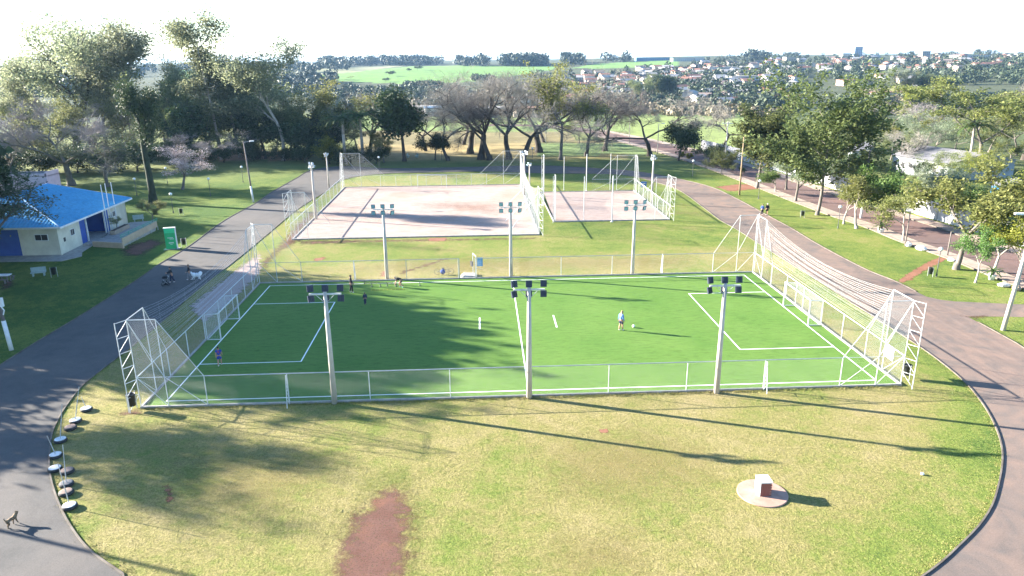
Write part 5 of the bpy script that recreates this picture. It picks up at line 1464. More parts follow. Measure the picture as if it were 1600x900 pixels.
for i in range(25):
    a, b = wl[i], wl[i + 1]; d = unit((b[0] - a[0], b[1] - a[1], 0)); L = np.hypot(*(b - a))
    MB().box(((a[0] + b[0]) / 2, (a[1] + b[1]) / 2, 1.25), (L - 0.06, 0.16, 2.5), math.atan2(d[1], d[0])).build("wall_panel", GREYW, MB_)
    MB().box((a[0], a[1], 1.3), (0.28, 0.28, 2.6), math.atan2(d[1], d[0])).build("pier", WB, MB_)
# potted palms at the pavement
# ================================================================ TREES
def leafmat(name, dark, light, trans=0.52):
    mt, t, bs = nodes(name)
    g = N(t, "ShaderNodeNewGeometry"); oi = N(t, "ShaderNodeObjectInfo")
    c = ramp(t, g.outputs['Random Per Island'], [(0.0, dark), (0.75, tuple((a + b) / 2 for a, b in zip(dark, light))), (1.0, light)])
    hs = N(t, "ShaderNodeHueSaturation")
    t.links.new(math_(t, 'ADD', math_(t, 'MULTIPLY', oi.outputs['Random'], 0.035), 0.482), hs.inputs['Hue'])
    t.links.new(math_(t, 'ADD', math_(t, 'MULTIPLY', oi.outputs['Random'], 0.35), 0.82), hs.inputs['Value'])
    t.links.new(c, hs.inputs['Color'])
    t.links.new(hs.outputs[0], bs.inputs['Base Color'])
    bs.inputs['Roughness'].default_value = 0.6
    bs.inputs['Specular IOR Level'].default_value = 0.3
    tr = N(t, "ShaderNodeBsdfTranslucent"); t.links.new(hs.outputs[0], tr.inputs[0])
    mx = N(t, "ShaderNodeMixShader"); mx.inputs[0].default_value = trans
    out = t.nodes["Material Output"]
    t.links.new(bs.outputs[0], mx.inputs[1]); t.links.new(tr.outputs[0], mx.inputs[2]); t.links.new(mx.outputs[0], out.inputs['Surface'])
    return mt
LEAF = {
 'euc': leafmat("eucalyptus_leaf", (0.125, 0.152, 0.092), (0.370, 0.385, 0.225)),
 'broad': leafmat("broad_leaf", (0.100, 0.130, 0.056), (0.330, 0.345, 0.140)),
 'olive': leafmat("olive_leaf", (0.115, 0.135, 0.040), (0.330, 0.330, 0.110)),
 'dense': leafmat("dense_dark_leaf", (0.026, 0.045, 0.018), (0.080, 0.112, 0.042), 0.2),
 'fresh': leafmat("fresh_green_leaf", (0.070, 0.139, 0.034), (0.217, 0.333, 0.093)),
 'yellow': leafmat("yellow_green_leaf", (0.155, 0.186, 0.031), (0.419, 0.419, 0.078)),
 'pine': leafmat("pine_needle", (0.058, 0.082, 0.028), (0.205, 0.225, 0.082)),
 'palm': leafmat("palm_frond", (0.046, 0.085, 0.028), (0.139, 0.202, 0.054)),
 'lacy': leafmat("feathery_leaf", (0.070, 0.093, 0.054), (0.186, 0.209, 0.116)),
 'pale': leafmat("pale_blossom", (0.403, 0.341, 0.341), (0.744, 0.651, 0.635), 0.3),
 'silver': leafmat("silvery_leaf", (0.155, 0.194, 0.124), (0.388, 0.434, 0.295)),
}
BARK = {'grey': flat("grey_bark", (0.17, 0.15, 0.13), (0.10, 0.085, 0.075), 1.2, 0.95, bmp=0.5), 'pale': flat("pale_bark", (0.42, 0.38, 0.34), (0.24, 0.20, 0.17), 0.8, 0.9, bmp=0.3),
        'dark': flat("dark_bark", (0.045, 0.038, 0.032), (0.075, 0.062, 0.052), 1.2, 0.95, bmp=0.5), 'ivy': flat("ivy_bark", (0.016, 0.024, 0.010), (0.03, 0.038, 0.016), 2.5, 0.95, bmp=0.8)}
TWIG = {'bare': flat("grey_twigs", (0.30, 0.275, 0.24), (0.22, 0.20, 0.175), 0.4, 0.95), 'mauve': flat("mauve_twigs", (0.30, 0.265, 0.26), (0.22, 0.195, 0.195), 0.4, 0.95), 'dark': flat("dark_twigs", (0.17, 0.145, 0.13), (0.12, 0.10, 0.09), 0.4, 0.95)}

def stretch(st, a):
    k = np.array([a, a, 1.0])
    return [(p * k, q * k, ra, rb, lv) for p, q, ra, rb, lv in st[0]], [(t[0] * k, t[1]) for t in st[1]]
def _skeleton(rng, H, spec):
    """recursive limbs -> segments (p0, p1, r0, r1, level) and tips"""
    segs, tips = [], []
    lv_n = len(spec['nb'])
    def br(p, d, L, r, lv):
        n = spec['seg'][lv]; rr = r
        for i in range(n):
            d = unit(d + rng.normal(0, spec['wig'][lv], 3) + np.array([0, 0, spec['up'][lv]]))
            q = p + d * L / n
            r1 = r * (1 - (1 - spec['taper']) * (i + 1) / n)
            segs.append((p, q, rr, r1, lv)); rr = r1
            if lv >= lv_n - spec.get('tipl', 1): tips.append((q, lv))
            if lv < lv_n and (i + 1) / n >= spec['st'][lv]:
                last = i == n - 1
                k = spec['nb'][lv] if last else spec.get('side', [1] * lv_n)[lv]
                a0 = rng.uniform(0, 6.28)
                for j in range(k):
                    ang = spec['ang'][lv] * rng.uniform(0.7, 1.25)
                    ax = unit(np.cross(d, rng.normal(0, 1, 3))) if abs(d[2]) < 0.95 else np.array([1.0, 0, 0])
                    bx = np.cross(d, ax); th = a0 + 6.283 * j / max(k, 1) + rng.normal(0, 0.35)
                    nd = unit(d * math.cos(ang) + (ax * math.cos(th) + bx * math.sin(th)) * math.sin(ang))
                    LL = L * spec['len'][lv] * rng.uniform(0.75, 1.2) * (1 if last else (1.0 - 0.35 * (i + 1) / n))
                    br(q, nd, LL, r1 * spec['rad'][lv], lv + 1)
            p = q
    for b in range(spec.get('stems', 1)):
        d0 = unit(np.array([0, 0, 1.0]) + (rng.normal(0, spec.get('lean', 0.05), 3) if spec.get('stems', 1) == 1 else np.array([math.cos(b * 2.4 + 1) * spec['lean'], math.sin(b * 2.4 + 1) * spec['lean'], 0])))
        br(np.zeros(3), d0, H * spec['trunk'] * rng.uniform(0.92, 1.05), H * spec['r0'], 0)
    return segs, tips
def seg_mesh(segs, mat, lv_max=9, name="trunk"):
    mb = MB()
    for lo, hi, n in ((0, 0, 9), (1, 2, 6), (3, 3, 4), (4, lv_max, 3)):
        s = [q for q in segs if lo <= q[4] <= hi]
        if s: mb.tubes(np.array([q[0] for q in s]), np.array([q[1] for q in s]), np.array([q[2] for q in s]), np.array([q[3] for q in s]), n)
    f = [q for q in segs if q[4] == 0][:1]
    if f: mb.tubes([f[0][0] - np.array([0, 0, 0.2])], [f[0][0] + np.array([0, 0, f[0][2] * 2.2])], f[0][2] * 1.45, f[0][2] * 1.02, 9)
    return mb.mesh(name, mat, smooth=True)
def leaf_mesh(rng, C, n, sig, size, mat, flatz=0.7, upb=0.6, name="crown", elong=1.6, droop=0.0):
    """n leaf faces round every clump centre in C"""
    C = np.asarray(C); K = len(C)
    P = np.repeat(C, n, 0) + rng.normal(0, 1, (K * n, 3)) * np.array([sig, sig, sig * flatz])
    P[:, 2] -= droop * np.abs(rng.normal(0, sig, K * n))
    nr = rng.normal(0, 1, (K * n, 3)); nr[:, 2] = np.abs(nr[:, 2]) + upb; nr /= np.linalg.norm(nr, axis=1, keepdims=True)
    a = np.cross(nr, rng.normal(0, 1, (K * n, 3))); a /= np.linalg.norm(a, axis=1, keepdims=True); b = np.cross(nr, a)
    s = size * rng.uniform(0.6, 1.3, (K * n, 1))
    V = np.stack([P - a * s * elong / 2, P + b * s * 0.5 + nr * s * 0.12, P + a * s * elong / 2, P - b * s * 0.5 + nr * s * 0.12], 1).reshape(-1, 3)
    F = np.arange(K * n * 4).reshape(-1, 4)
    mb = MB(); mb.add(V, F)
    return mb.mesh(name, mat)
def twig_mesh(rng, segs, tips, k, L, r, mat):
    fine = [q for q in segs if q[4] >= 3]
    T = np.array([t[0] for t in tips]); D = []
    ends = {tuple(np.round(q[1], 4)): unit(q[1] - q[0]) for q in segs}
    for t in tips: D.append(ends.get(tuple(np.round(t[0], 4)), np.array([0, 0, 1.0])))
    D = np.array(D)
    mb = MB()
    if fine: mb.tubes(np.array([q[0] for q in fine]), np.array([q[1] for q in fine]), np.array([max(q[2], r) for q in fine]), np.array([max(q[3], r) for q in fine]), 3)
    P = np.repeat(T, k, 0); d = np.repeat(D, k, 0) * 0.9 + rng.normal(0, 0.55, (len(P), 3)); d[:, 2] += 0.15
    d /= np.linalg.norm(d, axis=1, keepdims=True); ln = L * rng.uniform(0.5, 1.2, (len(P), 1))
    Q = P + d * ln
    mb.tubes(P, Q, r, r * 0.7, 3)
    d2 = d + rng.normal(0, 0.6, d.shape); d2 /= np.linalg.norm(d2, axis=1, keepdims=True)
    mb.tubes(P + d * ln * 0.5, P + d * ln * 0.5 + d2 * ln * 0.6, r * 0.8, r * 0.5, 3)
    return mb.mesh("crown", mat)
SPEC = {
 'euc': dict(trunk=0.52, r0=0.013, seg=[7, 4, 3, 3], nb=[3, 3, 3], st=[0.5, 0.4, 0.4], side=[1, 1, 1], ang=[0.50, 0.60, 0.7], len=[0.46, 0.50, 0.5], rad=[0.62, 0.6, 0.6], wig=[0.05, 0.13, 0.2, 0.2], up=[0.03, 0.10, 0.05, 0.0], taper=0.6, tipl=1, lean=0.03),
 'multi': dict(trunk=0.34, r0=0.016, seg=[4, 5, 4, 3], nb=[3, 3, 3], st=[0.7, 0.4, 0.4], side=[1, 1, 1], ang=[0.45, 0.55, 0.7], len=[0.95, 0.55, 0.5], rad=[0.68, 0.6, 0.6], wig=[0.05, 0.13, 0.2, 0.2], up=[0.03, 0.06, 0.05, 0.0], taper=0.65, tipl=1, stems=2, lean=0.22),
 'bare': dict(trunk=0.22, r0=0.023, seg=[3, 4, 4, 3, 3, 2], nb=[3, 2, 2, 2, 2], st=[1.0, 0.5, 0.5, 0.34, 0.5], side=[1, 1, 1, 1, 1], ang=[0.72, 0.66, 0.66, 0.7, 0.75], len=[1.25, 0.62, 0.66, 0.62, 0.62], rad=[0.68, 0.66, 0.64, 0.6, 0.6], wig=[0.08, 0.16, 0.2, 0.22, 0.25, 0.25], up=[0.02, 0.06, 0.04, 0.03, 0.02, 0.0], taper=0.72, tipl=1, lean=0.05),
 'barewide': dict(trunk=0.20, r0=0.024, seg=[3, 5, 4, 3, 3, 2], nb=[3, 3, 2, 2, 2], st=[1.0, 0.5, 0.5, 0.34, 0.5], side=[1, 1, 1, 1, 1], ang=[0.95, 0.6, 0.6, 0.65, 0.7], len=[1.6, 0.52, 0.6, 0.6, 0.6], rad=[0.62, 0.66, 0.64, 0.6, 0.6], wig=[0.08, 0.13, 0.2, 0.22, 0.25, 0.25], up=[0.02, 0.05, 0.03, 0.02, 0.0, 0.0], taper=0.72, tipl=1, lean=0.05),
 'broad': dict(trunk=0.30, r0=0.018, seg=[3, 4, 3, 3], nb=[4, 3, 3], st=[0.6, 0.3, 0.3], side=[1, 1, 1], ang=[0.75, 0.7, 0.75], len=[1.0, 0.58, 0.55], rad=[0.6, 0.6, 0.6], wig=[0.06, 0.15, 0.2, 0.2], up=[0.02, 0.06, 0.05, 0.0], taper=0.65, tipl=1, lean=0.05),
 'round': dict(trunk=0.30, r0=0.022, seg=[3, 3, 3, 2], nb=[5, 4, 3], st=[0.99, 0.3, 0.3], side=[1, 1, 1], ang=[0.85, 0.75, 0.8], len=[0.95, 0.62, 0.6], rad=[0.55, 0.6, 0.6], wig=[0.04, 0.12, 0.2, 0.2], up=[0.0, 0.04, 0.02, 0.0], taper=0.7, tipl=2, lean=0.03),
 'pine': dict(trunk=0.72, r0=0.016, seg=[9, 5, 4], nb=[4, 3], st=[0.33, 0.4], side=[3, 2], ang=[1.05, 0.75], len=[0.52, 0.5], rad=[0.40, 0.55], wig=[0.025, 0.10, 0.2], up=[0.02, 0.09, 0.10], taper=0.35, tipl=1, lean=0.02),
 'umbrella': dict(trunk=0.28, r0=0.024, seg=[3, 5, 4, 3], nb=[4, 3, 3], st=[0.9, 0.5, 0.34], side=[1, 1, 2], ang=[0.72, 0.75, 0.8], len=[1.55, 0.55, 0.5], rad=[0.6, 0.6, 0.55], wig=[0.06, 0.12, 0.15, 0.15], up=[0.02, 0.01, -0.02, -0.02], taper=0.68, tipl=2, lean=0.05),
 'street': dict(trunk=0.30, r0=0.022, seg=[3, 4, 3, 2], nb=[3, 3, 3], st=[0.99, 0.4, 0.3], side=[1, 1, 1], ang=[0.55, 0.65, 0.8], len=[1.1, 0.6, 0.55], rad=[0.6, 0.6, 0.6], wig=[0.08, 0.16, 0.2, 0.2], up=[0.02, 0.06, 0.02, 0.0], taper=0.7, tipl=1, lean=0.08),
}
_cache = {}
def tree_proto(kind, var, asp=1.0):
    """kind -> (trunk mesh, crown mesh, height, width)"""
    key = (kind, var, asp)
    skeleton = lambda r_, h_, sp_: stretch(_skeleton(r_, h_, sp_), asp)
    if key in _cache: return _cache[key]
    rng = np.random.default_rng(abs(hash(kind)) % 1000 * 0 + sum(map(ord, kind)) * 13 + var * 101)
    H = 20.0
    def tipC(tips): return np.array([t[0] for t in tips])
    if kind in ('euc', 'slim', 'ivy'):
        sp = dict(SPEC['euc'])
        if kind == 'slim': sp.update(lean=0.02, wig=[0.025, 0.13, 0.2, 0.2], trunk=0.80, st=[0.42, 0.4, 0.4], len=[0.17, 0.55, 0.5], ang=[0.85, 0.7, 0.7], r0=0.008)
        if kind == 'ivy': sp.update(trunk=0.62, st=[0.62, 0.4, 0.4], len=[0.34, 0.55, 0.5], ang=[0.5, 0.6, 0.7], r0=0.034)
        sg, tp_ = skeleton(rng, H, sp)
        C = tipC(tp_); C = C[rng.random(len(C)) < (0.62 if kind == 'euc' else 0.7)]
        tr = seg_mesh(sg, BARK['ivy' if kind == 'ivy' else 'pale']); cr = leaf_mesh(rng, C, 44 if kind != 'slim' else 30, 0.76, 0.19, LEAF['euc' if kind != 'ivy' else 'dense'], 0.6, 0.2, droop=0.5)
    elif kind == 'multi':
        sg, tp_ = skeleton(rng, H, SPEC['multi']); C = tipC(tp_); C = C[rng.random(len(C)) < 0.5]
        tr = seg_mesh(sg, BARK['dark']); cr = leaf_mesh(rng, C, 38, 0.85, 0.19, LEAF['euc'], 0.55, 0.2, droop=0.4)
    elif kind in ('bare', 'barewide', 'mauve', 'baredark'):
        sp = SPEC['barewide' if kind in ('barewide', 'mauve') else 'bare']
        sg, tp_ = skeleton(rng, H, sp)
        tr = seg_mesh([q for q in sg if q[4] <= 3], BARK['dark' if kind != 'mauve' else 'grey'])
        cr = twig_mesh(rng, sg, tp_, 2, 1.35, 0.011 if kind != 'mauve' else 0.017, TWIG['mauve' if kind == 'mauve' else ('dark' if kind == 'baredark' else 'bare')])
    elif kind in ('broad', 'olive', 'yellow', 'silver', 'midleaf'):
        sg, tp_ = skeleton(rng, H, SPEC['broad']); C = tipC(tp_); C = C[rng.random(len(C)) < 0.85]
        lm = LEAF['broad' if kind == 'midleaf' else kind]
        tr = seg_mesh(sg, BARK['grey']); C = C[rng.random(len(C)) < 0.8]; cr = leaf_mesh(rng, C, 26, 0.66, 0.24, lm, 0.65, 0.5)
    elif kind in ('dense', 'fresh', 'shrub', 'yshrub'):
        sp = dict(SPEC['round'])
        if 'shrub' in kind: sp.update(trunk=0.10, len=[4.0, 0.6, 0.6], r0=0.02)
        sg, tp_ = skeleton(rng, H, sp); C = tipC(tp_)
        lm = LEAF[{'shrub': 'dense', 'yshrub': 'yellow'}.get(kind, kind)]
        tr = seg_mesh(sg, BARK['dark'])
        cr = leaf_mesh(rng, C, 16, 1.05, 0.62, lm, 0.8, 0.6, elong=1.3)
    elif kind == 'lacydense':
        sg, tp_ = skeleton(rng, H, SPEC['round']); C = tipC(tp_)
        tr = seg_mesh(sg, BARK['grey']); cr = leaf_mesh(rng, C, 34, 1.2, 0.40, LEAF['lacy'], 0.7, 0.6, elong=1.5)
    elif kind == 'canopy':
        sg, tp_ = skeleton(rng, H, SPEC['round']); C = tipC(tp_)
        tr = seg_mesh(sg, BARK['dark']); cr = leaf_mesh(rng, C, 20, 1.25, 0.95, LEAF['dense'], 0.8, 0.6, elong=1.3)
    elif kind == 'pine':
        sg, tp_ = skeleton(rng, H, SPEC['pine']); C = tipC(tp_)
        tr = seg_mesh(sg, BARK['grey']); cr = leaf_mesh(rng, C, 17, 0.62, 0.44, LEAF['pine'], 0.75, 0.9, elong=1.4)
    elif kind in ('umbrella', 'lacy', 'bloom'):
        sg, tp_ = skeleton(rng, H, SPEC['umbrella']); C = tipC(tp_)
        C = C[rng.random(len(C)) < 0.9]
        lm = LEAF[{'umbrella': 'olive', 'lacy': 'lacy', 'bloom': 'pale'}[kind]]
        tr = seg_mesh(sg, BARK['grey']); cr = leaf_mesh(rng, C, 13 if kind != 'umbrella' else 26, 0.85, 0.27 if kind != 'umbrella' else 0.36, lm, 0.36, 1.2, elong=1.7)
    elif kind in ('street', 'ystreet', 'gstreet'):
        sg, tp_ = skeleton(rng, H, SPEC['street']); C = tipC(tp_); C = C[rng.random(len(C)) < 0.9]
        lm = LEAF[{'street': 'olive', 'ystreet': 'yellow', 'gstreet': 'fresh'}[kind]]
        tr = seg_mesh(sg, BARK['pale']); cr = leaf_mesh(rng, C, 24, 0.95, 0.42, lm, 0.6, 0.6)
    elif kind == 'column':
        C = np.array([(rng.normal(0, 0.9) * (1.05 - h), rng.normal(0, 0.9) * (1.05 - h), 1.5 + h * 18) for h in rng.random(160) ** 1.3])
        tr = seg_mesh([(np.zeros(3), np.array([0, 0, 14.0]), 0.3, 0.1, 0)], BARK['grey']); cr = leaf_mesh(rng, C, 22, 0.7, 0.5, LEAF['yellow'], 0.9, 0.2)
    elif kind == 'palm':
        mb = MB(); pts = [np.array([0.15 * math.sin(i * 0.5), 0, 15.0 * i / 8]) for i in range(9)]
        mb.tubes(pts[:-1], pts[1:], np.linspace(0.42, 0.26, 8), np.linspace(0.40, 0.24, 8), 9); tr = mb.mesh("trunk", BARK['pale'], smooth=True)
        fr = MB(); top = pts[-1]
        for i in range(22):
            a = i * 2.4; e0 = rng.uniform(0.1, 1.25); L = rng.uniform(5.0, 6.4); p = top.copy()
            el = e0
            for s in range(8):
                d = np.array([math.cos(a) * math.cos(el), math.sin(a) * math.cos(el), math.sin(el)]); q = p + d * L / 8; el -= 0.24
                fr.tubes([p], [q], 0.05, 0.04, 3)
                sd = np.array([-math.sin(a), math.cos(a), 0])
                for k in (-1, 1):
                    for u in (0.1, 0.4, 0.7):
                        c = p * (1 - u) + q * u; tip = c + sd * k * 1.1 * (1 - 0.09 * s) + d * 0.5 - np.array([0, 0, 0.35])
                        fr.add([c, c + d * 0.12, tip, c - d * 0.10], [(0, 1, 2, 3)])
                p = q
        cr = fr.mesh("crown", LEAF['palm'])
    V = np.zeros(len(cr.vertices) * 3, np.float32); cr.vertices.foreach_get("co", V); V = V.reshape(-1, 3)
    hh = float(np.percentile(V[:, 2], 99.7)); xy = V[:, :2]
    wd = float(np.mean(np.percentile(xy, 98.5, 0) - np.percentile(xy, 1.5, 0)))
    _cache[key] = (tr, cr, hh, wd)
    return _cache[key]
def tree(kind, var, base, height, width, label, rz=None, group=None, cat="tree", name=None):
    tr, cr, hh, wd = tree_proto(kind, var)
    ratio = (width / wd) / (height / hh)
    if kind not in ('palm', 'column') and not 0.72 < ratio < 1.35: tr, cr, hh, wd = tree_proto(kind, var, 0.6 if ratio < 0.72 else (1.6 if ratio < 1.85 else 2.2))
    o = thing(name or kind_name.get(kind, "tree"), label, cat, base, RNG.uniform(0, 6.28) if rz is None else rz, group)
    s = height / hh; sw = width / wd
    o.scale = (sw, sw, s)
    meshobj("trunk", tr, o); meshobj("crown", cr, o)
    return o
kind_name = {'lacydense': 'feathery_tree', 'canopy': 'evergreen_tree', 'euc': 'eucalyptus_tree', 'slim': 'eucalyptus_tree', 'ivy': 'eucalyptus_tree', 'multi': 'eucalyptus_tree', 'bare': 'bare_tree', 'barewide': 'bare_tree', 'mauve': 'bare_tree', 'baredark': 'bare_tree', 'broad': 'broadleaf_tree', 'olive': 'broadleaf_tree', 'yellow': 'broadleaf_tree', 'silver': 'broadleaf_tree', 'midleaf': 'broadleaf_tree',
             'dense': 'evergreen_tree', 'fresh': 'round_tree', 'shrub': 'shrub', 'yshrub': 'shrub', 'pine': 'pine_tree', 'umbrella': 'umbrella_tree', 'lacy': 'feathery_tree', 'bloom': 'blossom_tree', 'street': 'street_tree', 'ystreet': 'street_tree', 'gstreet': 'street_tree', 'column': 'cypress_tree', 'palm': 'palm_tree'}
def tpx(kind, var, bx, by, ty, wpx, label, rz=None, group=None, z=None):
    """tree measured in the photo: foot (bx, by), top row ty, crown width wpx"""
    b = gp(bx, by) if z is None else z
    if np.hypot(b[0] - CAM[0], b[1] - CAM[1]) > 285: b = tp(bx, by)
    dep = (b - CAM) @ _f
    h = hgt(b, ty); wdt = wpx * dep / FPX
    cat = "shrub" if 'shrub' in kind else ("palm" if kind == 'palm' else "tree")
    return tree(kind, var, tuple(b), h, wdt, label, rz, group, cat)
GL = "trees of the left grove"
for a in [
 ('multi', 0, 118, 240, 20, 215, "huge forked eucalyptus with airy grey-green crown at the far left skyline"),
 ('euc', 1, 212, 243, 27, 112, "tall eucalyptus with high tufted crown behind the ivy-clad trunk"),
 ('ivy', 0, 240, 318, 128, 52, "ivy-trunked dark eucalyptus on the lawn behind the blue-roofed building"),
 ('slim', 0, 346, 250, 17, 86, "slender eucalyptus with sparse tufts standing tallest in the middle of the left grove"),
 ('euc', 2, 443, 251, 62, 118, "pale-trunked leafy eucalyptus at the right end of the left grove"),
 ('euc', 0, 375, 246, 92, 80, "mid-height eucalyptus between the slender one and the pale-trunked one"),
 ('mauve', 0, 112, 290, 162, 190, "wide bare mauve-grey tree behind the pink block"),
 ('mauve', 1, 20, 285, 185, 150, "wide bare mauve-grey tree at the left edge behind the blue-roofed building"),
 ('lacy', 1, 168, 292, 195, 120, "grey-leaved spreading tree right of the wide bare mauve tree"),
 ('broad', 1, 22, 226, 130, 110, "yellow-green bushy tree low at the left edge below the huge eucalyptus"),
 ('broad', 2, 150, 252, 150, 85, "dark bushy tree under the fork of the huge eucalyptus"),
 ('broad', 0, 238, 246, 112, 90, "bushy olive tree behind the ivy-trunked giant"),
 ('midleaf', 1, 285, 250, 128, 80, "bushy grey-green tree left of the slender eucalyptus, back row"),
 ('dense', 0, 302, 252, 165, 55, "dark round evergreen left of the slender eucalyptus"),
 ('broad', 2, 328, 248, 150, 70, "bushy dark tree directly behind the slender eucalyptus"),
 ('olive', 0, 262, 238, 140, 90, "sun-tinged olive tree in the back row above the blossoming tree"),
 ('midleaf', 0, 395, 242, 120, 75, "bushy tree right of the mid-height eucalyptus, back row"),
 ('dense', 1, 415, 248, 180, 62, "dark evergreen at the foot of the pale-trunked eucalyptus, left side"),
 ('midleaf', 2, 455, 240, 150, 70, "dusky tree at the foot of the pale-trunked eucalyptus, right side"),
 ('mauve', 1, 318, 262, 205, 110, "low bare violet-grey tree on the lawn under the slender eucalyptus"),
 ('bloom', 0, 286, 296, 226, 72, "small pale blossoming tree with dark trunk on the left lawn"),
 ('dense', 0, 470, 250, 190, 62, "dark bushy evergreen right of the pale eucalyptus trunk"),
 ('dense', 2, 505, 249, 196, 60, "dark bushy evergreen behind the court light poles"),
 ('olive', 1, 522, 243, 125, 98, "rounded yellow-olive tree right of the pale-trunked eucalyptus"),
 ('olive', 2, 488, 244, 150, 60, "thin olive tree between pale eucalyptus and rounded yellow-olive tree"),
 ('bare', 1, 578, 240, 142, 90, "bare grey tree behind the two palms"),
 ('midleaf', 0, 558, 236, 165, 70, "greyish tree behind the left palm"),
 ('dense', 1, 632, 252, 137, 64, "dark glossy round-headed tree on a bare trunk, right of the palms"),
 ('olive', 0, 600, 254, 205, 40, "small thin sapling-like tree left of the dark glossy round-headed tree"),
 ('palm', 0, 540, 257, 178, 62, "left of the two palms behind the far corner tower"),
 ('palm', 0, 567, 254, 172, 58, "right of the two palms, lighter spear leaf showing"),
 ('shrub', 0, 476, 254, 216, 55, "dark shrub at the lawn edge right of the pale eucalyptus trunk"),
 ('yshrub', 0, 515, 256, 213, 46, "yellow-green shrub left of the palm trunks"),
 ('shrub', 1, 548, 256, 222, 50, "dark shrub between the two palm trunks"),
 ('shrub', 0, 588, 256, 224, 40, "low dark shrub right of the palms"),
 ('shrub', 1, 445, 252, 224, 44, "low dark shrub at the foot of the pale eucalyptus"),
 ('shrub', 2, 265, 258, 212, 70, "dense dark understorey shrub behind the blossoming tree"),
 ('shrub', 0, 215, 268, 215, 80, "dense dark understorey shrub left of the ivy-clad trunk"),
 ('shrub', 1, 385, 252, 214, 60, "dense dark understorey shrub behind the leaning pole"),
 ('broad', 0, 238, 350, 312, 34, "small dark leafy bush tree beside the ramp at the foot of the giant trunk"),
 ('shrub', 1, 62, 268, 216, 96, "dense dark understorey shrub left of the pink block, under the bare mauve tree"),
 ('shrub', 2, 122, 270, 222, 96, "dense dark understorey shrub behind the pink block's right corner"),
 ('shrub', 0, 172, 268, 218, 86, "dense dark understorey shrub left of the grey-leaved spreading tree trunk"),
 ('shrub', 1, 18, 276, 226, 84, "dense dark understorey shrub at the far left edge"),
 ('shrub', 2, 308, 256, 216, 70, "dense dark understorey shrub right of the blossoming tree"),
 ('shrub', 0, 350, 254, 214, 60, "dense dark understorey shrub at the slender eucalyptus foot"),
 ('lacy', 0, -8, 432, 252, 190, "feathery grey-green tree overhanging the blue roof at the left edge"),
 ('slim', 1, 60, 242, 96, 70, "thin eucalyptus at far left, half hidden in the huge one"),
 ('midleaf', 0, 8, 243, 158, 90, "grey-green bushy tree at the far left edge"),
 ('euc', 1, 40, 234, 88, 90, "thin airy eucalyptus left of the pink block"),
 ('mauve', 2, 66, 234, 148, 66, "bare mauve tree above the pink block"),
 ('broad', 0, 92, 243, 168, 66, "bushy green tree above the blue roof"),
 ('midleaf', 1, 118, 247, 176, 66, "grey-green bushy tree under the left limbs of the huge eucalyptus"),
 ('midleaf', 2, 142, 238, 135, 90, "grey-green bushy tree under the fork of the huge eucalyptus, front"),
 ('euc', 0, 168, 238, 105, 66, "thin airy eucalyptus under the right limbs of the huge eucalyptus"),
 ('mauve', 1, 190, 247, 148, 66, "bare mauve tree left of the tall tufted eucalyptus"),
 ('olive', 2, 214, 238, 176, 90, "yellow-olive tree behind the tall tufted eucalyptus"),
 ('midleaf', 0, 236, 247, 148, 66, "grey-green bushy tree left of the ivy-clad trunk, deep"),
 ('midleaf', 1, 258, 234, 135, 66, "grey-green bushy tree right of the ivy-clad trunk, deep"),
 ('euc', 2, 276, 238, 88, 78, "thin airy eucalyptus above the blossoming tree, deep"),
 ('silver', 0, 300, 243, 148, 90, "pale grey-green tree right of the blossoming tree, deep"),
 ('olive', 1, 322, 238, 148, 90, "yellow-olive tree left of the slender eucalyptus trunk"),
 ('midleaf', 2, 345, 238, 168, 78, "grey-green bushy tree at the slender eucalyptus trunk"),
 ('midleaf', 0, 366, 234, 158, 78, "grey-green bushy tree right of the slender eucalyptus trunk"),
 ('dense', 1, 388, 238, 148, 78, "dark leafy evergreen above the leaning pole"),
 ('silver', 2, 410, 234, 158, 78, "pale grey-green tree left of the pale eucalyptus trunk, deep"),
 ('olive', 0, 432, 234, 176, 90, "yellow-olive tree at the pale eucalyptus trunk, deep"),
 ('midleaf', 1, 462, 243, 135, 78, "grey-green bushy tree right of the pale eucalyptus trunk, deep"),
 ('broad', 2, 486, 243, 158, 78, "bushy green tree above the court light poles"),
 ('dense', 0, 508, 243, 170, 66, "dark leafy evergreen left of the palms, deep"),
 ('silver', 1, 540, 247, 170, 78, "pale grey-green tree behind the palms, deep"),
]: tpx(*a, group=GL)
GM = "bare trees across the middle"
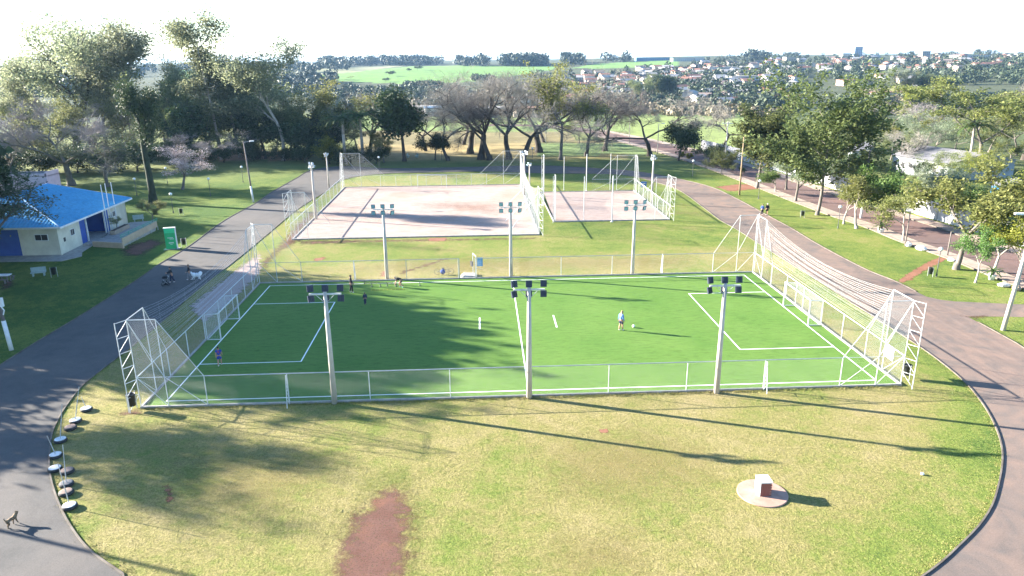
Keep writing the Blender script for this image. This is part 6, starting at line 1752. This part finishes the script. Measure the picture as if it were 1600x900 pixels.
for a in [
 ('bare', 0, 700, 251, 140, 176, "multi-limbed bare tree at the left of the middle row, above the dark conifer"),
 ('bare', 2, 752, 249, 108, 152, "bare tree with slim trunk second from left in the middle row"),
 ('baredark', 1, 765, 250, 122, 113, "bare tree with straight dark trunk third from left in the middle row"),
 ('bare', 1, 795, 249, 125, 122, "slender bare tree left of the biggest one in the middle row"),
 ('bare', 0, 817, 251, 98, 218, "biggest bare tree with stout forking trunk in the middle row"),
 ('olive', 1, 876, 250, 97, 108, "leafy yellow-olive tree among the bare ones in the middle row"),
 ('baredark', 2, 916, 244, 142, 138, "dark bare tree right of the leafy yellow-olive one"),
 ('barewide', 0, 1015, 244, 146, 171, "wide flat-topped bare tree near the far street"),
 ('bare', 2, 665, 236, 155, 131, "hazy bare tree behind the left end of the middle row"),
 ('bare', 1, 725, 226, 140, 160, "hazy bare tree in the meadow behind the middle row"),
 ('bare', 0, 850, 222, 130, 131, "hazy bare tree behind the biggest bare tree"),
 ('barewide', 0, 1130, 232, 158, 107, "small bare tree right of the dark round trees"),
 ('bare', 1, 735, 240, 120, 130, "broad bare tree set back between the left and second bare trees"),
 ('bare', 2, 842, 238, 112, 140, "broad bare tree set back behind the leafy yellow-olive one"),
 ('baredark', 0, 945, 236, 140, 110, "broad dark bare tree set back right of the leafy yellow-olive one"),
 ('midleaf', 1, 905, 224, 170, 60, "greyish tree in the meadow right of the leafy yellow-olive one"),
]: tpx(*a, group=GM)
tpx('dense', 2, 680, 250, 207, 42, "low dark conifer-like tree under the left bare tree")
tpx('dense', 0, 1060, 251, 189, 60, "dark round mango-like tree by the far street, larger of the pair", group="pair of dark round trees")
tpx('dense', 1, 1107, 258, 223, 44, "dark round tree by the far street, smaller of the pair", group="pair of dark round trees")
for a in [
 ('pine', 0, 1277, 336, 105, 158, "largest pine with broad rounded crown on the right lawn"),
 ('pine', 1, 1183, 294, 156, 84, "slim pine left of the largest pine"),
 ('pine', 2, 1128, 273, 228, 56, "small thin pine with flat top right of the dark round trees"),
 ('pine', 3, 1228, 296, 182, 76, "dense pine just behind and left of the largest pine"),
 ('silver', 0, 1243, 315, 248, 76, "silvery green shrubby tree left of the largest pine trunk"),
 ('gstreet', 1, 1212, 300, 262, 40, "low silvery bush by the street below the slim pine"),
 ('umbrella', 0, 1530, 262, 122, 200, "huge spreading flat-crowned tree at the right behind the street"),
 ('yellow', 1, 1415, 232, 178, 60, "bright yellow-green tree left of the huge flat-crowned tree"),
 ('silver', 1, 1450, 252, 170, 90, "pale grey-green tree below the huge flat-crowned tree"),
 ('palm', 0, 1512, 262, 188, 50, "shaggy palm in front of the huge flat-crowned tree"),
 ('olive', 2, 1575, 262, 205, 90, "olive tree at the right edge under the huge flat crown"),
 ('yellow', 0, 1555, 290, 232, 90, "wide yellowish tree at right edge behind the blue house"),
 ('fresh', 0, 1376, 352, 262, 66, "compact round glossy green tree on a thin trunk by the street"),
 ('street', 1, 1411, 377, 290, 100, "twin-stemmed olive-yellow tree left of the white boulders"),
 ('umbrella', 1, 1494, 421, 248, 150, "multi-stemmed pale-barked tree with wide feathery crown by the red path"),
 ('gstreet', 2, 1524, 442, 352, 60, "slim pale-trunked green tree right of the multi-stemmed tree"),
 ('gstreet', 0, 1550, 432, 338, 84, "leafy light green tree behind the potted palm at right"),
 ('ystreet', 0, 1590, 446, 330, 80, "yellow-green tree at the right edge behind the leaning pole"),
 ('ystreet', 1, 1606, 372, 268, 100, "bright yellow-green tree at the far right edge above the pavement"),
 ('street', 0, 1318, 350, 285, 52, "thin straggly olive tree by the pavement below the largest pine"),
 ('street', 2, 1338, 357, 270, 60, "forked straggly tree by the pavement left of the round glossy tree"),
 ('bare', 2, 1403, 268, 205, 70, "half-bare tree in front of the long white hall"),
 ('silver', 0, 1470, 330, 262, 70, "grey-green tree across the street behind the twin-stemmed tree"),
 ('olive', 0, 1440, 318, 268, 60, "thin olive tree across the street beside the long white hall"),
 ('fresh', 1, 1572, 345, 290, 60, "green bushy tree in front of the blue house"),
 ('dense', 2, 1330, 285, 240, 40, "dark tree beside the small white and blue house"),
 ('midleaf', 0, 1300, 262, 222, 50, "olive bushy tree behind the largest pine's right side"),
 ('column', 0, 1419, 182, 136, 26, "left of two yellowish cypress-like trees in the valley"),
 ('column', 0, 1434, 182, 136, 24, "right of two yellowish cypress-like trees in the valley"),
 ('mauve', 0, 1395, 200, 158, 90, "tan leafless thicket tree left of the huge flat-crowned tree"),
 ('mauve', 1, 1345, 215, 172, 70, "tan leafless tree right of the largest pine"),
 ('midleaf', 2, 1290, 236, 186, 66, "grey-green bushy tree seen left of the largest pine trunk, across the street"),
 ('olive', 1, 1365, 236, 186, 60, "olive bushy tree between the largest pine and the bright yellow-green tree"),
 ('broad', 1, 1392, 250, 200, 64, "bushy green tree below the bright yellow-green tree"),
 ('mauve', 1, 1465, 226, 160, 90, "tan leafless tree left under the huge flat crown"),
 ('midleaf', 0, 1490, 240, 182, 74, "grey-green tree left of the shaggy palm"),
 ('olive', 0, 1545, 238, 178, 84, "olive tree right of the shaggy palm"),
 ('broad', 2, 1588, 244, 170, 90, "bushy green tree at the right edge below the huge flat crown"),
 ('silver', 2, 1425, 240, 192, 60, "pale tree between the bright yellow-green one and the white hall"),
 ('yellow', 2, 1510, 285, 238, 70, "yellowish tree in front of the shaggy palm"),
 ('midleaf', 1, 1340, 228, 180, 60, "grey-green bushy tree touching the largest pine's right side"),
 ('baredark', 0, 1600, 250, 120, 110, "tall half-bare tree at the far right edge"),
 ('broad', 0, 1255, 232, 180, 60, "green bushy tree between slim pine and largest pine"),
 ('olive', 2, 1210, 228, 190, 50, "olive bushy tree right of the slim pine, far bank of the street"),
 ('midleaf', 0, 1455, 292, 236, 66, "grey-green tree standing before the long white hall, right part"),
 ('street', 2, 1425, 300, 246, 60, "olive tree standing before the long white hall, middle"),
 ('gstreet', 1, 1535, 352, 285, 70, "green tree leaning over the boundary wall below the blue house"),
 ('silver', 1, 1500, 338, 282, 64, "pale tree over the boundary wall left of the blue house"),
]: tpx(*a, group="trees on the right side")
# trees of the park that stand left of the view and throw the long shadows
for kind, v, x, y, h, wd, lab in [
 ('lacydense', 0, -67, 38.5, 17.5, 14, "grey-green leafy park tree left of the blue roof, behind the feathery one"), ('canopy', 1, -62, 25, 17.8, 14, "dense park tree left of the view, opposite the left half of the pitch"),
 ('canopy', 2, -64, 32, 18, 14, "dense park tree left of the view, second from the blue-roofed building"), ('canopy', 0, -72, 27.5, 20.2, 15, "tall dense park tree left of the view, opposite the pitch"), ('canopy', 1, -77, 34, 21.5, 15, "tallest dense park tree left of the view"), ('canopy', 2, -76, 41, 20.5, 14, "tall dense park tree left of the view, behind the building"),
 ('canopy', 0, -67, 28.5, 18.9, 13, "dense park tree left of the view, between the two nearest the pitch"), ('canopy', 2, -70, 35.5, 20, 13, "dense park tree left of the view, behind the second from the building"), ('canopy', 1, -69, 23.5, 19.2, 11, "narrow dense park tree left of the view, southern end of the row"), ('canopy', 0, -82, 37.5, 23, 15, "very tall dense park tree left of the view, deepest of the row"),
 ('canopy', 2, -58.5, 20.5, 10, 9, "low dense park tree left of the view by the road"), ('canopy', 1, -60, 27, 10, 9, "low rounded park tree left of the view by the road"),
 ('euc', 2, -62, 3.5, 16, 10, "airy eucalyptus left of the view by the road"), ('dense', 2, -61, 12.5, 9.5, 9, "small dense tree left of the view by the road"), ('canopy', 2, -57, 1.5, 8.5, 8, "low bushy tree left of the view by the road"),
 ('dense', 1, -82, 44, 19, 17, "dense park tree left of the view behind the building"), ('broad', 1, -66, 16.5, 11, 9, "medium bushy tree left of the view between dense ones"),
 ("dense", 0, -93, 76, 15.5, 13, "bushy tree at the edge of the left grove behind the pink block"), ("broad", 2, -101, 90, 16, 14, "bushy tree at the left edge of the grove, second behind the pink block"), ("broad", 1, -98, 106, 15, 14, "bushy tree at the left edge of the grove, third behind the pink block"), ("broad", 0, -86, 64, 12, 11, "dark dense tree at the left edge beside the pink block")]:
    tree(kind, v, (x, y, 0), h, wd, lab, group="park trees left of the view")
# potted cycads, young shrub
def cycad(p, s, label):
    g = gp(*p); o = thing("potted_palm", label, "potted plant", tuple(g), 0.3, "palms in white pots")
    MB().lathe([(0.30 * s, 0), (0.42 * s, 0.55 * s), (0.46 * s, 0.6 * s), (0.40 * s, 0.6 * s)], 10).build("pot", WTRIM, o, True, world=False)
    MB().lathe([(0.16 * s, 0.55 * s), (0.18 * s, 0.9 * s), (0.10 * s, 1.0 * s)], 8).build("stem", BARK['grey'], o, world=False)
    fr = MB()
    for i in range(18):
        a = i * 2.4; el = 0.3 + 0.6 * (i % 3) / 2; q = np.array([0, 0, 0.95 * s])
        for k in range(5):
            d = np.array([math.cos(a) * math.cos(el), math.sin(a) * math.cos(el), math.sin(el)]); sd = np.array([-math.sin(a), math.cos(a), 0]) * 0.10 * s
            q2 = q + d * 0.28 * s; fr.add([q - sd, q + sd, q2 + sd * 0.8, q2 - sd * 0.8], [(0, 1, 2, 3)]); q = q2; el -= 0.28
    fr.build("fronds", LEAF['palm'], o, world=False)
cycad((1376, 364), 1.0, "palm in a white pot left of the twin-stemmed tree"); cycad((1549, 437), 0.9, "palm in a white pot under the leafy light green tree")
tree('broad', 1, (-53.5, 54.2, 0.9), 2.0, 1.5, "young shrub growing in the beige planter by the flagpoles", cat="shrub", name="shrub")
for x, y, lab in ((1066, 246, "left of two small yellow bushes under the dark round tree"), (1078, 248, "right of two small yellow bushes under the dark round tree"), (1160, 270, "small round bush at the lawn edge right of the small thin pine"), (1144, 266, "tiny round bush at the lawn edge near the small thin pine")):
    tree('yshrub' if y < 260 else 'shrub', 0, tuple(gp(x, y)), 1.4, 1.6, lab, cat="shrub", group="small bushes by the far street")
# ================================================================ FAR HILLSIDE TOWN, WOODS, FIELDS
HW = [flat("house_white", (0.50, 0.49, 0.47), (0.40, 0.39, 0.37), 0.05, 0.9, src='pos'), flat("house_cream", (0.42, 0.36, 0.29), (0.34, 0.28, 0.23), 0.05, 0.9, src='pos'), flat("house_grey", (0.30, 0.31, 0.33), (0.24, 0.24, 0.26), 0.05, 0.9, src='pos')]
HR = [flat("roof_terracotta", (0.27, 0.12, 0.08), (0.20, 0.10, 0.075), 0.05, 0.9, src='pos'), flat("roof_pale", (0.38, 0.36, 0.35), (0.28, 0.27, 0.27), 0.05, 0.9, src='pos'), flat("roof_brown", (0.20, 0.15, 0.13), (0.15, 0.12, 0.11), 0.05, 0.9, src='pos')]
HNAME = ["white", "cream", "grey"]; RNAME = ["terracotta", "pale", "brown"]
HM = {}
def house_mesh(wi, ri, k):
    key = (wi, ri, k)
    if key in HM: return HM[key]
    L, D, h, rh = [(11, 8, 3.2, 1.9), (15, 9, 3.4, 2.0), (9, 8, 5.6, 1.6)][k]
    mb = MB(); mb.box((0, 0, h / 2 - 1.5), (L, D, h + 3), mi=0)
    o = 0.5; a, b = L / 2 + o, D / 2 + o
    V = [(-a, -b, h), (a, -b, h), (a, 0, h + rh), (-a, 0, h + rh), (a, b, h), (-a, b, h)]
    mb.add(V, [(0, 1, 2, 3), (3, 2, 4, 5), (0, 3, 5), (1, 4, 2), (0, 5, 4, 1)], 1)
    for x in (-0.3, 0.0, 0.3): mb.box((x * L, -D / 2 - 0.03, 1.6), (1.3, 0.1, 1.2), mi=2)
    mb.box((L * 0.32, D * 0.75, 1.2), (L * 0.3, D * 0.5, 2.4), mi=0); mb.box((L * 0.32, D * 0.75, 2.5), (L * 0.34, D * 0.56, 0.15), mi=1)
    HM[key] = mb.mesh("house", [HW[wi], HR[ri], DARK]); return HM[key]
hr = np.random.default_rng(42)
TOWN = [((900, 118), (1000, 152), 38), ((1000, 108), (1110, 130), 40), ((1100, 100), (1220, 128), 42), ((1060, 128), (1240, 164), 46), ((1200, 92), (1340, 116), 36), ((1330, 90), (1470, 112), 40), ((1460, 88), (1600, 112), 42), ((830, 128), (900, 158), 10), ((1370, 120), (1440, 135), 6)]

placed = []; HS = []
for zi, ((x0, y0), (x1, y1), n) in enumerate(TOWN):
    c = 0; tries = 0
    while c < n and tries < n * 30:
        tries += 1
        p = tp(hr.uniform(x0, x1), hr.uniform(y0, y1))
        if np.hypot(*(p[:2] - CAM[:2])) > 2600: continue
        if placed and np.min(np.hypot(*(np.array(placed)[:, :2] - p[:2]).T)) < 15: continue
        wi = int(hr.choice(3, p=[0.62, 0.22, 0.16])); ri = int(hr.choice(3, p=[0.40, 0.38, 0.22])); k = int(hr.choice(3, p=[0.5, 0.3, 0.2]))
        o = meshobj("house", house_mesh(wi, ri, k)); s = hr.uniform(0.95, 1.35)
        o.location = tuple(p); o.rotation_euler = (0, 0, hr.normal(0.25, 0.5)); o.scale = (s, s, s)
        HS.append((o, wi, ri, k, o.rotation_euler.z))
        placed.append(p); c += 1
ZB = [(900, "far left of the town"), (960, "left of the tall grove"), (1055, "around the tall grove"), (1110, "right of the tall grove"), (1170, "mid town"), (1240, "left of the pine top"), (1330, "behind the pine top"), (1400, "right of the pine top"), (1470, "above the dark grove"), (1540, "right of the dark grove"), (9999, "at the far right")]
zo = [next(i for i, z in enumerate(ZB) if proj(h[0].location)[0] < z[0]) for h in HS]
for i, (o, wi, ri, k, rz) in enumerate(HS):
    ys = sorted(proj(HS[j][0].location)[1] for j in range(len(HS)) if zo[j] == zo[i])
    q = (ys.index(proj(o.location)[1]) + 0.5) / len(ys)
    row = "highest," if q < 0.25 else ("upper," if q < 0.5 else ("lower," if q < 0.75 else "lowest,"))
    tag(o, f"{HNAME[wi]} {['house', 'long house', 'two storey house'][k]} with {RNAME[ri]} roof {'turned left' if rz < -0.1 else ('turned right' if rz > 0.55 else 'facing us')}, {row} {ZB[zo[i]][1]}", "house", "houses of the hillside town")
PLC = np.array(placed)
# larger roofs and blocks that stand out
def far_block(p, size, wmat, rmat, label, rz=0.1, name="building", sink=2):
    b = tp(*p); o = thing(name, label, "building", tuple(b), rz)
    L, D, h = size
    MB().box((0, 0, h / 2 - sink / 2), (L, D, h + sink)).build("wall", wmat, o, world=False)
    MB().box((0, 0, h + 0.3), (L + 0.8, D + 0.8, 0.6)).build("roof", rmat, o, world=False)
    for r_ in range(max(1, int(h / 3.2))):
        nn = max(2, int(L / 4))
        for c in range(nn):
            MB().box((-L / 2 + (c + 0.5) * L / nn, -D / 2 - 0.03, 1.7 + r_ * 3.2), (1.6, 0.12, 1.3)).build("window", DARK, o, world=False)
    return o
BLUEG = flat("blue_glass_tower", (0.16, 0.24, 0.36), (0.22, 0.30, 0.42), 0.1, 0.4, src='pos')
far_block((1337, 92), (16, 14, 22), BLUEG, HW[2], "slim bluish tower block rising above the town crest", 0.1)
far_block((1443, 92), (16, 12, 13), HW[2], HR[2], "greyish block on the town crest right of the bluish tower")
far_block((1320, 92), (18, 12, 10), HW[0], HR[1], "white block beside the bluish tower")
far_block((1232, 102), (16, 12, 12), HW[1], HR[1], "cream block on the town slope left of the largest pine top")
far_block((1018, 94.8), (72, 20, 6), flat("shed_blue", (0.06, 0.16, 0.30), (0.08, 0.2, 0.35), 0.05, 0.7, src='pos'), HR[1], "long dark blue shed on the crest of the far green field", 0.02)
far_block((1075, 95.3), (70, 20, 6), HW[0], flat("shed_blue", (0.06, 0.16, 0.30)), "long pale shed with blue roof on the skyline right of the far green field", 0.02)
far_block((1515, 93), (60, 25, 7), HW[0], HR[1], "long white warehouse on the right skyline")
far_block((1125, 112), (40, 18, 6), HW[0], HR[1], "long white roof in the upper middle of the town")
far_block((1160, 128), (34, 16, 6), HW[0], HR[1], "white warehouse in the lower middle of the town")
far_block((1330, 133), (26, 14, 5), flat("pink_house", (0.62, 0.40, 0.33), (0.55, 0.36, 0.3), 0.1, 0.9, src='pos'), HR[0], "pinkish building right of the largest pine's crown")
far_block((1385, 152), (30, 12, 4), HW[1], HR[0], "long low building with terracotta roof in the dip right of the largest pine")
far_block((702, 181), (30, 14, 5), HW[0], flat("shed_blue", (0.06, 0.16, 0.30)), "white workshop with blue side behind the left bare tree", 0.1)
far_block((660, 179), (24, 12, 5), HW[0], HR[1], "white workshop behind the dark glossy round-headed tree")
far_block((782, 180), (22, 10, 4.5), HW[0], HR[1], "low white house seen between the bare trees")
far_block((815, 172), (12, 10, 9), HW[0], HR[0], "tall white house seen through the biggest bare tree")
far_block((838, 183), (20, 10, 4), HW[1], HR[0], "house with terracotta roof right of the biggest bare tree")
far_block((745, 184), (18, 9, 4), HW[1], HR[1], "low cream house seen behind the slim bare trunks")

def far_leafmat(name, dark, light): return leafmat(name, dark, light, 0.1)
FARL = far_leafmat("far_tree_leaf", (0.026, 0.044, 0.024), (0.085, 0.11, 0.055)); FARD = far_leafmat("far_dark_leaf", (0.016, 0.028, 0.020), (0.05, 0.066, 0.040)); FART = far_leafmat("far_tan_leaf", (0.13, 0.11, 0.075), (0.22, 0.19, 0.12))
def clumps(name, pts, hs, ws, mat, label, nq=64, seed=0, leaf=0.95):
    """many far crowns as one mass: leaf faces on uneven ellipsoids, thinner below"""
    r_ = np.random.default_rng(seed); K = len(pts)
    dirs = r_.normal(0, 1, (K, nq, 3)); dirs /= np.linalg.norm(dirs, axis=2, keepdims=True)
    lob = 1 + 0.28 * np.sin(dirs[:, :, :1] * 3 + r_.uniform(0, 6, (K, 1, 1))) * np.cos(dirs[:, :, 1:2] * 4 + r_.uniform(0, 6, (K, 1, 1)))
    rr = lob * r_.uniform(0.55, 1.0, (K, nq, 1)) ** 0.5
    P = pts[:, None, :] + np.array([0, 0, 1.0]) * (hs * 0.55)[:, None, None] + dirs * rr * np.stack([ws / 2, ws / 2, hs * 0.47], 1)[:, None, :]
    P = P.reshape(-1, 3); nr = (dirs + r_.normal(0, 0.45, dirs.shape)).reshape(-1, 3); nr /= np.linalg.norm(nr, axis=1, keepdims=True)
    a = np.cross(nr, r_.normal(0, 1, nr.shape)); a /= np.linalg.norm(a, axis=1, keepdims=True); b = np.cross(nr, a)
    s = (np.repeat(ws, nq)[:, None] * 0.20 * leaf) * r_.uniform(0.6, 1.3, (len(P), 1))
    V = np.stack([P - a * s * 0.6, P + b * s * 0.5, P + a * s * 0.6, P - b * s * 0.5], 1).reshape(-1, 3)
    mb = MB(); mb.add(V, np.arange(len(V)).reshape(-1, 4))
    o = mb.build(name, mat); tag(o, label, "woodland", None, 'stuff'); return o
def scatter(boxes, seed, hmu, wmu, keep=None, avoid=9):
    r_ = np.random.default_rng(seed); pts, hs, ws = [], [], []
    for (x0, y0, x1, y1, n) in boxes:
        for _ in range(n):
            p = tp(r_.uniform(x0, x1), r_.uniform(y0, y1)); d = np.hypot(*(p[:2] - CAM[:2]))
            if d > 6000: continue
            if len(PLC) and np.min(np.hypot(*(PLC[:, :2] - p[:2]).T)) < avoid: continue
            sc = r_.uniform(0.65, 1.35)
            pts.append(p - (0, 0, 0.5)); hs.append(hmu * sc); ws.append(wmu * sc * r_.uniform(0.85, 1.2))
    return np.array(pts), np.array(hs), np.array(ws)
clumps("town_woodland", *scatter([(830, 120, 1000, 160, 160), (1000, 106, 1120, 160, 160), (1100, 96, 1240, 150, 200), (1200, 90, 1340, 125, 170), (1330, 88, 1600, 118, 260), (1330, 118, 1600, 135, 80), (1040, 140, 1240, 172, 100)], 3, 8.3, 9.0), FARL, "mixed trees growing between the houses of the far hillside town")
clumps("town_woodland", *scatter([(880, 112, 1060, 150, 70), (1080, 98, 1240, 140, 60), (1240, 88, 1600, 106, 90), (1120, 92, 1180, 98, 24), (1220, 86, 1250, 90, 14), (1420, 84, 1440, 88, 6), (1525, 84, 1560, 87, 12)], 5, 9, 8.5), FARD, "darker trees scattered among the houses of the far hillside town", seed=4)
clumps("valley_scrub", *scatter([(1040, 160, 1240, 184, 110), (1180, 150, 1230, 172, 30), (1340, 146, 1480, 182, 120), (560, 146, 700, 160, 40), (880, 160, 1040, 182, 120), (640, 160, 860, 182, 80)], 9, 5, 7), FART, "tan leafless scrub in the valley before the hillside town", seed=8)
clumps("valley_woodland", *scatter([(480, 142, 720, 158, 230), (635, 136, 690, 140, 50), (740, 122, 770, 128, 24), (640, 150, 760, 172, 90), (860, 156, 1060, 178, 80), (1060, 170, 1240, 182, 40), (1300, 156, 1600, 184, 110), (500, 150, 640, 175, 80)], 12, 6.5, 8.5), FARL, "bushy woodland filling the valley below the far green field", seed=2)
clumps("skyline_woodland", *scatter([(575, 98.5, 672, 103, 130), (500, 100, 545, 110, 60), (675, 99, 690, 102, 8), (715, 100, 760, 104, 36), (785, 99, 852, 104, 120), (880, 97.5, 915, 102, 30), (940, 96, 985, 97.5, 14), (550, 101, 580, 104, 18), (1160, 92.5, 1200, 95, 30)], 21, 17, 16), FARD, "dark belt of trees along the skyline behind the far fields", seed=5)
clumps("left_distant_woodland", *scatter([(-60, 112, 220, 122, 160), (-60, 126, 120, 150, 130), (220, 104, 500, 114, 120), (330, 124, 520, 150, 140)], 31, 11, 13), FARD, "hazy woodland in the distance behind the left grove", seed=6)
# right hand dark grove in the dip and the tall grove inside the town
for i, (x, y, t, wpx, kd) in enumerate([(985, 160, 124, 22, 'midleaf'), (1003, 159, 118, 24, 'broad'), (1019, 158, 114, 24, 'midleaf'), (1034, 158, 116, 22, 'dense'), (1046, 157, 118, 22, 'dense')]):
    tpx(kd, i % 3, x, y, t, wpx, "tall tree of the eucalyptus grove inside the town, " + ["leftmost and lightest", "second from left", "central and tallest", "second from right", "rightmost and darkest"][i], group="tall grove inside the town", z=tp(x, y))
for i, (x, y, t, wpx, kd) in enumerate([(1398, 152, 104, 36, 'silver'), (1420, 152, 108, 38, 'midleaf'), (1440, 150, 116, 44, 'dense'), (1462, 148, 118, 44, 'dense'), (1478, 146, 119, 36, 'dense')]):
    tpx(kd, i % 3, x, y, t, wpx, ["pale tall tree at the left end of the dark grove in the dip", "greyish tall tree second in the dark grove in the dip", "dark tree in the middle of the grove in the dip", "dark tree right of the middle of the grove in the dip", "dark tree at the right end of the grove in the dip"][i], group="dark grove in the dip", z=tp(x, y))
for x, y, t, wpx, kd, lab in [(609, 119, 110, 14, 'dense', "lone round tree with long shadow in the middle of the far green field"), (549, 124, 118, 12, 'midleaf', "lone greyish tree at the left of the far green field"), (602, 128, 121, 12, 'dense', "small tree below the lone round tree in the far field"), (652, 110, 102, 14, 'dense', "round tree near the top of the far green field"), (640, 112, 106, 7, 'dense', "thin small tree left of the round one at the top of the far field")]:
    tpx(kd, 1, x, y, t, wpx, lab, group="lone trees of the far green field", z=tp(x, y))
for me in [q for q in bpy.data.meshes if q.users == 0]: bpy.data.meshes.remove(me)
# ---------------------------------------------------------------- air
hz = MB(); hz.box((0, 4300, 25), (19000, 19000, 90))
hm = bpy.data.materials.new("haze_air"); hm.use_nodes = True
t = hm.node_tree; t.nodes.remove(t.nodes["Principled BSDF"])
pv = t.nodes.new("ShaderNodeVolumePrincipled")
pv.inputs['Color'].default_value = (0.38, 0.64, 1.0, 1); pv.inputs['Density'].default_value = 0.00006; pv.inputs['Anisotropy'].default_value = 0.2
t.links.new(pv.outputs[0], t.nodes["Material Output"].inputs['Volume'])
stuff(hz.build("haze", hm))
SC.cycles.volume_bounces = 0
